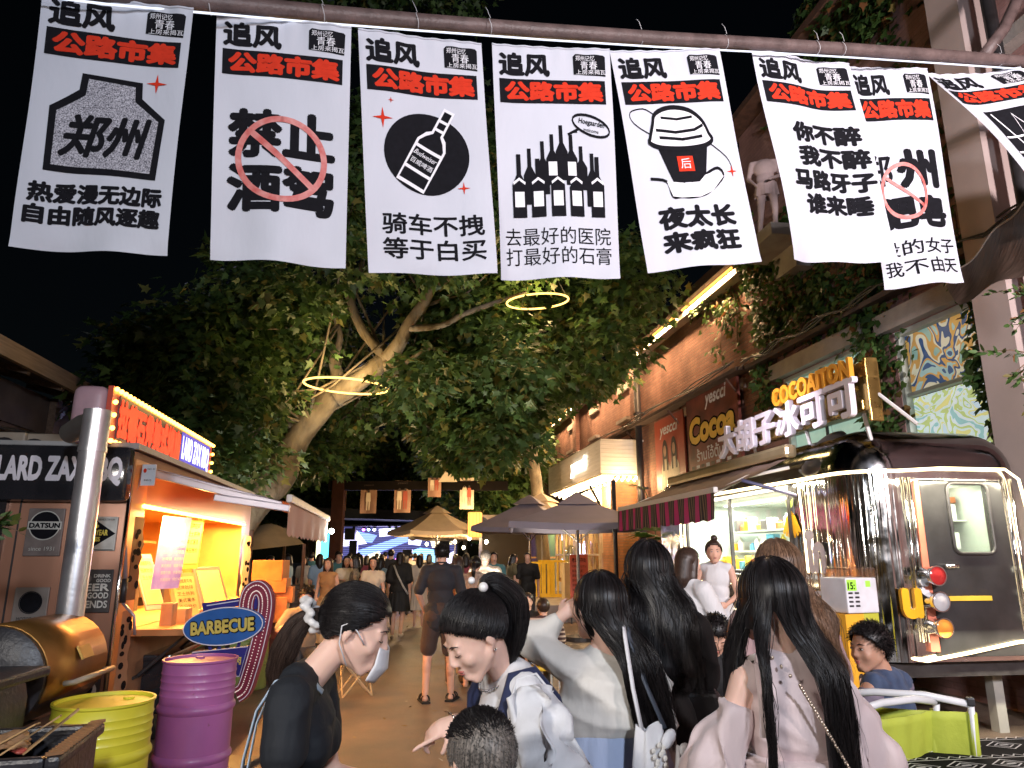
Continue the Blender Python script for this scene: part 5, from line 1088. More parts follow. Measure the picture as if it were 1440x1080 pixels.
def d6(q): flat_print(q, disc(0, 0, .06, .06, 20), I4, .010, 0); flat_print(q, disc(0, .01, .035, .04, 16), I4, .012, 1)
plate(-2.24, .62, .16, .18, 'tiny plate with round portrait low at the corner of the truck', d6, [cream, ink_black], mat('black_enamel', (.035, .03, .03)))
o = thing('rating_card', 'pale blue white card with a red dot hanging at the awning arm', 'card', at(209, 668, 5.75), TH-.2)
MB().box((0, 0, 0), (.115, .006, .17)).build('card', mat('pale_card', (.62, .66, .70), rough=.4), o); q = MB(); flat_print(q, disc(-.03, .035, .014, .018, 12), I4, .006, 0); flat_print(q, text_box('NO. 01', -.01, .04, .05, .055), I4, .006, 1); flat_print(q, text_box('BBQ', -.03, -.05, .03, -.035), I4, .006, 1); q.build('print', [ink_red, ink_black], o)
# light-box sign above
sg = sthing('lightbox_sign', 'long red sign box edged with amber bulbs, red characters and LARD ZAX BBQ', 'sign', 8.3, -2.6, 2.5)
SU0, SU1, SV, SZ0, SZ1 = 5.95, 9.15, -2.33, 2.45, 2.92
redc = mat('red_sign_case', (.50, .07, .04), rough=.35, coat=.3)
g = smb(); g.bbox((SV-.14, (SU0+SU1)/2, (SZ0+SZ1)/2), (.26, SU1-SU0, SZ1-SZ0), .09, seg=4); g.build('case', mat('rosy_grey_case', (.40, .26, .30), rough=.4), sg, smooth=True, world=True, auto=40)
Ms = face(SU0, SV, SZ0, math.pi/2)
MB(Ms).box(((SU1-SU0)/2, -.01, .24), (SU1-SU0-.06, .04, .46)).build('face_panel', redc, sg, world=True)
MB(Ms).box(((SU1-SU0)/2, -.035, .24), (SU1-SU0-.34, .01, .36)).build('dark_panel', mat('dark_sign_panel', (.05, .03, .05), rough=.4), sg, world=True)
q = MB(); flat_print(q, text_box('拉德石斧美式烤房', .16, .07, 1.86, .40, bold=.07), Ms, .046, 0); flat_print(q, rect(1.89, .06, 3.04, .41), Ms, .042, 1); flat_print(q, text_box('LARD ZAX BBQ', 1.93, .09, 3.0, .38, bold=.05), Ms, .046, 2)
q.build('lettering', [glow('red_led_letter', (1, .035, .01), 1.2), glow('blue_led_panel', (.04, .06, .8), .5), glow('white_led_letter', (.95, .95, 1), 1.2)], sg, world=True)
bulb_o = glow('amber_bulb', (1, .46, .07), 7); b0 = None
def sb(x, z):
    global b0
    if b0 is None: b0 = MB().ell((0, 0, 0), (.02, .02, .02), 7).build('bulb', bulb_o, sg, smooth=True); o = b0
    else: o = b0.copy(); COL.objects.link(o); o.parent = sg
    o.location = (Matrix(wmat(sg)).inverted() @ (Ms @ Vector((x, -.05, z))))
for i in range(34): sb(.05+i*(SU1-SU0-.1)/33, .445)
for i in range(34): sb(.05+i*(SU1-SU0-.1)/33, .028)
for z in (.13, .235, .34): sb(.05, z); sb(SU1-SU0-.05, z)
for u in (6.7, 8.6): lamp('POINT', S(u, SV+.3, 2.75), 1.2, (1, .42, .08), .1, name='sign_glow_light')
for u in (7, 9.6): smb().box((SV-.15, u, 2.5), (.05, .05, .2)).build('support', dark_metal, sg, world=True)
# awning of the truck
ta = sthing('awning', 'dusty pink truck awning with scalloped pink valance and grey arms', 'awning', 8.4, BV1, 2.4)
AW0, AW1, AWV = 6.25, 9.75, -.92
pinkc = mat('dusty_pink_canvas', (.42, .17, .15), rough=.7, var=.08, bump=.08)
g = smb(); g.grid(lambda s, t: (BV1-.1+(AWV-BV1+.1)*t, AW0+(AW1-AW0)*s, 2.36-.33*t-.03*math.sin(math.pi*t)), 16, 8); g.build('canopy', pinkc, ta, smooth=True, world=True)
g = smb(); g.grid(lambda s, t: (AWV+.012*math.sin(s*30)*t, AW0+(AW1-AW0)*s, 2.03-.26*t-.025*abs(math.sin(s*math.pi*18))*t), 140, 4); g.build('valance', mat('pale_pink_canvas', (.50, .28, .24), rough=.8, var=.05), ta, smooth=True, world=True)
smb().bbox((AWV, (AW0+AW1)/2, 2.06), (.05, AW1-AW0, .07), .015).build('front_rail', mat('cream_rail', (.6, .55, .5), rough=.5), ta, world=True)
smb().bbox((BV1-.1, (AW0+AW1)/2, 2.37), (.12, AW1-AW0, .09), .03).build('roller_box', mat('grey_case', (.3, .26, .27), rough=.4), ta, world=True)
g = smb(); g.bbox(((BV1+AWV)/2-.02, AW0+.06, 2.14), (1.14, .04, .075), .008, ry=R(14)); g.build('arm', mat('ribbed_grey_metal', (.42, .38, .42), rough=.35, metal=.5), ta, world=True)
g = smb(); g.bbox((AWV-.3, AW0+.02, 2.02), (.62, .03, .06), .008, ry=R(8)); g.build('arm', mat('ribbed_grey_metal', (.42, .38, .42)), ta, world=True)
smb().tube([(BV1+.02, AW0+.02, 2.28), (BV1-.03, AW0-.12, 1.9), (BV1+.03, AW0-.12, 1.42)], .016, 6).build('crank', mat('ribbed_grey_metal', (.42, .38, .42)), ta, smooth=True, world=True)
smb().tube([(BV1+.03, AW0-.12, 1.42), (BV1+.03, AW0-.12, 1.24)], .024, 8).build('crank_grip', dark_metal, ta, smooth=True, world=True); smb().tube([(BV1+.03, AW0-.12, 1.24), (BV1+.12, AW0-.1, 1.14), (BV1+.14, AW0-.1, 1.0)], .012, 6).build('crank', mat('ribbed_grey_metal', (.42, .38, .42)), ta, smooth=True, world=True)
lamp('POINT', S(AW1, AWV+.1, 1.88), 10, (1, .95, .8), .06, name='clip_lamp_light'); lo = thing('clip_lamp', 'tiny bright white lamp at the outer corner of the pink awning', 'lamp', S(AW1, AWV+.05, 1.9)); MB().ell((0, 0, 0), (.035, .035, .035), 8).build('bulb', glow('cool_bulb', (.9, 1, .9), 30), lo, smooth=True)
# things in and on the hatch
mb_ = thing('menu_banner', 'tilted violet lit menu banner hanging inside the truck hatch', 'banner', S(6.75, BV1+.10, 1.93), TH+1.15)
MB().add([(-.05, 0, 0), (.32, 0, .0), (.26, .02, -.62), (-.08, .02, -.62)], [(0, 1, 2, 3)]).build('sheet', mat('violet_menu', (.35, .25, .62), col2=(.62, .52, .80), rough=.4, scale=9, detail=8, emit=.12, ecol=(.5, .35, .95)), mb_)
q = MB()
for i in range(9):
    for j in range(2): flat_print(q, text_box(['美式烤肉', '烟熏牛胸', '手撕猪肉', '特价¥28', '烤鸡翅', '冰啤酒'][(i+j) % 6], -.03+j*.15, -.09-i*.058, .09+j*.15, -.06-i*.058, bold=.02), Matrix.Translation((0, -.012-i*.0015, 0)), .0, 0)
q.build('print', ink_white, mb_)
def board(u, v, z, w, h, rz, rx, label, lines, base=None):
    o = thing('menu_card', label, 'board', S(u, v, z), TH+rz, 'menu boards on the truck counter', rx=rx); MB().bbox((0, 0, h/2), (w, .02, h), .006).build('frame', base or ply, o); MB().box((0, -.012, h/2), (w*.8, .006, h*.82)).build('sheet', mat('yellow_sheet', (.72, .52, .18), rough=.5), o)
    q = MB()
    for i in range(lines): flat_print(q, text_box(['现烤烟熏牛肉', '招牌肋排', '芝士热狗', '美式薯条', '今日特价'][i % 5], -w*.33, h*.78-i*h*.13, w*.3, h*.86-i*h*.13), I4, .018, 0)
    q.build('lettering', ink_black, o, kind='stuff'); return o
board(7.25, BV1+.25, 1.0, .36, .46, 1.15, -.35, 'ply framed card leaning near the crank of the awning', 5)
board(7.05, BV1+.0, 1.12, .20, .55, 1.0, -.5, 'glass topped narrow card leaning back beside the till', 3, mat('grey_frame', (.4, .36, .3)))
board(8.3, BV1-.1, 1.45, .36, .66, 1.3, .05, 'tall stepped yellow cardboard cutout hanging in the hatch', 5, mat('yellow_card', (.70, .45, .08), rough=.6))
board(8.9, BV1+.1, 1.0, .5, .5, 1.2, -.4, 'wide glass display hood leaning over the counter', 0, mat('steel_counter', (.5, .5, .48)))
o = sthing('wood_chips', 'heap of yellow wood chips piled along the truck counter', 'chips', 8.6, BV1+.2, 1.0); rs = np.random.RandomState(4); g = smb()
for i in range(420):
    u, v = rs.uniform(7.6, 10.1), rs.uniform(BV1+.04, BV1+.40); hgt = .10*math.exp(-((v-BV1-.22)/.14)**2)*(.7+.4*math.sin(u*3)); g.box((v, u, 1.0+rs.uniform(0, 1)*hgt), (.05, .07, .02), rz=rs.uniform(0, 6), rx=rs.uniform(-.8, .8), ry=rs.uniform(-.8, .8))
g.build('chips', mat('golden_chips', (.65, .36, .08), rough=.7, var=.4, scale=30), o, world=True, kind='stuff')
for i, (u, w, h, d_) in enumerate([(7.0, .2, .14, .2), (7.45, .16, .1, .2), (6.75, .14, .2, .1)]):
    tag(smb().bbox((BV1+.2, u, 1.0+h/2), (d_, w, h), .01).build('crate', ply, None), ['shallow wooden box on the counter below the leaning cards', 'lower wooden tray on the counter beside the chips', 'upright wooden box at the near end of the counter'][i], 'crate')
for i in range(5):
    o = tag(smb().bbox((BV1-.75, 7+i*.62, 1.2+.12*(i % 2)), (.3, .42, .35+.2*(i % 3)), .02).build('cooking_unit', mat('steel_counter', (.5, .5, .48)) if i % 2 else dark_metal, None), ['steel cooking unit at the near end inside the hatch', 'black low oven inside the hatch, second from the near end', 'steel tall warmer in the middle of the hatch', 'black oven right of the tall steel warmer', 'steel unit at the far end inside the hatch'][i], 'kitchen unit')
smb().box((BV1-1.0, 8.4, 1.75), (.25, 2.6, .03)).build('inner_shelf', ply, bt_, world=True)
# carved side boards at both ends of the hatch
def cutout(u, v, z, label, hgt, m, seed, rz):
    o = thing('carved_board', label, 'cutout', S(u, v, z), TH+rz); rr = random.Random(seed); L = []; Rr = []; n = 12
    for i in range(n+1): zz = hgt*i/n; L.append((-.05-.045*rr.random(), zz)); Rr.append((.05+.045*rr.random(), zz))
    MB().prism(Rr+L[::-1], .025).build('board', m, o); q = MB()
    for i in range(10): flat_print(q, disc(rr.uniform(-.05, .05), rr.uniform(.05, hgt-.05), .02+.015*rr.random(), .018+.02*rr.random(), 9), I4, .002, 0)
    q.build('spots', ink_black, o, kind='stuff')
cutout(10.45, BV1+.08, 1.0, 'black and white blotched cutout standing at the far end of the hatch', .85, mat('white_cutout', (.62, .52, .4), rough=.6), 3, 1.2)
cutout(6.28, BV1+.03, .55, 'brown carved face board hung low beside the truck corner', .62, mat('brown_carving', (.34, .18, .1), rough=.6), 5, 1.3)
cutout(6.30, BV1+.03, 1.25, 'slim dark carved stick hung high beside the hatch', .65, mat('dark_carving', (.16, .07, .03), rough=.6), 7, 1.3)
# air conditioners on the truck roof
for i, (px, py, Y, w) in enumerate([(14, 622, 7.6, .42), (56, 620, 7.7, .62), (106, 622, 8.6, .5)]):
    p = at(px, py, Y); o = thing('air_conditioner', ['small grey air conditioner box leftmost behind the name band', 'cream air conditioner with round fan behind the name band', 'dark air conditioner half hidden behind the stove pipe'][i], 'air conditioner', (p.x, p.y, 2.47), TH, 'air conditioners on the truck roof')
    MB().bbox((0, 0, .2), (w, .28, .40), .02).build('case', mat('cream_case', (.42, .36, .28), rough=.5) if i < 2 else dark_metal, o)
    MB().lathe([(0, 0), (.13, 0), (.14, .01), (.14, .02)], 20, M=Matrix.Translation((.02, -.145, .2)) @ Matrix.Rotation(math.pi/2, 4, 'X')).build('fan_grille', dark_metal, o)
# ---------------------------------------------------------------- smoker with its stove pipe
sk = thing('barbecue_smoker', 'black drum barbecue smoker with copper lid and tall shiny stove pipe', 'smoker', (-2.95, 4.45, 0), 0)
blk_iron = mat('black_cast_iron', (.03, .03, .036), rough=.4, var=.3, scale=9, bump=.15); SKL = wmat(sk).inverted()
Mx = SKL @ Matrix.Translation((-2.76, 4.0, .95)) @ Matrix.Rotation(TH, 4, 'Z') @ Matrix.Rotation(-math.pi/2, 4, 'X')
MB().lathe([(0, -.05), (.12, -.045), (.24, -.02), (.275, 0), (.275, .84), (.25, .86), (0, .87)], 36, M=Mx).build('barrel', blk_iron, sk, smooth=True, auto=40)
g = MB(); n = 20; vs = []
for k in range(2):
    for i in range(n+1): a = R(-200+225*i/n); vs.append(Mx @ Vector((.285*math.cos(a), .285*math.sin(a), .03+.80*k)))
g.add(vs, [(i, i+1, n+2+i, n+1+i) for i in range(n)]); lid = g.build('lid', mat('copper_lid', (.36, .18, .05), rough=.38, metal=.75, var=.25, scale=4), sk, smooth=True)
md = lid.modifiers.new('s', 'SOLIDIFY'); md.thickness = .012
W = lambda x, y, z: SKL @ Vector((x, y, z))
MB().tube([W(-2.50, 4.25, .90), W(-2.44, 4.25, .91), W(-2.50, 4.75, .91), W(-2.56, 4.75, .90)], .016, 8).build('handle', mat('grey_handle', (.45, .38, .3), rough=.4), lid, smooth=True); MB().box(W(-2.545, 4.5, 1.04), (.01, .16, .08), rz=TH, ry=-.5).build('badge', mat('brass_badge', (.6, .42, .12), rough=.4, metal=.5), lid)
MB().bbox(W(-2.44, 4.35, .72), (.26, 1.1, .05), .01, rz=TH).build('side_shelf', mat('copper_brown_panel', (.34, .17, .11)), sk)
for x, y in ((-2.95, 4.1), (-2.6, 4.1), (-3.05, 4.75), (-2.68, 4.75)): MB().box(W(x, y, .35), (.05, .05, .70)).build('leg', blk_iron, sk)
g = MB(); g.bbox(W(-2.72, 3.62, .72), (.62, .5, .56), .10, rz=.1); g.build('firebox', blk_iron, sk, smooth=True, auto=40); MB().bbox(W(-2.70, 3.62, 1.02), (.70, .52, .05), .015, rz=.1).build('firebox_shelf', blk_iron, sk); MB().tube([W(-2.95, 3.33, .68), W(-2.52, 3.36, .68)], .013, 6).build('rail', chr_, sk, smooth=True)
MB().box(W(-2.62, 3.66, 1.055), (.1, .06, .02)).build('cloth', mat('teal_cloth', (.15, .4, .42)), sk)
flue = mat('galvanised_flue', (.75, .76, .80), rough=.34, metal=.85, var=.15, scale=5, bump=.05)
pb0, pt0 = Vector((-2.86+2.95, 4.82-4.45, 1.15)), Vector((-2.86+2.95, 4.85-4.45, 2.58))
M2 = []
g = MB(); g.tube([pb0, pb0+Vector((0, 0, .5)), pb0+Vector((0, 0, 1.15))], .082, 24); g.tube([pb0+Vector((0, 0, 1.13)), pb0+Vector((0, 0, 1.16))], .089, 24); g.build('stove_pipe', flue, sk, smooth=True, auto=50)
g = MB(); g.tube([pb0+Vector((0, 0, 1.16)), pb0+Vector((0, 0, 1.42))], .086, 24); g.build('stove_pipe_top', flue, sk, smooth=True, auto=50); g = MB(); g.tube([pb0+Vector((0, .0, 1.34)), pb0+Vector((-.16, .12, 1.34)), pb0+Vector((-.32, .24, 1.30))], .075, 20); g.build('elbow', mat('dull_flue', (.30, .29, .27), rough=.5, metal=.8), sk, smooth=True, auto=50)
# ---------------------------------------------------------------- drums
def drum(name, label, x, y, r, h, m, seed=1, z=0, rx=0):
    o = thing(name, label, 'drum', (x, y, z), seed, 'painted steel drums'); prof = [(r*.97, 0), (r, .01), (r, .03)]
    for k in range(1, 3): zz = h*k/3; prof += [(r, zz-.03), (r+.012, zz-.012), (r+.014, zz), (r+.012, zz+.012), (r, zz+.03)]
    for k in range(4): zz = h*(.76+.05*k); prof += [(r, zz-.012), (r+.004, zz), (r, zz+.012)]
    prof += [(r, h-.02), (r+.008, h-.012), (r+.008, h), (r-.006, h), (r-.008, h-.018), (0, h-.018)]
    MB().lathe(prof, 48).build('shell', m, o, smooth=True, auto=30)
    MB().lathe([(.03, h-.018), (.03, h-.006), (0, h-.006)], 12, c=(r*.55, 0, 0)).build('bung', m, o); return o
def paint(name, c):
    m = mat(name, c, rough=.42, var=.12, scale=3, bump=.16, bscale=5, detail=7, coat=.1); nt = m.node_tree; b = nt.nodes['Principled BSDF']; src = b.inputs['Base Color'].links[0].from_socket
    tc = nd(nt, 'ShaderNodeTexCoord'); n = nd(nt, 'ShaderNodeTexNoise'); n.inputs['Scale'].default_value = 6; n.inputs['Detail'].default_value = 12; n.inputs['Roughness'].default_value = .72; nt.links.new(tc.outputs['Object'], n.inputs['Vector'])
    r = nd(nt, 'ShaderNodeValToRGB'); r.color_ramp.elements[0].position = .64; r.color_ramp.elements[0].color = (0, 0, 0, 1); r.color_ramp.elements[1].position = .70; r.color_ramp.elements[1].color = (.85, .85, .85, 1); nt.links.new(n.outputs[0], r.inputs[0])
    mx = nd(nt, 'ShaderNodeMix', data_type='RGBA'); nt.links.new(r.outputs[0], mx.inputs[0]); nt.links.new(src, mx.inputs[6]); mx.inputs[7].default_value = (.13, .07, .04, 1); nt.links.new(mx.outputs[2], b.inputs['Base Color']); return m
drum('yellow_drum', 'yellow steel drum with flaking lid, lowest at the bottom left', -2.26, 4.25, .25, .82, paint('yellow_drum_paint', (.78, .72, .05)), 1)
drum('purple_drum', 'purple steel drum standing in front of the barbecue sign', -2.14, 5.2, .235, .91, paint('purple_drum_paint', (.38, .12, .34)), 2)
drum('green_drum', 'pale green steel drum behind the barbecue sign under orange boxes', -3.35, 9.4, .30, .90, paint('green_drum_paint', (.28, .40, .12)), 3)
drum('red_drum', 'faded red steel drum right of the pale green one', -2.98, 9.9, .28, .84, paint('red_drum_paint', (.34, .10, .07)), 4)
o = drum('dark_bin', 'dark brown waste drum with wide rim beside the woman in tan', -4.05, 13.6, .36, 1.0, mat('dark_brown_drum', (.07, .045, .03), rough=.5), 5); MB().lathe([(.37, .98), (.41, 1.0), (.41, 1.05), (.33, 1.05), (.33, .98)], 24).build('rim', mat('dark_bin_rim', (.05, .04, .03)), o, smooth=True, auto=40)
orb = mat('orange_card_box', (.42, .14, .035), rough=.8, var=.25)
for i, (px, py, w, h, Y) in enumerate([(381, 802, .40, .26, 9.7), (386, 823, .36, .18, 9.7), (390, 836, .42, .2, 9.75), (373, 850, .2, .3, 9.5), (389, 857, .22, .3, 9.6)]):
    p = at(px, py, Y); tag(MB(Matrix.Translation(p) @ Matrix.Rotation(.1*i, 4, 'Z')).bbox((0, 0, 0), (w, .3, h), .008).build('box', orb, None), ['orange box topmost of the stack on the drums', 'orange box second from top of the stack on drums', 'wide orange box third from top of the stack', 'narrow bright orange box standing on green drum', 'orange box standing on the red drum'][i], 'box', 'orange boxes stacked on the drums')
# ---------------------------------------------------------------- BARBECUE arrow sign
bs = thing('arrow_sign', 'blue oval BARBECUE board on a curled maroon arrow dotted with bulbs', 'sign', fwd(310, 960, 5.95), -.12)
Mb = Matrix.Identity(4); K = 5.95/1.06/1000
def pxl(x, y): return ((x-310)*K, .56+(962-y)*K)
path = [(338, 862), (336, 845), (340, 829), (351, 823), (361, 830), (365, 845), (363, 870), (357, 905), (350, 935), (343, 958), (333, 966)]
cx = []; 
for i in range(len(path)-1):
    for k in range(4): t = k/4; a = path[max(i-1, 0)]; p0 = path[i]; p1 = path[i+1]; c_ = path[min(i+2, len(path)-1)]; cx.append(tuple(.5*((2*p0[j])+(p1[j]-a[j])*t+(2*a[j]-5*p0[j]+4*p1[j]-c_[j])*t*t+(3*p0[j]-a[j]-3*p1[j]+c_[j])*t**3) for j in (0, 1)))
cx.append(path[-1]); cx = [pxl(*p) for p in cx]
def ribbon(name, pts, w, y0, d, m, par):
    vs, fs = stroke(pts, w); V = [(v[0], y0, v[1]) for v in vs]+[(v[0], y0+d, v[1]) for v in vs]; n = len(vs); F = [f for f in fs]+[tuple(i+n for i in f[::-1]) for f in fs]
    for i in range(len(pts)-1): F += [(2*i, 2*i+2, 2*i+2+n, 2*i+n), (2*i+3, 2*i+1, 2*i+1+n, 2*i+3+n)]
    F += [(0, n, n+1, 1), (n-2, n-1, 2*n-1, 2*n-2)]; return MB().add(V, F).build(name, m, par)
ar = ribbon('arrow', cx, .125, .02, .05, mat('maroon_paint', (.22, .03, .06), rough=.4), bs)
for off in (.052, -.052):
    q = MB(); vs, fs = stroke(cx, abs(off)*2); pts2 = [(vs[2*i+(0 if off > 0 else 1)][0], vs[2*i+(0 if off > 0 else 1)][1]) for i in range(len(cx))]; flat_print(q, stroke(pts2, .007), Mb, -.018, 0); q.build('white_line', ink_white, ar)
q = MB()
for i in range(0, len(cx)-1):
    for t in (.25, .75):
        a = Vector(cx[i]).lerp(Vector(cx[i+1]), t); n_ = (Vector(cx[i+1])-Vector(cx[i])).normalized(); n_ = Vector((-n_.y, n_.x))
        for o_ in (.022, -.022): q.ell((a.x+n_.x*o_, .016, a.y+n_.y*o_), (.005, .005, .005), 6)
q.build('bulbs', mat('dot_bulb', (.7, .6, .55), emit=.4), ar, kind='stuff')
c0 = pxl(308, 875); e1 = disc(0, 0, .335, .145, 48)
q = MB(Matrix.Translation((c0[0], -.02, c0[1])) @ Matrix.Rotation(-.09, 4, 'Y')); q.prism([(v[0], v[1]) for v in e1[0]], .035); q.build('oval_board', mat('blue_board', (.03, .13, .42), rough=.4), bs)
Mo = Matrix.Translation((c0[0], -.02, c0[1])) @ Matrix.Rotation(-.09, 4, 'Y'); q = MB(); flat_print(q, ringp(0, 0, .335, .145, .008), Mo, .003, 0); flat_print(q, text_box('BARBECUE', -.275, -.06, .275, .06, bold=.10), Mo, .004, 1); flat_print(q, text_box('BARBECUE', -.265, -.052, .265, .052, bold=.045), Mo, .012, 2)
q.build('lettering', [ink_white, ink_black, mat('gold_letter', (.62, .52, .12), rough=.5)], bs)
navy = mat('navy_board', (.03, .03, .22), rough=.4)
q = MB(); q.prism([(p[0], p[1]) for p in [pxl(268, 845), pxl(357, 832), pxl(351, 852), pxl(338, 853), pxl(342, 846), pxl(283, 853), pxl(284, 862), pxl(273, 862)]], .03, Matrix.Translation((0, .03, 0))); q.build('upper_frame', navy, bs); q = MB(); flat_print(q, stroke([pxl(276, 848), pxl(349, 837)], .007), Matrix.Translation((0, .03, 0)), .003, 0); q.build('white_line', ink_white, bs)
q = MB(); q.prism([pxl(263, 910), pxl(347, 901), pxl(337, 942), pxl(270, 946)], .03, Matrix.Translation((0, .0, 0))); q.build('lower_board', navy, bs); q = MB(); lw = pxl(274, 926), pxl(338, 914); flat_print(q, text_box('美式烟熏烤肉', lw[0][0], lw[0][1], lw[1][0], lw[1][1], bold=.03), Mb, .004, 0); flat_print(q, stroke([pxl(264, 911), pxl(346, 902), pxl(337, 941), pxl(271, 945)], .006, True), Mb, .003, 1); q.build('lettering', [mat('gold_letter', (.62, .52, .12)), ink_white], bs)
for x0, y0, x1, y1 in [(285, 898, 289, 912), (300, 900, 302, 911), (331, 892, 328, 906)]: a, c_ = pxl(x0, y0), pxl(x1, y1); MB().tube([(a[0], .03, a[1]), (c_[0], .03, c_[1])], .014, 6).build('post', navy, bs)
MB().tube([(0, .06, 0), (0, .06, 1.25)], .02, 6).build('stand_pole', dark_metal, bs); MB().bbox((0, .1, .02), (.5, .4, .04), .01).build('stand_base', dark_metal, bs)
# ---------------------------------------------------------------- waste basket in the near corner
wb = thing('waste_basket', 'black woven-rim waste basket full of rubbish at the bottom left corner', 'basket', (-1.93, 2.95, -.03), .25)
g = MB(); blackpl = mat('black_plastic', (.025, .025, .03), rough=.35, bump=.3, bscale=30)
for s_ in (-1, 1): g.box((s_*.24, 0, .45), (.03, .5, .9)); g.box((0, s_*.24, .45), (.45, .03, .9))
g.build('sides', blackpl, wb); 
for s_ in (-1, 1):
    MB().bbox((s_*.25, 0, .915), (.05, .56, .045), .015).build('rim', blackpl, wb); MB().bbox((0, s_*.255, .913), (.45, .05, .045), .015).build('rim', blackpl, wb)
g = MB()
for i in range(17): g.box((.25, -.26+i*.032, .945), (.056, .010, .012), rz=.5)
g.build('rim_weave', mat('brown_weave', (.28, .14, .06), rough=.6), wb, kind='stuff')
rs = random.Random(6)
def crumple(c, r, m, label, cat, name, amp=.3, sq=(1, 1, 1)):
    g = MB().ell((0, 0, 0), (r*sq[0], r*sq[1], r*sq[2]), 18); g.v = [tuple(Vector(v)*(1+amp*noise.noise(Vector(v)*14+Vector(c)*7))) for v in g.v]; o = g.build(name, m, None, smooth=False); o.location = c; tag(o, label, cat); return o
crumple((-2.06, 2.95, .88), .085, mat('white_tissue', (.6, .55, .56), rough=.6), 'crumpled white plastic bag in the near waste basket', 'plastic bag', 'plastic_bag', .9, (1, .8, .8))
crumple((-1.90, 2.98, .87), .028, mat('red_wrapper', (.4, .07, .05), rough=.4), 'small red wrapper in the waste basket beside the white bag', 'wrapper', 'wrapper', 1.2, (1.3, 1, .6))
crumple((-1.98, 3.04, .88), .07, mat('brown_paper', (.35, .2, .1), rough=.7), 'crumpled brown paper in the waste basket left of the white bag', 'paper', 'paper', 1.2, (1.3, 1, .6))
for i in range(3): tag(MB(Matrix.Translation((-1.88+.04*i, 2.9+.06*i, .93)) @ Euler((0, -.5-.1*i, .3*i)).to_matrix().to_4x4()).box((0, 0, 0), (.22, .03, .006)).build('wooden_stick', ply, None), ['flat wooden stick nearest the camera in the waste basket', 'flat wooden stick lying in the middle of the basket rubbish', 'flat wooden stick farthest back in the basket rubbish'][i], 'stick')
# ---------------------------------------------------------------- stage at the end of the lane
stg = thing('stage', 'far open-air stage with dark canopy, truss and coloured spot lamps', 'stage', fwd(560, 800, 39), TH*.3)
Yst = 39.0
def sp(px, py, dy=0): p = at(px, py, Yst+dy); I = wmat(stg).inverted(); return I @ p
a, c_ = sp(468, 800), sp(662, 800)
MB().box(((a.x+c_.x)/2, 1.2, .35), (c_.x-a.x+1, 4, .7)).build('platform', mat('stage_black', (.03, .03, .03), rough=.7), stg)
a, c_ = sp(455, 722), sp(652, 735)
MB().box(((a.x+c_.x)/2+.2, .8, a.z-.15), (c_.x-a.x+.6, 4.2, .5), ry=.03).build('canopy', mat('stage_black', (.03, .03, .03)), stg)
for px in (474, 655): p = sp(px, 760); MB().box((p.x, -.6, 1.8), (.16, .16, 3.6)).build('truss_leg', dark_metal, stg)
p0, p1 = sp(474, 740), sp(655, 740); MB().tube([(p0.x, -.8, p0.z), (p1.x, -.8, p1.z)], .06, 6).build('truss', dark_metal, stg)
scr = thing('led_screen', 'large striped LED screen showing blue, cream and pink blocks behind the crowd', 'screen', at(555, 770, Yst+1.2), TH*.3)
Is = wmat(scr).inverted(); q0 = Is @ at(474, 741, Yst+1.2); q1 = Is @ at(641, 800, Yst+1.2)
x0, x1, z1, z0 = q0.x, q1.x, q0.z, q1.z
MB().box(((x0+x1)/2, .1, (z0+z1)/2), (x1-x0+.2, .16, z1-z0+.2)).build('cabinet', dark_metal, scr)
def em(n, c, s): return glow(n, c, s)
scols = [em('screen_indigo', (.10, .10, .30), 1.0), em('screen_blue', (.22, .34, 1), 2.0), em('screen_lilac', (.75, .72, 1), 2.0), em('screen_cream', (1, .85, .55), 2.0), em('screen_pink', (1, .2, .8), 2.0), em('screen_sky', (.3, .65, 1), 2.0), mat('screen_gap', (.01, .01, .02), rough=.5)]
q = MB(); WX, WZ = x1-x0, z1-z0
def PX(u, v): return (x0+u*WX, z0+v*WZ)
flat_print(q, rect(x0, z0, x1, z1), I4, .01, 0)
for pts, k in [([(0, .65), (.1, .95), (.16, .95), (.26, .6), (.0, .5)], 2), ([(0, .1), (.2, .45), (.62, .85), (.66, .72), (.2, .2), (.06, .0)], 1), ([(.35, .95), (.5, .99), (.5, .8), (.36, .76)], 2), ([(.24, .3), (.36, .42), (.44, .1), (.34, .0), (.22, .0)], 3), ([(.1, .0), (.13, .3), (.24, .32), (.22, .0)], 4), ([(.55, .35), (.7, .5), (.95, .4), (.8, .05), (.56, .1)], 5), ([(.7, .1), (.98, .42), (1, .2), (.98, .05)], 2), ([(.45, .05), (.5, .25), (.6, .2), (.55, 0)], 4), ([(.6, .7), (.72, .75), (.7, .55), (.6, .58)], 2), ([(.12, .68), (.3, .62), (.34, .8), (.16, .9)], 1), ([(.78, .7), (.99, .8), (.99, .6), (.8, .5)], 3)]:
    flat_print(q, poly([PX(*p) for p in pts]), I4, .014+.002*k, k)
for i in range(22): zz = z0+WZ*(i+.5)/22; flat_print(q, rect(x0, zz, x1, zz+WZ*.012), I4, .035, 6)
q.build('picture', scols, scr)
lamp('AREA', at(560, 770, Yst-.4), 420, (.55, .5, 1), 5, sy=1.5, target=at(560, 820, Yst-12), name='screen_light')
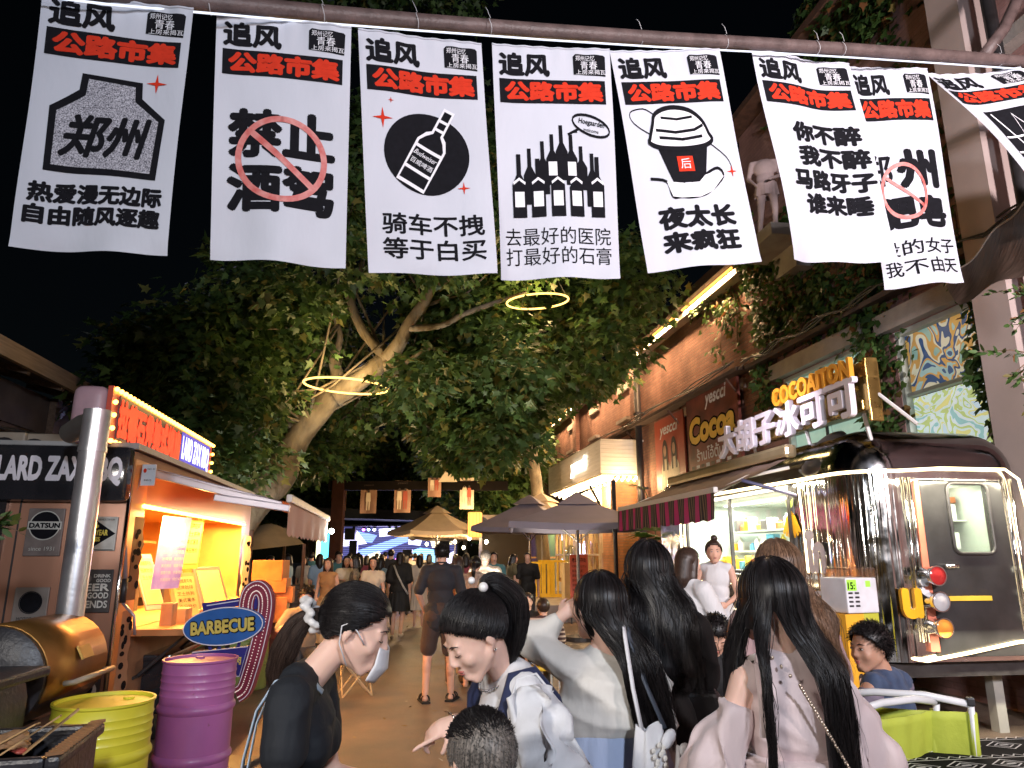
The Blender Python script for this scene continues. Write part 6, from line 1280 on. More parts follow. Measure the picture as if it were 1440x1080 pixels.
for i, (px, c_) in enumerate([(498, (.8, .9, 1)), (512, (.7, .1, 1)), (519, (.3, .6, 1)), (527, (.9, .95, 1)), (548, (.2, .4, 1)), (557, (.5, .9, .6)), (590, (.9, .9, 1))]):
    p = at(px, 741, Yst-.7); o = thing('spot_lamp', ['white spot lamp, first on the stage truss', 'violet spot lamp on the stage truss', 'blue spot lamp between violet and white ones', 'white spot lamp in the left half of the truss', 'deep blue spot lamp near the middle of the truss', 'green spot lamp near the middle of the truss', 'white spot lamp at the right of the truss'][i], 'lamp', p, 0, 'spot lamps on the stage truss'); MB().lathe([(.06, 0), (.09, -.16), (.0, -.16)], 10, M=Matrix.Rotation(-.7, 4, 'X')).build('housing', dark_metal, o); MB().ell((0, -.1, -.14), (.075, .05, .075), 8).build('lens', glow('spot_%d' % i, c_, 14), o, smooth=True)
for i, (px, py, w, h) in enumerate([(493, 751, .55, .6), (497, 778, .4, 1.3), (573, 785, .5, .9), (625, 772, .5, .9)]):
    p = at(px, py, Yst-1); tag(MB(Matrix.Translation(p)).bbox((0, 0, 0), (w, .4, h), .03).build('loudspeaker', mat('stage_black', (.03, .03, .03)), None), ['black loudspeaker hanging at the top left of the stage screen', 'tall black loudspeaker standing at the left of the stage', 'black loudspeaker before the middle of the screen', 'black loudspeaker at the right of the stage screen'][i], 'loudspeaker')
# red-brown steel portal with the sepia banners
pt = thing('steel_portal', 'red brown steel post and crossbeam carrying sepia banners before the stage', 'portal', fwd(469, 830, 21))
MB().box((0, 0, 0), (.01, .01, .01)); g = MB(); pb_ = fwd(469, 830, 21); zt_ = at(469, 676, 21).z
maroon_steel = mat('maroon_steel', (.035, .014, .01), rough=.8, spec=.1, var=.2); MB().box((0, 0, zt_/2), (.34, .3, zt_)).build('post', maroon_steel, pt)
e = at(700, 668, 21)-pb_; MB().box((e.x/2, 0, zt_-.15), (e.x+.6, .22, .26)).build('crossbeam', mat('dark_beam', (.008, .006, .005), rough=.95, spec=.05), pt)
sepia = mat('sepia_print', (.26, .13, .085), col2=(.34, .20, .13), rough=.7, scale=3); pale_p = mat('pale_print', (.62, .5, .36), rough=.7); dred = mat('dark_red_print', (.35, .07, .04), rough=.7)
for i, (xa, ya, xb, yb, Y) in enumerate([(508, 679, 529, 722, 20.9), (555, 676, 577, 721, 20.9), (602, 672, 620, 699, 20.7), (647, 672, 666, 716, 20.9), (472, 678, 486, 718, 22)]):
    p = at(xa, ya, Y); r_ = at(xb, yb, Y); w, h = r_.x-p.x, p.z-r_.z
    o = thing('sepia_banner', ['sepia banner with one figure stretching, leftmost of the clear ones', 'sepia banner with a figure and a red dress, above the stage canopy', 'short folded sepia banner showing two pairs of legs', 'sepia banner with a couple in cream and red, nearest the right', 'dim sepia banner behind the maroon post'][i], 'banner', p, 0, 'sepia banners on the portal')
    g = MB(); g.grid(lambda s, t: (s*w, .04*math.sin(s*5+i)*t, -t*h), 8, 10); g.build('cloth', sepia if i != 3 else pale_p, o, smooth=True)
    q = MB(); rr = random.Random(i)
    for k, fx in enumerate([.5] if i == 0 else [.33, .68]):
        mm = k if i else 0; cx_ = fx*w; top = -h*(.28 if i != 2 else .05)
        flat_print(q, disc(cx_, top, w*.07, w*.08, 12), I4, .05, 2); flat_print(q, poly([(cx_-w*.12, top-w*.1), (cx_+w*.12, top-w*.1), (cx_+w*.15, top-h*.34), (cx_-w*.15, top-h*.34)]), I4, .05, mm)
        for s_ in (-1, 1): flat_print(q, poly([(cx_+s_*w*.02, top-h*.34), (cx_+s_*w*.12, top-h*.34), (cx_+s_*w*.1, top-h*.62), (cx_+s_*w*.04, top-h*.62)]), I4, .05, mm)
    flat_print(q, text_box('yescci' if i != 3 else 'market', w*.2, -h*.12, w*.8, -h*.05, bold=.02), I4, .05, 2); q.build('print', [pale_p, dred, hair_p], o)
o = thing('pennant', 'small pale triangular pennant between the two right sepia banners', 'pennant', at(630, 657, 20.5)); MB().grid(lambda s, t: ((s-.5)*.55*t, .03, -.42*t), 4, 4).build('cloth', pale_p, o)
# lit signs and air conditioner on the far right by the lane
o = thing('neon_panel', 'small cyan and yellow lit sign panel at the far left before the maroon post', 'sign', at(457, 768, 24)); MB().bbox((0, 0, 0), (.55, .1, .9), .02).build('frame', dark_metal, o); MB().box((0.06, -.06, 0), (.36, .02, .8)).build('cyan_face', glow('cyan_sign', (.1, .6, .9), 2.2), o); MB().box((-.2, -.06, 0), (.13, .02, .8)).build('yellow_face', glow('yellow_sign', (.9, .9, .5), 2), o)
o = thing('orange_lantern', 'glowing orange fabric lantern box right of the beige parasol', 'lantern', at(668, 738, 22)); MB().bbox((0, 0, 0), (.42, .42, .75), .05).build('shade', mat('lantern_cloth', (.7, .3, .08), emit=.9, ecol=(1, .42, .08)), o)
for k in range(4): MB().box((-.15+.1*k, -.213, 0), (.01, .01, .7)).build('fold', mat('orange_fold', (.4, .15, .04)), o)
o = thing('air_conditioner', 'white air conditioner on the dark kiosk roof right of the orange lantern', 'air conditioner', at(684, 745, 22.5)); MB().bbox((0, 0, .2), (.75, .3, .5), .02).build('case', mat('cream_case', (.42, .36, .28)), o); MB().lathe([(0, 0), (.17, 0), (.18, .01)], 18, M=Matrix.Translation((-.12, -.155, .2)) @ Matrix.Rotation(math.pi/2, 4, 'X')).build('fan_grille', dark_metal, o)
o = thing('dark_kiosk', 'dark wooden stall with shallow roof right of the beige parasol', 'stall', fwd(690, 840, 23), TH); MB().box((.3, 0, 2.35), (2.0, 1.6, .1)).build('roof', dark_metal, o); MB().box((.45, .3, 1.15), (1.5, .9, 2.3)).build('cabin', mat('very_dark_wood', (.03, .022, .018), rough=.7), o)
for k in range(8): MB().box((-.6+k*.25, -.8, 2.5), (.03, .03, .24)).build('rail_post', dark_metal, o)
# canvas shelter left behind the truck
sh = thing('canvas_shelter', 'sagging brown canvas shelter on thin posts behind the barbecue truck', 'shelter', fwd(395, 860, 13.5))
Ish = wmat(sh).inverted(); A = [at(330, 752, 13.5), at(402, 742, 14), at(428, 765, 12.5), at(340, 775, 12)]
g = MB(); g.grid(lambda s, t: Ish @ (A[0].lerp(A[1], s).lerp(A[3].lerp(A[2], s), t)+Vector((0, 0, .25*math.sin(math.pi*s)*math.sin(math.pi*t)))), 10, 8); g.build('canvas', mat('brown_canvas_b', (.22, .16, .1), rough=.8, bump=.2), sh, smooth=True)
for p in (A[2], A[3], A[1], at(355, 745, 12.2)): q_ = Ish @ p; MB().tube([(q_.x, q_.y, 0), q_], .03, 6).build('post', rusty, sh)
o = thing('folding_stool', 'small folding camp stool with crossed wooden legs behind the masked woman', 'stool', fwd(497, 960, 8.9)+Vector((0, .1, 0)), .4)
MB().add([(-.16, -.14, .38), (.16, -.14, .38), (.16, .14, .38), (-.16, .14, .38), (0, 0, .35)], [(0, 1, 4), (1, 2, 4), (2, 3, 4), (3, 0, 4)]).build('seat', mat('dull_green_canvas', (.25, .27, .14), rough=.8), o)
for sx_ in (-1, 1):
    for sy_ in (-1, 1): MB().tube([(sx_*.16, sy_*.14, .38), (-sx_*.17, sy_*.16, .0)], .011, 6).build('leg', mat('pale_stick', (.5, .36, .2), rough=.5), o); MB().tube([(sx_*.16, sy_*.14, .38), (sx_*.17, -sy_*.16, .0)], .011, 6).build('leg', mat('pale_stick', (.5, .36, .2)), o)
for i, (px, py, Y) in enumerate([(338, 1038, 4.9)]):
    o = thing('metal_tongs', 'dark metal tongs lying on the ground right of the purple drum', 'tongs', fwd(345, 1045, 5.6), .6)
    for k in range(3): MB().box((0, k*.05-.05, .02), (.2-.03*k, .015, .02), rz=.15*k).build('prong', dark_metal, o)
# ---------------------------------------------------------------- people
def skin_mat(name, c):
    return mat(name, c, rough=.5, var=.06, scale=9, sub=.12, bump=.04, bscale=220, spec=.35)
SKIN = skin_mat('skin', (.62, .36, .26)); SKIN2 = skin_mat('fair_skin', (.74, .47, .37)); SKIN3 = skin_mat('tanned_skin', (.46, .25, .17))
def hair_mat(name, c1, c2, rough=.40):
    m, nt, b = newmat(name); L = nt.links; tc = nd(nt, 'ShaderNodeTexCoord'); mp = nd(nt, 'ShaderNodeMapping'); mp.inputs['Scale'].default_value = (60, 60, 3); n = nd(nt, 'ShaderNodeTexNoise'); n.inputs['Scale'].default_value = 4; n.inputs['Detail'].default_value = 3
    L.new(tc.outputs['Object'], mp.inputs[0]); L.new(mp.outputs[0], n.inputs['Vector']); r = nd(nt, 'ShaderNodeValToRGB'); r.color_ramp.elements[0].color = rgb(c1); r.color_ramp.elements[1].color = rgb(c2); r.color_ramp.elements[0].position = .35; r.color_ramp.elements[1].position = .7
    L.new(n.outputs[0], r.inputs[0]); L.new(r.outputs[0], b.inputs['Base Color']); b.inputs['Roughness'].default_value = rough; b.inputs['Anisotropic'].default_value = .4; b.inputs['Specular IOR Level'].default_value = .32
    bp = nd(nt, 'ShaderNodeBump'); bp.inputs['Strength'].default_value = .2; bp.inputs['Distance'].default_value = .003; L.new(n.outputs[0], bp.inputs['Height']); L.new(bp.outputs[0], b.inputs['Normal']); return m
HB = hair_mat('black_hair', (.004, .0035, .004), (.016, .012, .012)); HBR = hair_mat('brown_hair', (.07, .035, .02), (.26, .15, .09), .4); HDB = hair_mat('dark_brown_hair', (.02, .011, .008), (.06, .035, .025)); HGR = hair_mat('greying_hair', (.05, .045, .04), (.26, .22, .19), .5)
def cloth(name, c, c2=None, **kw):
    kw.setdefault('scale', 5); kw.setdefault('bump', .45); kw.setdefault('bscale', 15); kw.setdefault('stretch', (1, 1, .35)); kw.setdefault('rough', .8); kw.setdefault('var', .07); kw.setdefault('sheen', .1)
    return mat(name, c, col2=c2, **kw)
eye_w = mat('eye_white', (.6, .57, .54), rough=.2); eye_d = mat('eye_iris', (.03, .018, .012), rough=.15); lipm = mat('lips', (.42, .12, .10), rough=.4)
def blob(mb, name, m, parent, vox, it=3, fac=.5, disp=None, cut=None):
    tmp = mb.build('tmp_blob', m); md = tmp.modifiers.new('r', 'REMESH'); md.mode = 'VOXEL'; md.voxel_size = vox; md.use_smooth_shade = True
    if it: s_ = tmp.modifiers.new('s', 'SMOOTH'); s_.iterations = it; s_.factor = fac
    dg = bpy.context.evaluated_depsgraph_get(); me = bpy.data.meshes.new_from_object(tmp.evaluated_get(dg)); bpy.data.objects.remove(tmp); me.name = name
    if disp:
        n = len(me.vertices); co = np.empty(n*3, dtype=np.float32); me.vertices.foreach_get('co', co); co = co.reshape(-1, 3); no = np.empty(n*3, dtype=np.float32); me.vertex_normals.foreach_get('vector', no); no = no.reshape(-1, 3)
        me.vertices.foreach_set('co', (co+no*disp(co)[:, None]).astype(np.float32).reshape(-1)); me.update()
    if not me.materials: me.materials.append(m)
    me.polygons.foreach_set('use_smooth', [True]*len(me.polygons)); o = bpy.data.objects.new(name, me); COL.objects.link(o); o.parent = parent; return o
def folds(a=.006, s=1, seed=0):
    def f(c):
        x, y, z = c[:, 0]+seed*.37, c[:, 1], c[:, 2]; w = np.sin(z*7+seed)+np.sin(x*6+y*5)*.8
        r = lambda q: (1-np.abs(np.sin(q)))**2.2
        return a*(r(x*14*s+z*9+w*1.3)*1.1+r(y*13*s-z*12+w*1.6+1)*.9+r(z*17*s+x*9-y*6+w*1.8)*.8-.9)
    return f
def spline(P, m=4):
    P = [Vector(p) for p in P]; out = []
    for i in range(len(P)-1):
        a, b, c, d = P[max(i-1, 0)], P[i], P[i+1], P[min(i+2, len(P)-1)]
        for k in range(m): t = k/m; out.append(.5*((2*b)+(c-a)*t+(2*a-5*b+4*c-d)*t*t+(3*b-a-3*c+d)*t**3))
    return out+[P[-1]]
def tail(P, Rr, n, m, o, seed=1, rs=.0015, frizz=.012):
    m4 = 4; P = spline(P, m4); Rr = [Rr[min(i//m4, len(Rr)-1)]*(1-(i % m4)/m4)+Rr[min(i//m4+1, len(Rr)-1)]*(i % m4)/m4 for i in range(len(P))]; rr = random.Random(seed)
    g = MB(); g.tube(P, [r*.9 for r in Rr], 14); t = g.build('ponytail', m, o, smooth=True); ps = []
    for _ in range(n):
        a = rr.uniform(0, 6.28); q = rr.uniform(.75, 1.06); e = rr.uniform(.75, 1.0); tw = rr.uniform(-.5, .5); L = max(4, int(len(P)*e)); S_ = []
        for j in range(L):
            d = (P[min(j+1, len(P)-1)]-P[max(j-1, 0)]).normalized(); x = d.orthogonal().normalized() if abs(d.x) > .9 else d.cross(Vector((1, 0, 0))).normalized(); y = d.cross(x); f = j/len(P); an = a+tw*f
            S_.append(P[j]+(x*math.cos(an)+y*math.sin(an))*(Rr[j]*q+frizz*f*f*rr.random()*.5))
        ps.append(S_)
    strands(ps, rs, m, t); return t
def Rt(pitch=0, yaw=0, roll=0): return Euler((0, roll, yaw)).to_matrix() @ Euler((pitch, 0, 0)).to_matrix()
def head_prims(b, c, Rm, k=1, fem=True, detail=True):
    def P(x, y, z): return c + Rm @ (Vector((x, y, z))*k)
    def E(x, y, z, r, n=14): b.ell(P(x, y, z), (r[0]*k, r[1]*k, r[2]*k), n, E=Rm)
    E(0, -.012, .022, (.076, .094, .088), 20); E(0, .028, -.022, (.064, .066, .088), 18); E(0, .052, -.088, (.030, .030, .026))
    for s in (-1, 1):
        b.cone(P(s*.052, .005, -.050), .020*k, P(s*.014, .066, -.100), .017*k, 10); E(s*.034, .060, -.032, (.026, .026, .026))
        if detail:
            b.ell(P(s*.077, -.006, -.012), (.008*k, .017*k, .030*k), 10, E=Rm @ Euler((-.2, 0, s*-.35)).to_matrix()); b.cone(P(s*.077, -.004, -.034), .007*k, P(s*.072, .0, -.038), .006*k, 8)
        E(s*.030, .076, .020, (.020, .012, .007), 8)
    b.cone(P(0, .087, .010), .008*k, P(0, .103, -.026), .0100*k, 10); E(0, .101, -.031, (.011, .010, .009), 8)
    if detail:
        for s in (-1, 1): E(s*.011, .100, -.034, (.007, .009, .006), 8)
        E(0, .090, -.058, (.020, .010, .0055), 10); E(0, .088, -.067, (.017, .010, .0065), 10); E(0, .084, -.085, (.020, .012, .012), 10)
        for s in (-1, 1): E(s*.031, .078, .0, (.015, .011, .010), 10)
def face_parts(c, Rm, k, o, down=False, mouth=True, brows=True):
    def P(x, y, z): return c + Rm @ (Vector((x, y, z))*k)
    for s in (-1, 1):
        if down:
            MB().tube([P(s*.018, .0895, -.004), P(s*.025, .0915, -.0075), P(s*.034, .0895, -.0075), P(s*.043, .083, -.004)], [.0008*k, .0014*k, .0014*k, .0008*k], 5).build('eyelashes', eye_d, o, smooth=True)
        else:
            g = MB(); g.ell(P(s*.031, .0835, .0), (.0115*k, .007*k, .0045*k), 10, E=Rm); e = g.build('eye', eye_w, o, smooth=True); g = MB(); g.ell(P(s*.031, .0885, .0), (.0048*k, .003*k, .0045*k), 8, E=Rm); g.build('iris', eye_d, e, smooth=True)
            MB().tube([P(s*.018, .0885, .002), P(s*.026, .0915, .0055), P(s*.036, .089, .0050), P(s*.045, .082, .001)], [.0007*k, .0014*k, .0014*k, .0007*k], 5).build('eyelashes', eye_d, o, smooth=True)
        if brows: MB().tube([P(s*.014, .091, .020), P(s*.028, .0905, .0255), P(s*.047, .077, .020)], [.0022*k, .0024*k, .0008*k], 6).build('eyebrow', HB, o, smooth=True)
    if mouth:
        g = MB(); g.ell(P(0, .0935, -.058), (.018*k, .0078*k, .0038*k), 12, E=Rm); g.ell(P(0, .092, -.066), (.015*k, .0078*k, .0046*k), 12, E=Rm); g.build('lips', lipm, o, smooth=True)
def hand_prims(b, w, d, n, side, k=1, curl=(.5, .6, .7, .8), thumb=.5, fr=.0088):
    """w wrist, d towards the fingers, n out of the back of the hand, side = direction of the thumb"""
    w = Vector(w); d = Vector(d).normalized(); n = Vector(n); n = (n-d*n.dot(d)).normalized(); t = d.cross(n)
    if t.dot(Vector(side)) < 0: t = -t
    M = Matrix((t, d, n)).transposed()
    b.ell(w+d*.045*k, (.037*k, .052*k, .017*k), 12, E=M); b.cone(w, .024*k, w+d*.05*k, .026*k, 10)
    L = [.068, .076, .070, .056]
    for i in range(4):
        p = w+d*.082*k+t*(.027-.018*i)*k; ang = 0; dd = d; q = p-d*.02*k; r = fr*k*(1 if i < 3 else .88)
        for s_, fr_ in ((0, .45), (1, .32), (2, .23)):
            ang += curl[i]*(.9 if s_ == 0 else 1.15); dd = d*math.cos(ang)-n*math.sin(ang); e = (q if s_ else p)+dd*L[i]*fr_*k; b.cone(q, r*(1-.06*s_), e, r*(.94-.06*s_), 8); q = e
    p = w+d*.022*k+t*.026*k; a1 = (d*.75+t*.75-n*thumb*.5).normalized(); q = p+a1*.042*k; b.cone(p, .0135*k, q, .0105*k, 8); a2 = (d*.95+t*.25-n*thumb).normalized(); b.cone(q, .0100*k, q+a2*.030*k, .0085*k, 8)
# ---- hair
def on_scalp(d, g=1.0):
    d = Vector(d).normalized(); a = (.080*g, .099*g, .093*g); s = 1/math.sqrt((d.x/a[0])**2+(d.y/a[1])**2+(d.z/a[2])**2); return d*s+Vector((0, -.012, .022))
def hairline(p): return p.z > (1.0*p.y-.016 if p.y > 0 else .5*p.y-.016)-.55*max(0, -.03-p.y)
def cap(c, Rm, k, m, o, g=1.07, name='hair', line=hairline, n=34):
    b = MB(); vs = []; idx = {}; fs = []
    for i in range(n+1):
        for j in range(n*2):
            th = math.pi*i/n; a = math.pi*j/n; idx[(i, j)] = len(vs); vs.append(on_scalp((math.sin(th)*math.cos(a), math.sin(th)*math.sin(a), math.cos(th)+1e-6), g))
    for i in range(n):
        for j in range(n*2):
            f = [idx[(i, j)], idx[(i+1, j)], idx[(i+1, (j+1) % (2*n))], idx[(i, (j+1) % (2*n))]]
            if all(line(vs[q]) for q in f): fs.append(f)
    used = sorted({q for f in fs for q in f}); mp = {q: i for i, q in enumerate(used)}
    b.add([c+Rm @ (vs[q]*k) for q in used], [[mp[q] for q in f] for f in fs]); h = b.build(name, m, o, smooth=True); md = h.modifiers.new('s', 'SOLIDIFY'); md.thickness = .009; md.offset = -.3; return h
def strands(paths, r, m, o, name='strands', taper=True):
    b = MB()
    for P in paths:
        n = len(P); rr_ = [r*(1 if i < n*.6 else max(.15, 1-(i-n*.6)/(n*.4))) for i in range(n)] if taper else r
        b.tube(P, rr_, 3, caps=False)
    return b.build(name, m, o, smooth=True, kind='stuff')
def slerp(a, b, t):
    a = a.normalized(); b = b.normalized(); th = math.acos(max(-1, min(1, a.dot(b))))
    return a if th < 1e-4 else (a*math.sin((1-t)*th)+b*math.sin(t*th))/math.sin(th)
def long_hair(c, Rm, k, zend, m, o, n=700, spread=1.0, wave=.004, body=None, phimax=120, seed=1, rs=.0024, flow=(0, 0), ragged=.06, waveL=.0, g0=1.07, split=None):
    """hair falling over the back; body(z) -> (half width, back depth y) of what it hangs over, in person space"""
    rr = random.Random(seed)
    def path(phi, lift, ln, jit=0, npt=18):
        # phi from the back (0) round to the face (+-)
        P = []; a = math.radians(phi); dirh = Vector((math.sin(a), -math.cos(a), 0)); top = Vector((.06*math.sin(a), .18-.25*(1-abs(phi)/phimax), 1))
        mid = Vector((dirh.x, dirh.y, -.05 if abs(phi) < 60 else -.15))
        for i in range(7):
            t = i/6; d = slerp(top, mid, t); P.append(c+Rm @ (on_scalp(d, g0*lift)*k))
        e = P[-1].copy(); z0 = e.z; L = z0-(zend+ln)
        off = (e-c); 
        for i in range(1, npt-6):
            t = i/(npt-7); z = z0-L*t; hw, back = body(z) if body else (.10, -.10)
            # target position hanging: keep lateral place, pulled to the back surface
            tx = (c.x*0+math.sin(a)*hw*spread)+flow[0]*t; ty = (back if abs(phi) < 75 else back*.2+.05*(abs(phi)-75)/45)*1.0*(lift)+flow[1]*t
            if split: tx, dy = split(phi, t); ty += dy
            w = min(1, t*2.2); w = w*w*(3-2*w)
            x = e.x*(1-w)+tx*w; y = e.y*(1-w)+ty*w
            ph = a*7+z*28+seed; x += wave*math.sin(ph)*t+waveL*math.sin(z*30+a*3)*t; y += wave*math.cos(ph*1.1)*t-waveL*math.cos(z*26+a*5)*t
            P.append(Vector((x+jit*math.sin(z*20+phi), y, z)))
        return P
    g = MB(); NU, NV = 40, 17; rows = [path(-phimax+2*phimax*i/NU, .97, 0) for i in range(NU+1)]
    vs = [p for r_ in rows for p in r_]; q = len(rows[0]); fs = [(i*q+j, (i+1)*q+j, (i+1)*q+j+1, i*q+j+1) for i in range(NU) for j in range(q-1) if (vs[(i+1)*q+j+1]-vs[i*q+j+1]).length < .045]
    g.add(vs, fs); h = g.build('hair', m, o, smooth=True); md = h.modifiers.new('s', 'SOLIDIFY'); md.thickness = .016; md.offset = 0
    ps = []
    for i in range(int(n*1.9)):
        phi = rr.uniform(-phimax, phimax); fly = rr.random() < .05; cl_ = .012*math.sin(phi*.33+seed)*math.sin(phi*.11+2); ps.append(path(phi, rr.uniform(.98, 1.05)+cl_+(.10*rr.random() if fly else 0), rr.uniform(-ragged, ragged*.6)+.03, rr.uniform(-.006, .006)*(4 if fly else 1)))
    strands(ps, rs*.58, m, h); return h
def tied_hair(c, Rm, k, tie, m, o, n=420, seed=1, rs=.0017):
    """hair drawn back over the scalp to the tie direction"""
    rr = random.Random(seed); h = cap(c, Rm, k, m, o, 1.045); tie = Vector(tie); ps = []
    for i in range(int(n*1.8)):
        for _ in range(40):
            d = Vector((rr.gauss(0, 1), rr.gauss(0, 1), rr.gauss(0, 1))).normalized(); p = on_scalp(d)
            if hairline(p) and (rr.random() < .3 or not hairline(p+Vector((0, .018, -.02)))): break
        g = rr.uniform(1.07, 1.105); d0 = d; ps.append([c+Rm @ (on_scalp(slerp(d0, tie, t), g+(-.03 if t == 0 else 0)+.008*math.sin(t*9+i))*k) for t in np.linspace(0, 1, 9)])
    strands(ps, rs*.62, m, h); return h
def short_hair(c, Rm, k, m, o, n=900, L=.03, seed=1, flow=(0, .3, 1), rs=.0014, line=hairline, g=1.035, fuzz=.3):
    rr = random.Random(seed); h = cap(c, Rm, k, m, o, g, line=line); ps = []; fl = Vector(flow)
    for i in range(n):
        for _ in range(30):
            d = Vector((rr.gauss(0, 1), rr.gauss(0, 1), rr.gauss(0, 1))).normalized(); p = on_scalp(d, g+.02)
            if line(p): break
        v = (d*.55+fl*.6+Vector((rr.gauss(0, fuzz), rr.gauss(0, fuzz), rr.gauss(0, fuzz)))).normalized(); v = (v+d*max(0, .15-v.dot(d))).normalized(); l = L*rr.uniform(.6, 1.2); ps.append([c+Rm @ (p*k), c+Rm @ ((p+v*l*.6)*k), c+Rm @ ((p+v*l+Vector((0, 0, -.1*l)))*k)])
    strands(ps, rs, m, h); return h
# ---- whole figure
def person(label, loc, rz, h=1.62, fem=True, sit=False, seat=.55, lean=0, side=0, twist=0, hc=None, head=(0, 0, 0), arms=None, legs=None, vox=.012, skin=None, hk=1.0, hands=True, detail=None,
           top=None, sleeve=.5, fit=.016, hem=0.0, bottom=None, bottom_len=.5, skirt=None, skirt_len=.5, skirt_z=.06, skirt_w=0, flare=1.3, pleat=.012, shoes=None, hair=None, group=None, facef=None, build=1.0, foldamp=.004, loose=(), name='person', cat='person'):
    hk *= .875; k = h/1.7; o = thing(name, label, cat, loc, rz, group); b = MB(); skin = skin or SKIN; detail = vox < .015 if detail is None else detail
    P = Vector((0, 0, (.93 if not sit else .56)*k)) if not sit else Vector((0, 0, seat)); T = Rt(-lean, twist, side)
    def tp(x, y, z): return P + T @ (Vector((x, y, z))*k)
    sw = (.150 if fem else .178)*build; nb = tp(0, .0, .50)
    H = Vector(hc) if hc else nb + T @ Vector((0, .03, .135*hk)); HR = Rt(*head)
    def torso(bb, m, hemz=-1, shoulders=True):
        q = lambda r: tuple(x*k*build+m for x in r)
        if hemz <= .02: bb.ell(tp(0, -.005, .0), q((.155 if fem else .148, .105, .12)), 18, E=T)
        bb.ell(tp(0, 0, .14), q((.120 if fem else .138, .088, .13)), 18, E=T); bb.ell(tp(0, 0, .32), q((.142 if fem else .165, .100, .15)), 18, E=T)
        bb.cone(tp(-sw+.03, 0, .435), .046*k+m, tp(sw-.03, 0, .435), .046*k+m, 12); bb.cone(tp(-.05, -.005, .46), .045*k+m, tp(.05, -.005, .46), .045*k+m, 12)
        if fem:
            for s in (-1, 1): bb.ell(tp(s*.060, .060, .30), q((.056, .044, .056)), 12, E=T)
    torso(b, 0)
    for s in (-1, 1): b.ell(tp(s*.07, -.05, -.05), (.085*k, .075*k, .09*k), 12)
    b.cone(tp(0, -.005, .44), (.046 if fem else .056)*k, H+HR @ Vector((0, -.02, -.05))*hk, (.044 if fem else .054)*k, 14)
    head_prims(b, H, HR, hk, fem, detail)
    A = {}
    for s, nm in ((-1, 'L'), (1, 'R')):
        a = (arms or {}).get(nm); sh = tp(s*sw, 0, .43)
        if a: el, wr = Vector(a[0]), Vector(a[1])
        else: el = sh+Vector((s*.045, -.02, -.27))*k; wr = el+Vector((s*.01, .07, -.235))*k
        A[s] = (sh, el, wr); f = .92 if fem else 1.08
        b.cone(sh, .046*k*f, el, .036*k*f, 12); b.cone(el, .036*k*f, wr, .024*k*f, 12)
        if hands:
            hp = a[2] if a and len(a) > 2 else {}; d = Vector(hp.get('d', (wr-el))); kk = hp.get('k', 1)*(.92 if fem else 1.03)*min(1, k*1.03)
            if detail: hand_prims(b, wr, d, hp.get('n', (s, 0, .2)), hp.get('side', (-s*.3, 1, 0)), kk, hp.get('curl', (.28, .32, .36, .4)), hp.get('thumb', .4))
            else: d = d.normalized(); b.cone(wr, .026*k, wr+d*.09*k, .03*k, 8); b.cone(wr+d*.09*k, .028*k, wr+d*.155*k, .016*k, 8)
    Lg = {}
    for s, nm in ((-1, 'L'), (1, 'R')):
        l = (legs or {}).get(nm); hp = tp(s*.082, -.01, -.04)
        if l: kn, an = Vector(l[0]), Vector(l[1])
        elif sit: kn = hp+Vector((s*.06, .40, .0))*k; an = kn+Vector((0, -.02, -.40))*k; an.z = .08
        else: kn = hp+Vector((s*.005, .015, -.41))*k; an = kn+Vector((0, -.03, -.40))*k
        Lg[s] = (hp, kn, an); f = 1 if fem else 1.05
        b.cone(hp, .082*k*f, kn, .052*k*f, 12); b.cone(kn, .050*k*f, an, .034*k, 12); b.ell(kn.lerp(an, .3)+Vector((0, -.015, 0)), (.048*k, .052*k, .10*k), 10)
        fd = (l[2] if l and len(l) > 2 else Vector((s*.12, 1, 0))); fd = Vector(fd).normalized(); b.cone(an+Vector((0, 0, -.045*k)), .034*k, an+fd*.15*k+Vector((0, 0, -.055*k)), .026*k, 10)
    blob(b, 'body', skin, o, vox, 3 if detail else 2, .45)
    o_parts = {'P': P, 'tp': tp, 'H': H, 'HR': HR, 'A': A, 'L': Lg, 'k': k, 'o': o, 'T': T, 'sw': sw}
    if top:
        g = MB(); torso(g, fit, hem); [g.ell(tp(0, -.005, z_), (a_, b_, .10), 20, E=T) for z_, a_, b_ in loose]
        if hem < 0: g.cone(tp(-.05, 0, .0), .115*k+fit, tp(-.045, 0, hem), .118*k+fit, 16); g.cone(tp(.05, 0, .0), .115*k+fit, tp(.045, 0, hem), .118*k+fit, 16)
        for s in (-1, 1):
            sh, el, wr = A[s]
            if sleeve > 0:
                if sleeve <= .5: g.cone(sh, .050*k+fit, sh.lerp(el, sleeve*1.7), .046*k+fit*1.25, 14)
                else: g.cone(sh, .048*k+fit, el, .040*k+fit, 14); g.cone(el, .040*k+fit, el.lerp(wr, (sleeve-.5)*2), .030*k+fit, 14)
        blob(g, 'top', top, o, vox*1.05, 3, .5, folds(foldamp, 1, h*3) if vox < .02 else None)
    if bottom:
        g = MB(); m_ = .016
        g.ell(tp(0, -.005, .0), (.155*k+m_, .108*k+m_, .115*k+m_), 16); 
        for s in (-1, 1):
            hp, kn, an = Lg[s]; g.ell(tp(s*.07, -.05, -.05), (.085*k+m_, .075*k+m_, .09*k+m_), 12)
            if bottom_len <= .5: g.cone(hp, .086*k+m_, hp.lerp(kn, bottom_len*2), .072*k+m_*1.4, 14)
            else: g.cone(hp, .086*k+m_, kn, .058*k+m_, 14); g.cone(kn, .058*k+m_, kn.lerp(an, (bottom_len-.5)*2), .046*k+m_, 14)
        blob(g, 'trousers' if bottom_len > .5 else 'shorts', bottom, o, vox*1.1, 3, .5, folds(.003, 1, h) if vox < .02 else None)
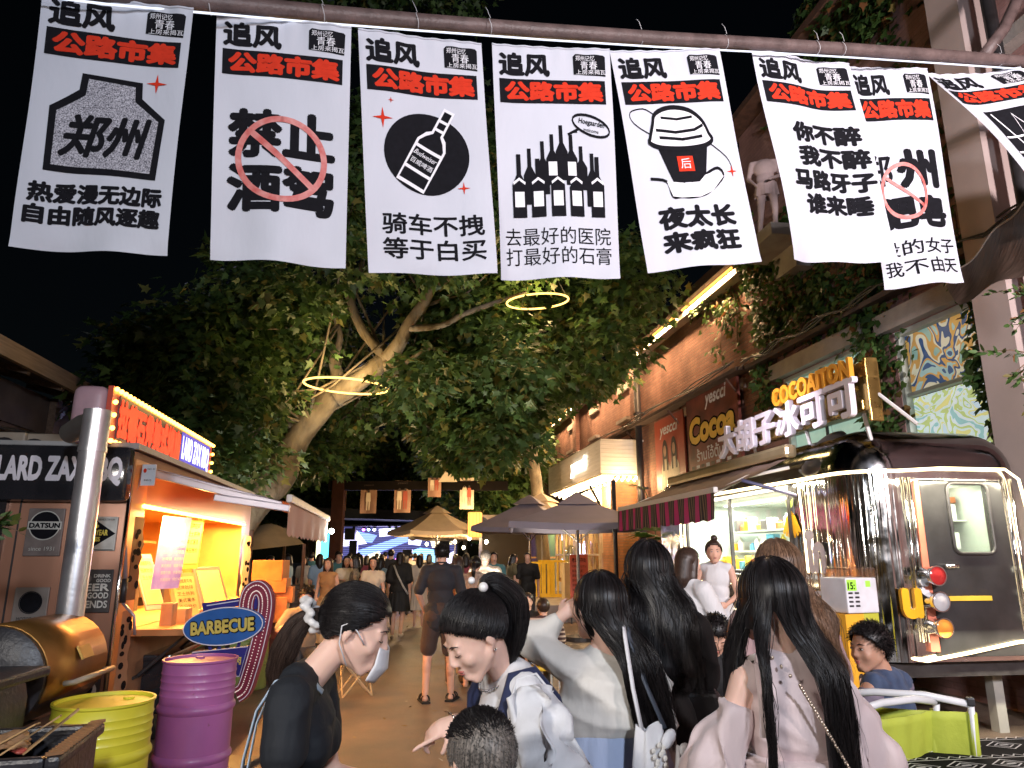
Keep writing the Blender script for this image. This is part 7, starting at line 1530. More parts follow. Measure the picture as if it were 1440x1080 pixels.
    if skirt:
        n = 72; rows = 14; z0 = skirt_z; L_ = skirt_len
        def sk_(s, t):
            a = 2*math.pi*s; w = skirt_w+.145+(.155*flare-.145)*t**.8+(.02 if t > .05 else 0); d = skirt_w+.105+(.125*flare-.105)*t**.8; pl = pleat*t*(math.sin(a*11+math.sin(a*3)*2)+.5*math.sin(a*23+1))
            c_ = tp(0, -.01*t, z0) if t < .2 else tp(0, -.01, z0); return Vector((c_.x+(w*k+pl)*math.cos(a), c_.y+(d*k+pl)*math.sin(a), c_.z-L_*k*t))
        g = MB(); g.grid(sk_, n, rows); ob = g.build('skirt', skirt, o, smooth=True)
    if shoes:
        for s in (-1, 1):
            an = Lg[s][2]; l = (legs or {}).get('L' if s < 0 else 'R'); fd = Vector(l[2] if l and len(l) > 2 else (s*.12, 1, 0)).normalized(); g = MB(); g.cone(an+Vector((0, 0, -.05*k))-fd*.03, .040*k, an+fd*.155*k+Vector((0, 0, -.052*k)), .034*k, 12); blob(g, 'shoe', shoes, o, max(.012, vox), 2)
    if facef: facef(H, HR, hk, o)
    if hair: hair(H, HR, hk, o, o_parts)
    return o_parts
def strap(o, pts, w, m, name='strap', off=0):
    b = MB(); pts = [Vector(p) for p in pts]; vs = []
    for i, p in enumerate(pts):
        t = (pts[min(i+1, len(pts)-1)]-pts[max(i-1, 0)]).normalized(); s = t.cross(Vector((0, -1, 0))); s = s.normalized() if s.length > .1 else Vector((1, 0, 0)); vs += [p+s*w/2, p-s*w/2]
    b.add(vs, [(2*i, 2*i+1, 2*i+3, 2*i+2) for i in range(len(pts)-1)]); ob = b.build(name, m, o, smooth=True); md = ob.modifiers.new('s', 'SOLIDIFY'); md.thickness = .003; return ob
black_tee = cloth('black_tee_cloth', (.006, .008, .012), sheen=0)
white_cl = cloth('white_cloth', (.62, .61, .62)); cream_cl = cloth('cream_knit', (.60, .57, .52), bump=.3); pinkw = cloth('blush_satin', (.58, .46, .45), rough=.62, sheen=.4, bump=.35); navy_cl = cloth('navy_knit', (.012, .018, .06)); denim = cloth('denim', (.02, .038, .085), (.055, .085, .16), scale=14, bump=.3); denim_l = cloth('mauve_sleeve', (.16, .13, .18)); blk_cl = cloth('black_cloth', (.005, .005, .006), sheen=0); blue_sk = cloth('pale_blue_tie_dye', (.28, .36, .55), (.42, .48, .62), scale=5)
mask_m = mat('white_mask', (.72, .70, .72), rough=.7, bump=.15, bscale=60)
def lx(o, w):     # world point -> person space
    return wmat(o).inverted() @ Vector(w)
# ---- 1: masked woman in black tee, profile to the right
loc = Vector((-.565, 2.02, 0))
def h1(c, Rm, k, o, D):
    tied_hair(c, Rm, k, (0, -1, -.35), HB, o, 900, 3, .0016)
    base = c+Rm @ (on_scalp((0, -1, -.35), 1.12)*k); tail([base+Vector((0, .012, 0)), base+Vector((0, -.03, -.012)), base+Vector((0, -.058, -.035)), base+Vector((0, -.085, -.09)), base+Vector((0, -.10, -.145)), base+Vector((0, -.105, -.20))], [.018, .024, .030, .034, .028, .008], 520, HDB, o, 5)
    g = MB(); rr2 = random.Random(2)
    for i in range(40): a = i*6.28/40; g.ell(base+Vector((.033*math.cos(a)*(1+.15*math.sin(a*9)), -.016+.010*math.sin(a*7)-.018*math.sin(a), .038*math.sin(a)*(1+.12*math.cos(a*11)))), (.010, .012, .010), 8)
    blob(g, 'scrunchie', mat('satin_scrunchie', (.55, .52, .50), rough=.35, sheen=.3), o, .004, 1)
    def Q(x, y, z): return c+Rm @ (Vector((x, y, z))*k)
    # folded mask standing off the chin
    g = MB(); NU, NV = 16, 10
    def mk(s, t):
        a = (s-.5)*2.3; r_ = .074+.012*math.sin(math.pi*t); fy = .030+.085*math.cos(a*.62)+.018*(1-abs(2*t-1))*math.cos(a); return Q(r_*math.sin(a)*.82, fy, -.012-.095*t-.01*math.cos(a))
    g.grid(mk, NU, NV); ob = g.build('face_mask', mask_m, o, smooth=True); md = ob.modifiers.new('s', 'SOLIDIFY'); md.thickness = .002
    for s in (1, -1):
        MB().tube([Q(s*.064, .052, -.026), Q(s*.079, .024, .0), Q(s*.085, -.006, .018), Q(s*.088, -.024, .0), Q(s*.083, -.012, -.045), Q(s*.064, .03, -.095)], .0020, 6).build('ear_loop', mask_m, ob, smooth=True)
D1 = person('woman in black T-shirt with white face mask and ponytail in pale scrunchie, in profile', loc, -math.pi/2, 1.56, True, lean=.03, hc=(0, .145, 1.412), head=(-.40, 0, 0), hk=1.06, vox=.0062, top=black_tee, sleeve=.27, fit=.014, bottom=cloth('dark_trousers', (.03, .03, .035)), bottom_len=1, skin=SKIN2,
            arms={'R': ((.20, .02, 1.02), (.16, .22, .93)), 'L': ((-.19, .05, 1.0), (-.12, .27, .98))}, facef=lambda c, Rm, k, o: face_parts(c, Rm, k, o, True, False), hair=h1, build=.84)
o = D1['o']; st_m = mat('pale_blue_strap', (.36, .44, .52), rough=.5)
tp = D1['tp']; strap(o, [tp(.05, .07, .44), tp(.075, .02, .492), tp(.10, -.05, .47), tp(.125, -.085, .40), tp(.13, -.105, .28), tp(.13, -.112, .12), tp(.14, -.12, -.05)], .018, st_m, 'bag_strap')
strap(o, [tp(.04, .0, .497), tp(.035, -.07, .46), tp(.03, -.112, .35), tp(.04, -.125, .2), tp(.08, -.128, .02)], .012, st_m, 'bag_strap')
# ---- 2: woman pointing, head bent, white sailor collar
loc = Vector((.03, 2.12, 0)); rz2 = R(112)
def h2(c, Rm, k, o, D):
    tie = Vector((.0, -.8, .55)); tied_hair(c, Rm, k, tie, HB, o, 950, 4, .0016); base = c+Rm @ (on_scalp(tie, 1.10)*k)
    back = (Rm @ Vector((0, -1, 0))); up = Rm @ Vector((0, 0, 1)); Bk = Vector((0, -1, 0))
    tail([base-up*.01, base+up*.018+Bk*.012, base+up*.022+Bk*.045, base+Bk*.082+Vector((0, 0, -.02)), base+Bk*.095+Vector((0, 0, -.075)), base+Bk*.085+Vector((0, 0, -.14)), base+Bk*.07+Vector((0, 0, -.20))], [.014, .020, .027, .032, .032, .026, .008], 620, HB, o, 8)
    pearl = mat('pearl', (.75, .72, .70), rough=.15, coat=.8); s_ = Rm @ Vector((-1, 0, 0))
    MB().ell(base+s_*.030+up*.018-back*.012, (.0135,)*3, 14).build('pearl', pearl, o, smooth=True); MB().ell(base+s_*.008+up*.046-back*.022, (.010,)*3, 14).build('pearl', pearl, o, smooth=True)
    def Q(x, y, z): return c+Rm @ (Vector((x, y, z))*k)
    MB().ell(Q(-.083, .0, -.045), (.004,)*3, 8).build('earring', chr_, o, smooth=True)
    g = MB(); nbp = D['tp'](0, .0, .47); rr_ = .078
    for i in range(64): a = 2*math.pi*i/64; g.ell(nbp+D['T'] @ Vector((rr_*1.08*math.cos(a), .005+rr_*math.sin(a), .012-.045*max(0, math.sin(a)))), (.0034,)*3, 5)
    g.build('bead_necklace', mat('grey_beads', (.25, .24, .25), rough=.25, metal=.7), o, smooth=True, kind='stuff')
I2 = (Matrix.Translation(loc) @ Matrix.Rotation(rz2, 4, 'Z')).inverted()
q2 = lambda x, y, z: tuple(I2 @ Vector((x, y, z)))
wv = (I2.to_3x3() @ Vector((-.13, -.02, -.055)))
D2 = person('woman bending her head and pointing, white sailor top with navy trim, pearl hair tie', loc, rz2, 1.56, True, lean=.10, build=.88, hc=q2(-.100, 2.0, 1.395), head=(-.62, .12, .0), hk=1.03, vox=.0056, skin=SKIN2, top=white_cl, sleeve=0, fit=.016, bottom=cloth('dark_trousers', (.03, .03, .035)), bottom_len=1,
            arms={'R': (q2(.02, 2.22, 1.04), q2(-.155, 2.12, 1.155), {'d': wv, 'n': tuple(I2.to_3x3() @ Vector((-.25, -.55, .8))), 'side': tuple(I2.to_3x3() @ Vector((-.3, -.6, -.6))), 'curl': (.06, .62, .85, .95), 'thumb': .9, 'k': 1.0}), 'L': (q2(.12, 1.88, 1.0), q2(.04, 1.74, .92))},
            facef=lambda c, Rm, k, o: face_parts(c, Rm, k, o, True, True), hair=h2)
o = D2['o']; tp = D2['tp']; T = D2['T']
# wide white blouse sleeve falling from the near shoulder, navy trim of the vest
def sleeve_surf(sh, el, wr, r0, r1, r2, amp, seed, vox, m, o, name='sleeve', n=20):
    g = MB(); P = []; Rr = []
    for i in range(n+1):
        t = i/n; p = sh.lerp(el, min(1, t*2)) if t < .5 else el.lerp(wr, (t-.5)*2); P.append(p); Rr.append(r0*(1-t*2)+r1*t*2 if t < .5 else r1*(2-2*t)+r2*(2*t-1))
    g.tube(P, Rr, 40); rr = random.Random(seed)
    g.v = [tuple(Vector(v)+Vector((noise.noise(Vector((v[0]*26, v[1]*26, v[2]*7+seed)))*amp, noise.noise(Vector((v[0]*26+9, v[1]*26, v[2]*7+seed)))*amp, 0))) for v in g.v]
    return g.build(name, m, o, smooth=True)
sh = Vector(tp(-.150, 0, .43)); el, wr = D2['A'][-1][1], D2['A'][-1][2]
sleeve_surf(sh+Vector((.012, 0, .005)), el, wr, .060, .095, .085, .06, 3, .006, white_cl, o, n=36)
shR, elR, wrR = D2['A'][1]; sleeve_surf(shR, elR, elR.lerp(wrR, .35), .055, .06, .045, .02, 5, .006, white_cl, o)
for s in (-1, 1):
    pts = [tp(s*.155+.0, .075, .30), tp(s*.135, .07, .40), tp(s*.118, .03, .475), tp(s*.118, -.03, .480), tp(s*.128, -.085, .40), tp(s*.15, -.10, .28)]
    g = MB(); g.tube(pts, .021, 10, flat=.55); g.build('navy_trim', navy_cl, o, smooth=True)
    g = MB(); g.tube([p+T @ Vector((s*.021, 0, .002)) for p in pts], .0035, 6); g.build('white_piping', white_cl, o, smooth=True)
MB().tube([Vector(D2['A'][1][2])+Vector((.0, 0, 0))+Vector((.028*math.cos(a), .02*math.sin(a), .025*math.sin(a))) for a in np.linspace(0, 6.28, 20)], .0022, 5).build('bracelet', chr_, o, smooth=True)
# ---- boy's head in the near centre
loc = Vector((-.060, 1.62, 0))
def boy_line(p): return p.z > .62*p.y-.022-.1*max(0, -.03-p.y)
def h3(c, Rm, k, o, D):
    short_hair(c, Rm, k, HGR, o, 2600, .008, 6, (0, -.4, -.9), .0008, boy_line, 1.012, .2)
    rr = random.Random(4); ps = []
    for i in range(2600):
        for _ in range(30):
            d = Vector((rr.gauss(0, 1), rr.gauss(0, 1), abs(rr.gauss(0, 1)))).normalized(); p = on_scalp(d, 1.05)
            if p.z > .052+.05*rr.random() and p.y < .085: break
        v = (d*.45+Vector((.15, .75, .1))+Vector((rr.gauss(0, .18), rr.gauss(0, .18), rr.gauss(0, .12)))).normalized(); l = .017*rr.uniform(.7, 1.15); ps.append([c+Rm @ (p*k), c+Rm @ ((p+v*l*.6)*k), c+Rm @ ((p+v*l)*k)])
    strands(ps, .0011, HB, o, 'hair_spikes')
person('boy with short faded black hair seen from behind, nearest the camera', loc, R(38), 1.30, False, hc=(0, .01, 1.185), head=(-.18, .0, 0), hk=.90, vox=.0065, skin=SKIN2, top=cloth('grey_tee', (.2, .2, .22)), sleeve=.4, bottom=cloth('dark_trousers', (.03, .03, .035)), bottom_len=.5, hair=h3, facef=lambda c, Rm, k, o: face_parts(c, Rm, k, o, False, True))
# ---- 3: cardigan woman, hand at her face
loc = Vector((.312, 2.40, 0)); rz3 = R(14); I3 = (Matrix.Translation(loc) @ Matrix.Rotation(rz3, 4, 'Z')).inverted(); q3 = lambda x, y, z: tuple(I3 @ Vector((x, y, z)))
def back_body(o_=0, w=.14, y=-.115, zs=1.33, k=1):
    def f(z):
        t = max(0, min(1, (zs+.10-z)/.16)); return (.085+(w-.085)*t, -.085+(y+.085)*t)
    return f
D3 = person('woman in cream cardigan and pale blue skirt raising her hand to her face', loc, rz3, 1.575, True, hc=q3(.275, 2.40, 1.437), head=(-.05, .25, .1), hk=1.0, vox=.0075, skin=SKIN2, top=cream_cl, sleeve=.92, fit=.012, hem=.2, build=.90, skirt=blue_sk, skirt_len=.80, skirt_z=.25, skirt_w=.012, flare=1.55, pleat=.02, foldamp=.012, loose=[(.36, .165, .125), (.30, .172, .130), (.27, .178, .134)],
            arms={'L': (q3(.050, 2.46, 1.312), q3(.160, 2.44, 1.402), {'d': tuple(I3.to_3x3() @ Vector((.07, .02, .06))), 'n': tuple(I3.to_3x3() @ Vector((-.5, -.6, .3))), 'side': tuple(I3.to_3x3() @ Vector((0, .5, .8))), 'curl': (.5, .55, .6, .65), 'thumb': .5}), 'R': (q3(.475, 2.40, 1.10), q3(.47, 2.47, .90))},
            hair=lambda c, Rm, k, o, D: long_hair(c, Rm, k, 1.09, HB, o, 1100, .40, .004, back_body(0, .15, -.145, 1.34), 118, 5, .0020, flow=(.085, 0), ragged=.09), shoes=blk_cl)
o = D3['o']; tp = D3['tp']
bag = thing('tote_bag', 'white fabric tote bag with a ribbon bow hanging from the cardigan woman', 'bag', loc+Vector((.085, -.185, .86)), rz3+.2)
g = MB(); g.grid(lambda s, t: (.075*(math.cos(2*math.pi*s))*(.55+.5*t)+.008*math.sin(s*25), .04*math.sin(2*math.pi*s)*(.5+.5*t), .26*(1-t)+.01*math.sin(s*18)), 40, 12); g.build('body', white_cl, bag, smooth=True)
strap(bag, [(-.03, 0, .25), (-.035, .03, .36), (-.03, .07, .50), (.0, .12, .535)], .013, white_cl, 'handle'); strap(bag, [(.05, 0, .25), (.02, .04, .36), (-.01, .08, .50), (.02, .12, .53)], .014, mat('dark_strap', (.05, .06, .08)), 'handle')
for s in (-1, 1):
    g = MB(); g.ell((.07+s*.03, -.03, .21-.02*s), (.035, .012, .022), 12, E=Euler((0, s*.5, .3)).to_matrix()); g.tube([(.07, -.03, .21), (.085+s*.02, -.035, .16), (.09+s*.035, -.035, .12)], [.006, .012, .016], 8, flat=.4); g.build('bow', white_cl, bag, smooth=True)
g = MB()
for i in range(30): g.ell((.0+.02*math.sin(i*2.3), -.04, .22-.006*i), (.008, .004, .008), 6)
g.build('lace', cream_cl, bag, kind='stuff')
# ---- 4: tall woman in black dress
loc = Vector((.512, 2.56, 0)); rz4 = R(-16)
D4 = person('tall woman in black dress with very long black hair and shoulder bag, from behind', loc, rz4, 1.69, True, hc=(-.035, .01, 1.535), head=(-.02, -.1, 0), hk=1.03, vox=.009, skin=SKIN2, top=blk_cl, sleeve=.45, fit=.010, build=.78, arms={'L': ((-.13, .14, 1.18), (-.05, .30, 1.05)), 'R': ((.13, .10, 1.13), (.08, .28, 1.0))}, skirt=blk_cl, skirt_len=.78, flare=1.15, pleat=.012, foldamp=.006, shoes=blk_cl,
            hair=lambda c, Rm, k, o, D: long_hair(c, Rm, k, 1.22, HB, o, 1300, 1.0, .005, back_body(0, .115, -.12, 1.42), 122, 9, .0018, flow=(.02, 0), ragged=.10))
sb_ = thing('shoulder_bag', 'black crescent shoulder bag with silver chain at the right of the tall woman', 'bag', loc+Vector((.12, -.02, 1.08)), rz4)
g = MB(); g.prism([(-.06, .08), (-.075, 0), (-.06, -.10), (-.02, -.15), (.05, -.16), (.085, -.10), (.08, 0), (.05, .08)], .07); bv = g.build('body', mat('black_leather', (.012, .012, .013), rough=.35), sb_); md = bv.modifiers.new('b', 'BEVEL'); md.width = .02; md.segments = 3
MB().tube([(-.05, .035, .07), (-.06, .03, .2), (-.06, .02, .31), (-.02, .03, .34), (.02, .04, .2), (.04, .035, .07)], .004, 6).build('chain', chr_, sb_, smooth=True)
# ---- 5: woman with light brown wavy hair
loc = Vector((1.02, 2.82, 0))
D5 = person('woman with long wavy light brown hair standing behind the black-haired one', loc, R(10), 1.68, True, hc=(0, .01, 1.545), head=(0, .25, 0), hk=1.02, vox=.011, skin=SKIN2, top=cloth('dusty_pink_top', (.35, .22, .22)), sleeve=.45, fit=.02, bottom=cloth('dark_trousers', (.03, .03, .035)), bottom_len=1,
            hair=lambda c, Rm, k, o, D: long_hair(c, Rm, k, 1.14, HBR, o, 1100, 1.05, .008, back_body(0, .135, -.13, 1.42), 118, 13, .0020, flow=(.02, 0), ragged=.08, waveL=.016), shoes=blk_cl)
# ---- 6: woman in blush cold-shoulder blouse
loc = Vector((.745, 2.05, 0)); rz6 = R(12)
D6 = person('woman in loose blush satin blouse with bare shoulder and long straight black hair', loc, rz6, 1.60, True, hc=(-.035, .01, 1.475), head=(-.03, .15, .05), hk=1.05, vox=.0085, skin=SKIN2, top=pinkw, sleeve=0, fit=.020, hem=.1, skirt=pinkw, skirt_z=.21, skirt_len=.9, flare=1.2, pleat=.012, foldamp=.010, shoes=blk_cl,
            build=.90, arms={'L': ((-.20, .02, 1.08), (-.22, .12, .86)), 'R': ((.20, .03, 1.09), (.23, .10, .88))},
            hair=lambda c, Rm, k, o, D: long_hair(c, Rm, k, 1.04, HB, o, 1300, .80, .004, back_body(0, .14, -.145, 1.36), 122, 17, .0017, ragged=.12, split=lambda phi, t: ((-.165+.0004*(phi+122), .02) if phi < -38 else (-.01+.0007*(phi+38)+.02*t, 0))))
o = D6['o']; tp = D6['tp']
shL, elL, wrL = D6['A'][-1]; shR, elR, wrR = D6['A'][1]
sleeve_surf(shL.lerp(elL, .33)+Vector((0, 0, 0)), elL+Vector((-.02, 0, 0)), wrL+Vector((-.03, 0, -.02)), .045, .070, .100, .03, 3, .006, pinkw, o, n=30)
sleeve_surf(shR+Vector((-.02, 0, .01)), elR+Vector((.02, -.01, 0)), wrR+Vector((.06, -.01, -.02)), .052, .078, .112, .03, 9, .006, pinkw, o, n=30)
strap(o, [tp(-.115, .05, .45), tp(-.115, 0, .492), tp(-.12, -.05, .47), tp(-.14, -.10, .38), tp(-.15, -.11, .30)], .03, pinkw, 'shoulder_strap')
g = MB(); pts = [tp(-.07, .03, .47), tp(-.075, -.05, .49)]+[tp(-.075+.30*t, -.145-.02*math.sin(3*t), .46-.55*t) for t in np.linspace(.05, 1, 26)]
for i in range(len(pts)-1):
    for j in range(3): g.ell(Vector(pts[i]).lerp(Vector(pts[i+1]), j/3), (.0055, .0035, .0055) if (i*3+j) % 2 else (.0035, .0055, .0065), 6)
g.build('bag_chain', mat('pale_gold', (.6, .48, .38), rough=.3, metal=.8), o, smooth=True, kind='stuff')
g = MB(); g.lathe([(.150, -.012), (.158, -.006), (.150, 0), (.158, .006), (.150, .012), (.158, .018), (.150, .024), (.158, .030), (.150, .036)], 60, c=tuple(tp(0, -.002, .19))); g.v = [(v[0], (v[1]-tp(0, 0, .19).y)*.80+tp(0, 0, .19).y, v[2]+.003*math.sin(math.atan2(v[1], v[0])*40)) for v in g.v]; g.build('smocked_waist', pinkw, o, smooth=True)
# ---- denim man seated, turned away, head to the left
chair_m = mat('lime_canvas', (.40, .46, .05), rough=.7, bump=.15, bscale=40); wht_tube = mat('white_tube', (.66, .67, .68), rough=.35)
def camp_chair(label, loc, rz):
    o = thing('camp_chair', label, 'chair', loc, rz, 'lime folding chairs by the patterned table'); o.scale = (1, 1, 1.17)
    for s in (-1, 1):
        MB().tube([(s*.26, -.16, .36), (s*.27, -.24, .60), (s*.27, -.29, .84)], .013, 8).build('back_post', wht_tube, o, smooth=True)
        MB().tube([(s*.26, -.2, .0), (s*.26, .22, .40)], .013, 8).build('leg', wht_tube, o, smooth=True); MB().tube([(s*.25, .2, .0), (s*.25, -.2, .40)], .013, 8).build('leg', wht_tube, o, smooth=True)
        MB().bbox((s*.275, .0, .58), (.05, .44, .02), .008).build('armrest', mat('dark_armrest', (.06, .05, .045), rough=.5), o); MB().tube([(s*.27, .17, .38), (s*.275, .17, .57)], .012, 8).build('arm_post', wht_tube, o, smooth=True)
        MB().bbox((s*.27, -.295, .85), (.03, .03, .03), .006).build('cap', dark_metal, o)
    MB().tube([(-.27, -.29, .84), (-.1, -.315, .865), (.1, -.315, .865), (.27, -.29, .84)], .013, 8).build('top_rail', wht_tube, o, smooth=True)
    g = MB(); g.grid(lambda s, t: (-.265+.53*s, -.275+.06*(1-t)-.035*math.sin(math.pi*s)+.004*math.sin(s*30), .50+.31*t), 24, 10); ob = g.build('back_canvas', chair_m, o, smooth=True); md = ob.modifiers.new('s', 'SOLIDIFY'); md.thickness = .004
    for s in (-1, 1): g = MB(); g.tube([(s*.268, -.215, .50), (s*.272, -.275, .81)], .02, 10); g.build('canvas_sleeve', chair_m, o, smooth=True)
    g = MB(); g.grid(lambda s, t: (-.25+.5*s, -.2+.42*t, .40-.035*math.sin(math.pi*s)), 12, 6); ob = g.build('seat_canvas', chair_m, o, smooth=True); md = ob.modifiers.new('s', 'SOLIDIFY'); md.thickness = .004
    return o
cl = fwd(1258, 1000, 3.62); camp_chair('lime green folding chair with white tubes, empty back towards the camera at the right', cl, R(-22)); camp_chair('lime green folding chair half hidden beside the blush blouse', fwd(1178, 1000, 3.45), R(25))
cl2 = fwd(1248, 1000, 3.78)
def hman(c, Rm, k, o, D): short_hair(c, Rm, k, HB, o, 1500, .018, 7, (0, .6, -.2), .0013, hairline, 1.07, .25)
D7 = person('man seated in denim vest over mauve sleeves, short tousled black hair, looking left', cl2, R(40), 1.62, False, sit=True, seat=.56, lean=-.02, hc=(-.05, .03, 1.15), head=(-.05, R(70), 0), hk=1.14, vox=.009, skin=SKIN3, top=denim, sleeve=0, fit=.024, foldamp=.008, bottom=denim, bottom_len=1, hair=hman, shoes=blk_cl, facef=lambda c, Rm, k, o: face_parts(c, Rm, k, o, False, True),
            arms={'L': ((-.27, .10, .75), (-.20, .32, .72)), 'R': ((.27, .10, .74), (.2, .3, .70))})
o = D7['o']
for s in (-1, 1):
    sh, el, wr = D7['A'][s]; g = MB(); g.cone(sh+Vector((0, 0, -.02)), .062, sh.lerp(el, .75), .058, 14); blob(g, 'sleeve', denim_l, o, .009, 3, .5, folds(.006, 1, s))
# patterned table bottom right
tb = thing('patterned_table', 'low table under a black cloth with white tribal line pattern at the bottom right', 'table', fwd(1350, 1060, 3.0), R(8))
g = MB(); g.grid(lambda s, t: (-.42+1.5*s, -.55+1.05*t, .775+.004*math.sin(s*20+t*9)), 30, 20); g.grid(lambda s, t: (-.42+1.5*s, .50+.01*math.sin(s*30)*t, .775-.35*t), 30, 6); g.grid(lambda s, t: (-.42-.01*math.sin(s*30)*t, -.55+1.05*s, .775-.35*t), 30, 6)
g.build('cloth', mat('black_table_cloth', (.008, .008, .009), rough=.9, spec=.1), tb, smooth=False)
q = MB(); TM = Matrix.Translation((0, 0, .782)) @ Matrix.Rotation(-math.pi/2, 4, 'X')
wl = mat('white_line_print', (.6, .6, .6), rough=.7)
for i in range(8):
    cx_ = -.3+i*.2
    for j in range(4):
        cz_ = -.42+j*.26; kk = .05
        for r_ in (1.0, .55): flat_print(q, stroke([(cx_-.085*r_, cz_), (cx_, cz_+.06*r_), (cx_+.085*r_, cz_), (cx_, cz_-.06*r_)], .008, True), TM, .001)
        flat_print(q, stroke([(cx_-.02, cz_), (cx_+.02, cz_)], .012), TM, .0015)
        flat_print(q, stroke([(cx_-.1+.025*n, cz_+.10+(.025 if n % 2 else 0)) for n in range(9)], .007), TM, .001); flat_print(q, stroke([(cx_-.1, cz_+.085), (cx_+.1, cz_+.085)], .006), TM, .001)
q.build('pattern', wl, tb)
for x in (-.3, .9):
    for y in (-.45, .4): MB().box((x, y, .36), (.04, .04, .72)).build('leg', wht_tube, tb)
# small foreground table edge with glasses between the two women
gt = thing('snack_table', 'small dark table with plastic cups below the pointing hand', 'table', (-.42, 1.78, 0), .1)
MB().bbox((0, 0, .93), (.55, .45, .03), .01).build('table_top', mat('dark_table', (.05, .04, .04), rough=.4), gt)
for x in (-.2, .2):
    for y in (-.18, .18): MB().box((x, y, .46), (.03, .03, .92)).build('leg', dark_metal, gt)
for i, (x, y, r_) in enumerate([(-.34, 1.93, .035), (-.26, 1.90, .036), (-.30, 2.0, .034)]):
    o = thing('plastic_cup', ['clear plastic cup nearest the masked woman', 'clear plastic cup under the pointing finger', 'clear plastic cup at the back of the small table'][i], 'cup', (x, y, .946)); MB().lathe([(.0, .004), (r_*.8, .004), (r_, .10), (r_*1.03, .103)], 24, caps=False).build('cup', thin_glass('cup_plastic', (.9, .9, .92), .2), o, smooth=True); MB().lathe([(r_*.8, .006), (r_*.93, .06), (0, .06)], 20, caps=False).build('drink', mat('dark_drink', (.06, .03, .03), rough=.1), o, smooth=True)
# ---------------------------------------------------------------- mid and far people
def hair_style(kind, m):
    def f(c, Rm, k, o, D):
        if kind == 'short': cap(c, Rm, k, m, o, 1.09, n=18)
        elif kind == 'shortd': short_hair(c, Rm, k, m, o, 500, .025, 3, (0, .3, .1), .003, hairline, 1.06, .4)
        elif kind == 'pony':
            h_ = cap(c, Rm, k, m, o, 1.07, n=20); b = c+Rm @ (on_scalp((0, -1, .1), 1.1)*k); MB().tube([b, b+Vector((0, -.05, -.02)), b+Vector((0, -.07, -.12)), b+Vector((0, -.05, -.24))], [.02, .03, .028, .008], 10).build('ponytail', m, o, smooth=True)
        else:
            cap(c, Rm, k, m, o, 1.07, n=18); L = .28 if kind == 'long' else .14; g = MB()
            g.cone(c+Rm @ Vector((0, -.035, .02)), .085*k, c+Vector((0, -.06, -.12)), .085*k, 14); g.cone(c+Vector((0, -.06, -.10)), .080*k, c+Vector((0, -.075, -L)), .05*k, 14)
            for s in (-1, 1): g.cone(c+Rm @ Vector((s*.055, .01, .03)), .032*k, c+Vector((s*.065, -.02, -.12)), .03*k, 10)
            blob(g, 'hair_lengths', m, o, .012, 3)
    return f
def mid(label, px, Y, h, face, top=None, hair=('short', HB), vox=None, dx=0, **kw):
    if 120 < face < 240 and Y < 15: kw.setdefault('facef', lambda c, Rm, k, o: face_parts(c, Rm, k*1.1, o, False, True)); kw.setdefault('detail', True)
    p = fwd(px, 800, Y); vox = vox or (.011 if Y < 9 else .017 if Y < 14 else .024)
    return person(label, p, R(face), h, hair=hair_style(*hair), top=top, vox=vox, **kw)
WALK = lambda s: {'L': ((-.10, .10*s, .50), (-.10, -.02*s, .10)), 'R': ((.09, -.02*s, .49), (.09, -.26*s, .15))}
tan_cl = cloth('tan_cloth', (.36, .19, .08)); teal = cloth('teal_cloth_top', (.05, .16, .18)); wine = cloth('wine_cloth', (.18, .03, .05)); skyb = cloth('sky_blue_cloth', (.22, .34, .50)); olive = cloth('olive_cloth', (.09, .08, .04)); wht2 = cloth('off_white_cloth', (.58, .50, .40)); dk = cloth('charcoal_cloth', (.03, .028, .03)); brn = cloth('brown_cloth', (.10, .06, .04)); floral = cloth('dark_floral_print', (.02, .015, .02), (.35, .28, .2), scale=40, detail=2); dots = cloth('taupe_dotted_print', (.20, .13, .10), (.42, .32, .25), scale=45, detail=1); pinkd = cloth('dusty_rose_cloth', (.45, .22, .18)); ylw = cloth('pale_yellow_cloth', (.42, .36, .16)); grn = cloth('grey_green_cloth', (.2, .2, .14))
polo_m = cloth('black_polo_cloth', (.012, .013, .02))
Dp = mid('man in black polo shirt and brown shorts walking away in sandals', 621, 8.55, 1.78, 3, polo_m, ('shortd', HB), fem=False, sleeve=.5, hem=-.1, bottom=cloth('brown_shorts', (.045, .025, .02)), bottom_len=.42, build=.95, vox=.009, hk=1.03, skin=SKIN, legs={'L': ((-.14, .03, .50), (-.15, -.04, .09), (-.3, 1, 0)), 'R': ((.12, -.02, .50), (.13, .06, .09), (.3, 1, 0))}, arms={'L': ((-.26, -.02, 1.17), (-.20, .14, .99)), 'R': ((.24, -.03, 1.16), (.26, .06, .93))})
for s in (-1, 1):
    an = Dp['L'][s][2]; fd = Vector((s*.3, 1, 0)).normalized(); o_ = Dp['o']
    for t in (-.02, .05, .10): MB().tube([an+fd*t+Vector((.045*math.cos(a), 0, -.05+.045*math.sin(a))) for a in np.linspace(-.3, 3.44, 9)], .008, 5).build('sandal_strap', blk_cl, o_, smooth=True)
    MB().bbox(an+fd*.06+Vector((0, 0, -.082)), (.095, .27, .022), .008, rz=-s*.29).build('sole', blk_cl, o_)
MB().tube([Dp['tp'](.055*math.cos(a), .05*math.sin(a)-.005, .515) for a in np.linspace(0, 6.28, 24)], .008, 6).build('collar', polo_m, Dp['o'], smooth=True)
Dw = mid('woman in short black dress with a pale diagonal strap walking away', 562, 14.6, 1.70, 0, blk_cl, ('bob', HB), sleeve=.5, fit=.04, skirt=blk_cl, skirt_len=.46, flare=1.35, vox=.017, legs=WALK(1), shoes=cloth('pale_shoe', (.5, .42, .35)))
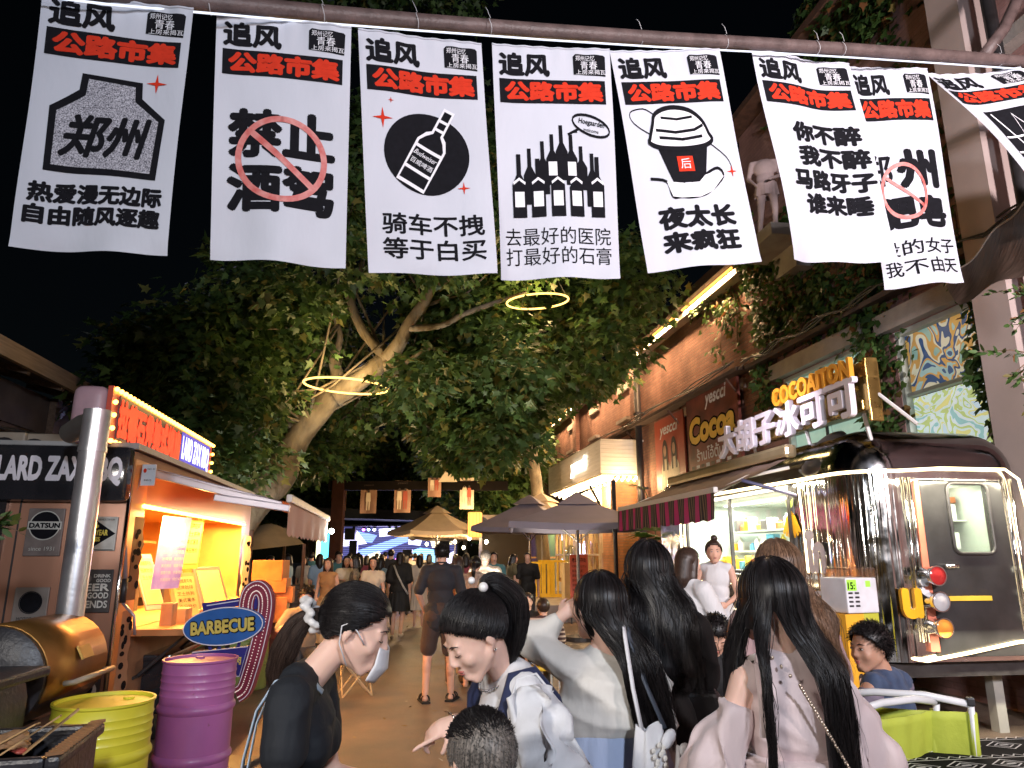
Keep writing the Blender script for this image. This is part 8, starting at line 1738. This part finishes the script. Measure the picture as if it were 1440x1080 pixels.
strap(Dw['o'], [Dw['tp'](-.10, -.09, .47), Dw['tp'](-.02, -.16, .30), Dw['tp'](.10, -.17, .08), Dw['tp'](.2, -.13, -.08)], .035, mat('grey_strap', (.4, .38, .35)), 'strap')
mid('man in dark T-shirt just behind the woman in the short black dress', 549, 17, 1.78, 0, dk, fem=False, bottom=dk, bottom_len=1)
mid('woman facing us in tan halter dress at the left of the crowd', 462, 12.4, 1.58, 175, tan_cl, ('bob', HDB), sleeve=0, skirt=cloth('pale_tan_skirt', (.48, .34, .2)), skirt_len=.78, flare=1.25, skin=SKIN)
mid('woman in white holding a phone, right of the tan dress', 487, 14, 1.62, 200, wht2, ('bob', HB), sleeve=.3, bottom=wht2, bottom_len=1, arms={'R': ((.2, .12, 1.15), (.1, .3, 1.15))})
mid('woman in dark floral dress beside the woman holding a phone', 500, 13.4, 1.62, 100, floral, ('long', HB), sleeve=.5, skirt=floral, skirt_len=.7)
mid('small child in white T-shirt between the women in the crowd', 511, 13, 1.25, 180, wht2, ('short', HB), fem=False, hk=.9, sleeve=.5, bottom=dk, bottom_len=.5)
mid('small boy in grey T-shirt facing us, lowest head in the crowd', 528, 11.2, 1.06, 185, wht2, ('short', HB), fem=False, hk=.86, sleeve=.5, bottom=dk, bottom_len=.5)
mid('woman with long hair in cream top standing behind the small boy', 525, 12.6, 1.60, 185, wht2, ('long', HB), sleeve=.2, skirt=tan_cl, skirt_len=.6)
mid('woman with long brown hair in pink right of the black polo', 644, 9.6, 1.62, 10, pinkd, ('long', HDB), sleeve=.4, bottom=brn, bottom_len=1)
mid('woman in taupe dotted dress with low ponytail walking away', 668, 9.3, 1.62, -5, dots, ('pony', HB), sleeve=.35, fit=.03, skirt=dots, skirt_len=.8, flare=1.3, vox=.012, hem=0, legs=WALK(1))
mid('man in white T-shirt just beyond the dotted dress', 682, 10.6, 1.72, -10, wht2, ('short', HGR), fem=False, sleeve=.5, bottom=grn, bottom_len=.6)
mid('woman in olive pinafore dress with arms folded, in profile', 721, 16.2, 1.66, -70, olive, ('bob', HB), sleeve=.2, fit=.04, skirt=olive, skirt_len=.78, flare=1.5, vox=.017)
mid('man in black T-shirt and cap standing near the yellow crates', 742, 16.0, 1.70, 175, blk_cl, fem=False, sleeve=.5, bottom=dk, bottom_len=1, vox=.017, hem=-.1)
stripe = mat('striped_tee', (.1, .1, .1)); m_, nt, b_ = newmat('brown_white_stripes'); tc = nd(nt, 'ShaderNodeTexCoord'); sp_ = nd(nt, 'ShaderNodeSeparateXYZ'); ml = nd(nt, 'ShaderNodeMath', operation='MULTIPLY'); ml.inputs[1].default_value = 22; fr_ = nd(nt, 'ShaderNodeMath', operation='FRACT'); gt_ = nd(nt, 'ShaderNodeMath', operation='GREATER_THAN'); gt_.inputs[1].default_value = .4; mx = nd(nt, 'ShaderNodeMix', data_type='RGBA'); mx.inputs[6].default_value = (.55, .42, .34, 1); mx.inputs[7].default_value = (.08, .04, .04, 1)
nt.links.new(tc.outputs['Object'], sp_.inputs[0]); nt.links.new(sp_.outputs[2], ml.inputs[0]); nt.links.new(ml.outputs[0], fr_.inputs[0]); nt.links.new(fr_.outputs[0], gt_.inputs[0]); nt.links.new(gt_.outputs[0], mx.inputs[0]); nt.links.new(mx.outputs[2], b_.inputs['Base Color']); b_.inputs['Roughness'].default_value = .8
mid('boy in black T-shirt seated facing us behind the striped child', 742, 8.9, 1.35, 165, blk_cl, ('short', HDB), fem=False, sit=True, hk=.95, sleeve=.5, bottom=dk, bottom_len=1, vox=.011, facef=lambda c, Rm, k, o: face_parts(c, Rm, k, o, False, True), arms={'L': ((-.22, .08, .78), (-.1, .25, .86))})
mid('child in brown and white striped T-shirt seated with back to us', 764, 8.2, 1.28, 10, m_, ('short', HDB), fem=False, sit=True, hk=.93, sleeve=.5, bottom=dk, bottom_len=1, vox=.011, build=1.1, fit=.03)
Dg = mid('man with glasses seated in grey T-shirt at the left, hands raised', 432, 8.4, 1.62, 200, cloth('warm_grey_tee', (.26, .19, .12)), ('shortd', HB), fem=False, sit=True, sleeve=.5, bottom=dk, bottom_len=1, vox=.010, lean=.12, head=(-.25, -.2, 0), facef=lambda c, Rm, k, o: face_parts(c, Rm, k, o, False, True), arms={'R': ((.27, .16, .80), (.12, .38, .90)), 'L': ((-.25, .16, .8), (-.1, .38, .86))})
g = MB(); c, Rm = Dg['H'], Dg['HR']
for s in (-1, 1): g.tube([c+Rm @ Vector((s*.032+.019*math.cos(a), .100, .0+.014*math.sin(a))) for a in np.linspace(0, 6.28, 16)], .0018, 5); g.tube([c+Rm @ Vector((s*.051, .098, .003)), c+Rm @ Vector((s*.078, .0, .005))], .0016, 5)
g.build('glasses', dark_metal, Dg['o'], smooth=True)
mid('woman in pale yellow skirt bending by the orange boxes', 398, 12.2, 1.52, 150, dk, ('bob', HB), skirt=ylw, skirt_len=.55, lean=.2)
for i, (px, Y, h, f, top, hr) in enumerate([(405, 17, 1.66, 90, skyb, 'bob'), (428, 18, 1.6, 180, wht2, 'bob'), (437, 18.5, 1.72, 10, teal, 'short'), (378, 16, 1.62, -60, pinkd, 'long'), (448, 20, 1.65, 0, dk, 'long'), (474, 19, 1.75, 0, dk, 'short'), (491, 22, 1.7, 20, brn, 'bob'), (503, 24, 1.72, 0, dk, 'long'), (515, 20, 1.62, 10, wine, 'bob'), (536, 22, 1.66, 0, brn, 'long'), (541, 25, 1.75, 0, dk, 'short'), (570, 20, 1.62, 0, blk_cl, 'bob'), (583, 23, 1.7, 0, dk, 'short'), (592, 26, 1.7, 180, wht2, 'bob'), (603, 21, 1.66, 0, dk, 'long'), (640, 19, 1.66, 0, dk, 'bob'), (478, 26, 1.7, 180, brn, 'short'), (656, 22, 1.7, 0, brn, 'short'), (529, 28, 1.7, 0, dk, 'short'), (560, 29, 1.7, 0, dk, 'bob'), (449, 15.5, 1.66, 20, skyb, 'long'), (476, 16.5, 1.7, 190, teal, 'short'), (506, 16, 1.64, 15, wine, 'long'), (535, 15.5, 1.58, -20, skyb, 'bob'), (590, 17, 1.64, 10, wht2, 'long'), (655, 15, 1.66, 0, wine, 'bob'), (694, 14.5, 1.7, 190, teal, 'short'), (577, 21, 1.7, 0, wht2, 'short')]):
    desc = ['person in pale blue turned sideways at the shelter', 'person in white top facing us under the canvas shelter', 'person in teal with back to us beside the shelter', 'person in pink glancing over the orange boxes', 'person with long hair in the gap before the cyan sign', 'dark-clad man beside the maroon post', 'person in brown close to the maroon post, facing the stage', 'dark long-haired person left of the pink part of the screen', 'person in wine red before the left half of the screen', 'long-haired person in brown before the cream block on the screen', 'tall dark-clad man before the middle of the screen', 'person in black right of the short black dress', 'dark-clad man watching the stage under the beige parasol', 'person in white turned from the stage under the parasol', 'long-haired dark figure left of the black polo man', 'dark figure between the polo man and the pink woman', 'short-haired person in brown facing us by the stage', 'person in brown by the orange lantern', 'dark man farthest left at the stage front', 'dark figure with bob farthest back at the stage front', 'long-haired woman in pale blue just left of the tan dress', 'man in teal facing us behind the woman with the phone', 'long-haired woman in wine red behind the floral dress', 'short-haired woman in pale blue behind the cream top', 'long-haired woman in white between the short black dress and polo man', 'woman in wine red between the pink and dotted ones', 'man in teal facing us at the right edge of the lane', 'man in white under the middle of the beige parasol'][i]
    mid(desc, px, Y, h, f, top, (hr, HB), sleeve=.4, bottom=dk if hr == 'short' or i % 2 else None, bottom_len=1, skirt=None if hr == 'short' or i % 2 else top, skirt_len=.6, vox=.028, fem=hr != 'short', group='people watching the stage')
# ---- woman carrying a small girl, by the trailer
Dm = mid('woman in white T-shirt and dark shorts carrying a little girl', 972, 5.25, 1.70, -62, white_cl, ('bob', HDB), sleeve=.42, fit=.02, bottom=cloth('dark_denim', (.03, .035, .05)), bottom_len=.35, vox=.009, lean=-.08, hem=-.02, facef=lambda c, Rm, k, o: face_parts(c, Rm, k, o, False, True), arms={'R': ((.20, .08, 1.10), (.02, .30, 1.08)), 'L': ((-.2, .06, 1.15), (-.08, .3, 1.16))}, shoes=blk_cl, skin=SKIN2)
wg = wmat(Dm['o']) @ Vector((-.04, .27, .70))
Dc = person('little girl in white sleeveless top carried on the arm, hair in a bun', wg, R(150), 1.0, False, sit=True, hc=(0, .02, .92), head=(0, R(20), 0), hk=.80, vox=.009, top=white_cl, sleeve=0, fit=.014, bottom=white_cl, bottom_len=.45, skin=SKIN, shoes=white_cl, facef=lambda c, Rm, k, o: face_parts(c, Rm, k, o, False, True), hair=hair_style('short', HDB), legs={'L': ((-.08, .16, .47), (-.08, .14, .22)), 'R': ((.06, .17, .46), (.07, .17, .2))}, arms={'L': ((-.16, .04, .62), (-.1, .14, .56)), 'R': ((.16, .02, .64), (.12, .12, .58))})
MB().ell(Dc['H']+Vector((0, -.03, .10)), (.028, .028, .025), 12).build('bun', HDB, Dc['o'], smooth=True)
mid('man in black T-shirt seated looking down near the yellow shell chair', 992, 4.65, 1.66, 178, blk_cl, ('shortd', HB), fem=False, sit=True, lean=.22, head=(-.75, 0, 0), hk=1.03, sleeve=.5, fit=.022, bottom=dk, bottom_len=1, vox=.009, facef=lambda c, Rm, k, o: face_parts(c, Rm, k, o, True, True), arms={'R': ((.28, .18, .76), (.12, .42, .72)), 'L': ((-.28, .18, .76), (-.1, .42, .70))}, shoes=blk_cl)
# striped helper inside the trailer
pc = S(7.75, TV0+.75, .45)
person('person in pale blue striped shirt serving inside the trailer window', pc, TH+math.pi/2, 1.62, True, vox=.014, hair=hair_style('bob', HB), top=cloth('pale_blue_stripes', (.45, .55, .58), (.62, .66, .66), scale=30, stretch=(.2, .2, 9)), sleeve=.9, bottom=dk, bottom_len=1, lean=.15)
# small seats
def stool(label, p, m, h=.45):
    o = thing('stool', label, 'stool', p, .3); MB().bbox((0, 0, h), (.36, .34, .04), .015).build('seat', m, o)
    for x in (-.14, .14):
        for y in (-.13, .13): MB().tube([(x, y, 0), (x*.9, y*.9, h)], .012, 6).build('leg', wht_tube, o)
stool('stool under the seated man in the black T-shirt', fwd(992, 900, 4.65), blk_cl, .45); stool('low stool under the seated man with glasses', fwd(432, 900, 8.4), orb, .45); stool('stool under the striped child', fwd(764, 900, 8.2), mat('yellow_paint', (.75, .5, .04)), .42); stool('stool under the boy in black', fwd(742, 900, 8.9), orb, .42)
o = thing('shell_chair', 'yellow plastic shell chair on thin legs before the trailer', 'chair', fwd(1032, 900, 5.0), 2.4); yc = mat('mustard_plastic', (.50, .42, .05), rough=.4)
g = MB(); g.grid(lambda s, t: ((s-.5)*(.46-.1*t), -.2+.42*(1-t)-(.12*(1-t) if t > 1 else 0), .44+.0*t+.42*max(0, t-.45)**1.2*1.9+.05*(2*s-1)**2), 16, 18); ob = g.build('shell', yc, o, smooth=True); md = ob.modifiers.new('s', 'SOLIDIFY'); md.thickness = .012
for x in (-.16, .16):
    for y in (-.14, .16): MB().tube([(x*1.2, y*1.2, 0), (x*.8, y*.8, .44)], .011, 6).build('leg', dark_metal, o)
o = thing('small_round_table', 'small low table before the seated man in black', 'table', fwd(1000, 950, 4.05)); MB().lathe([(.28, .58), (.28, .61), (0, .61)], 30).build('table_top', mat('pale_table', (.45, .4, .36), rough=.5), o); MB().tube([(0, 0, 0), (0, 0, .58)], .025, 8).build('leg', chr_, o)
for i in range(5): tag(MB(Matrix.Translation(fwd(1000, 950, 4.05)+Vector((-.12+.06*i, -.05+.04*(i % 2), .625)))).bbox((0, 0, 0), (.05, .14, .02), .004, rz=.3*i).build('card', mat('package_6', (.85, .85, .8), rough=.4), None), ['white card leftmost on the low table', 'white card second from left on the low table', 'white card in the middle of the low table', 'white card second from right on the low table', 'white card rightmost on the low table'][i], 'card')
# statue high on the corner of the pink building
stone = mat('pink_stone', (.50, .38, .37), rough=.7, var=.12, scale=5, bump=.3)
so = S(10.16, 5.95, 6.72)
sd = person('pale pink headless stone statue of a standing figure high on the pink building', so, TH+2.7, 1.75, False, vox=.018, skin=stone, hc=(0, 0, 1.42), hk=.35, detail=False, build=1.1, arms={'L': ((-.24, .02, 1.12), (-.10, .20, 1.0)), 'R': ((.27, -.05, 1.15), (.2, .15, .95))}, legs={'L': ((-.10, .08, .5), (-.08, .02, .09)), 'R': ((.12, .0, .5), (.16, -.1, .1))}, name='statue', cat='statue', skirt=stone, skirt_len=.25, flare=1.1)
o = thing('statue_bracket', 'stone bracket ledge carrying the pink statue', 'ledge', S(10.16, 6.0, 6.52), TH); MB().box((.22, 0, .09), (1.2, 1.2, .20)).build('slab', concrete, o); MB().box((.4, 0, -.2), (.5, .7, .4)).build('corbel', concrete, o)
# ---------------------------------------------------------------- assumed flood lamp, added out of view, that lights the banners from the entrance side
fl = thing('added_floodlight', 'assumed cool white floodlight head on a pole at the entrance of the lane', 'added_floodlight', (1.6, -4.2, 0))  # assumed from the banner light; lamp, pole and housing added out of view
MB().tube([(0, 0, 0), (0, 0, 3.9)], .05, 10).build('pole', dark_metal, fl); MB().bbox((0, .02, 4.05), (.5, .12, .36), .02).build('housing', dark_metal, fl)
lamp('AREA', (1.6, -4.05, 4.05), 240, (.80, .87, 1), .42, target=(0, 5, 3.6), name='added_flood_light')

fl2 = thing('added_floodlight', 'added second flood lamp on a pole at the right of the lane entrance', 'added_floodlight', (4.2, -2.5, 0)); MB().tube([(0, 0, 0), (0, 0, 3.9)], .05, 10).build('pole', dark_metal, fl2); MB().bbox((0, .02, 4.05), (.5, .12, .36), .02).build('housing', dark_metal, fl2)  # added out of view, with pole and housing, to lift the pink building
lamp('AREA', (4.2, -2.35, 4.05), 300, (1, .88, .88), .4, target=S(9, 6.2, 5), name='added_flood_light', spread=110)
for i, (u, v, p_, c_, tg) in enumerate([(9.6, 1.0, 330, (1, .92, .76), (-1.5, 12.5, 6.5)), (12.2, -3.6, 230, (1, .92, .76), (-3.2, 13, 6)), (14.5, 3.0, 330, (1, .90, .70), (1.5, 15, 7)), (25, -.8, 420, (1, .85, .6), (-1.5, 42, 6))]):  # ground spotlights and housings invented to brighten the foliage from below
    g_ = S(u, v, 0); o = thing('added_tree_uplight', ['added ground spotlight brightening the crown above the lane', 'added ground spotlight brightening the big leaning tree from its foot', 'added ground spotlight brightening the tree over the parasols', 'added ground spotlight halfway to the stage brightening the far trees'][i], 'spotlight', g_, 0, 'added ground spotlights brightening the trees')
    MB().lathe([(.05, 0), (.06, .02), (.09, .18), (.08, .18), (.05, .06)], 14).build('housing', dark_metal, o, smooth=True, auto=40)
    lamp('SPOT', g_+Vector((0, 0, .2)), p_*1.5, c_, .08, target=tg, spot=75, blend=.8, name='added_uplight_light')

fl3 = thing('added_floodlight', 'added soft warm flood lamp on a low pole left of the lane entrance, brightening the crowd', 'added_floodlight', (-2.3, -1.8, 0)); MB().tube([(0, 0, 0), (0, 0, 2.7)], .04, 10).build('pole', dark_metal, fl3); MB().bbox((0, -.08, 2.85), (1.0, .1, .5), .02).build('housing', dark_metal, fl3)  # added out of view, with pole and housing, to brighten the people
lamp('AREA', (-2.3, -1.78, 2.85), 48, (1, .93, .86), .9, sy=.45, target=(.4, 4, .9), name='added_flood_light', spread=100)
bpy.context.view_layer.update()
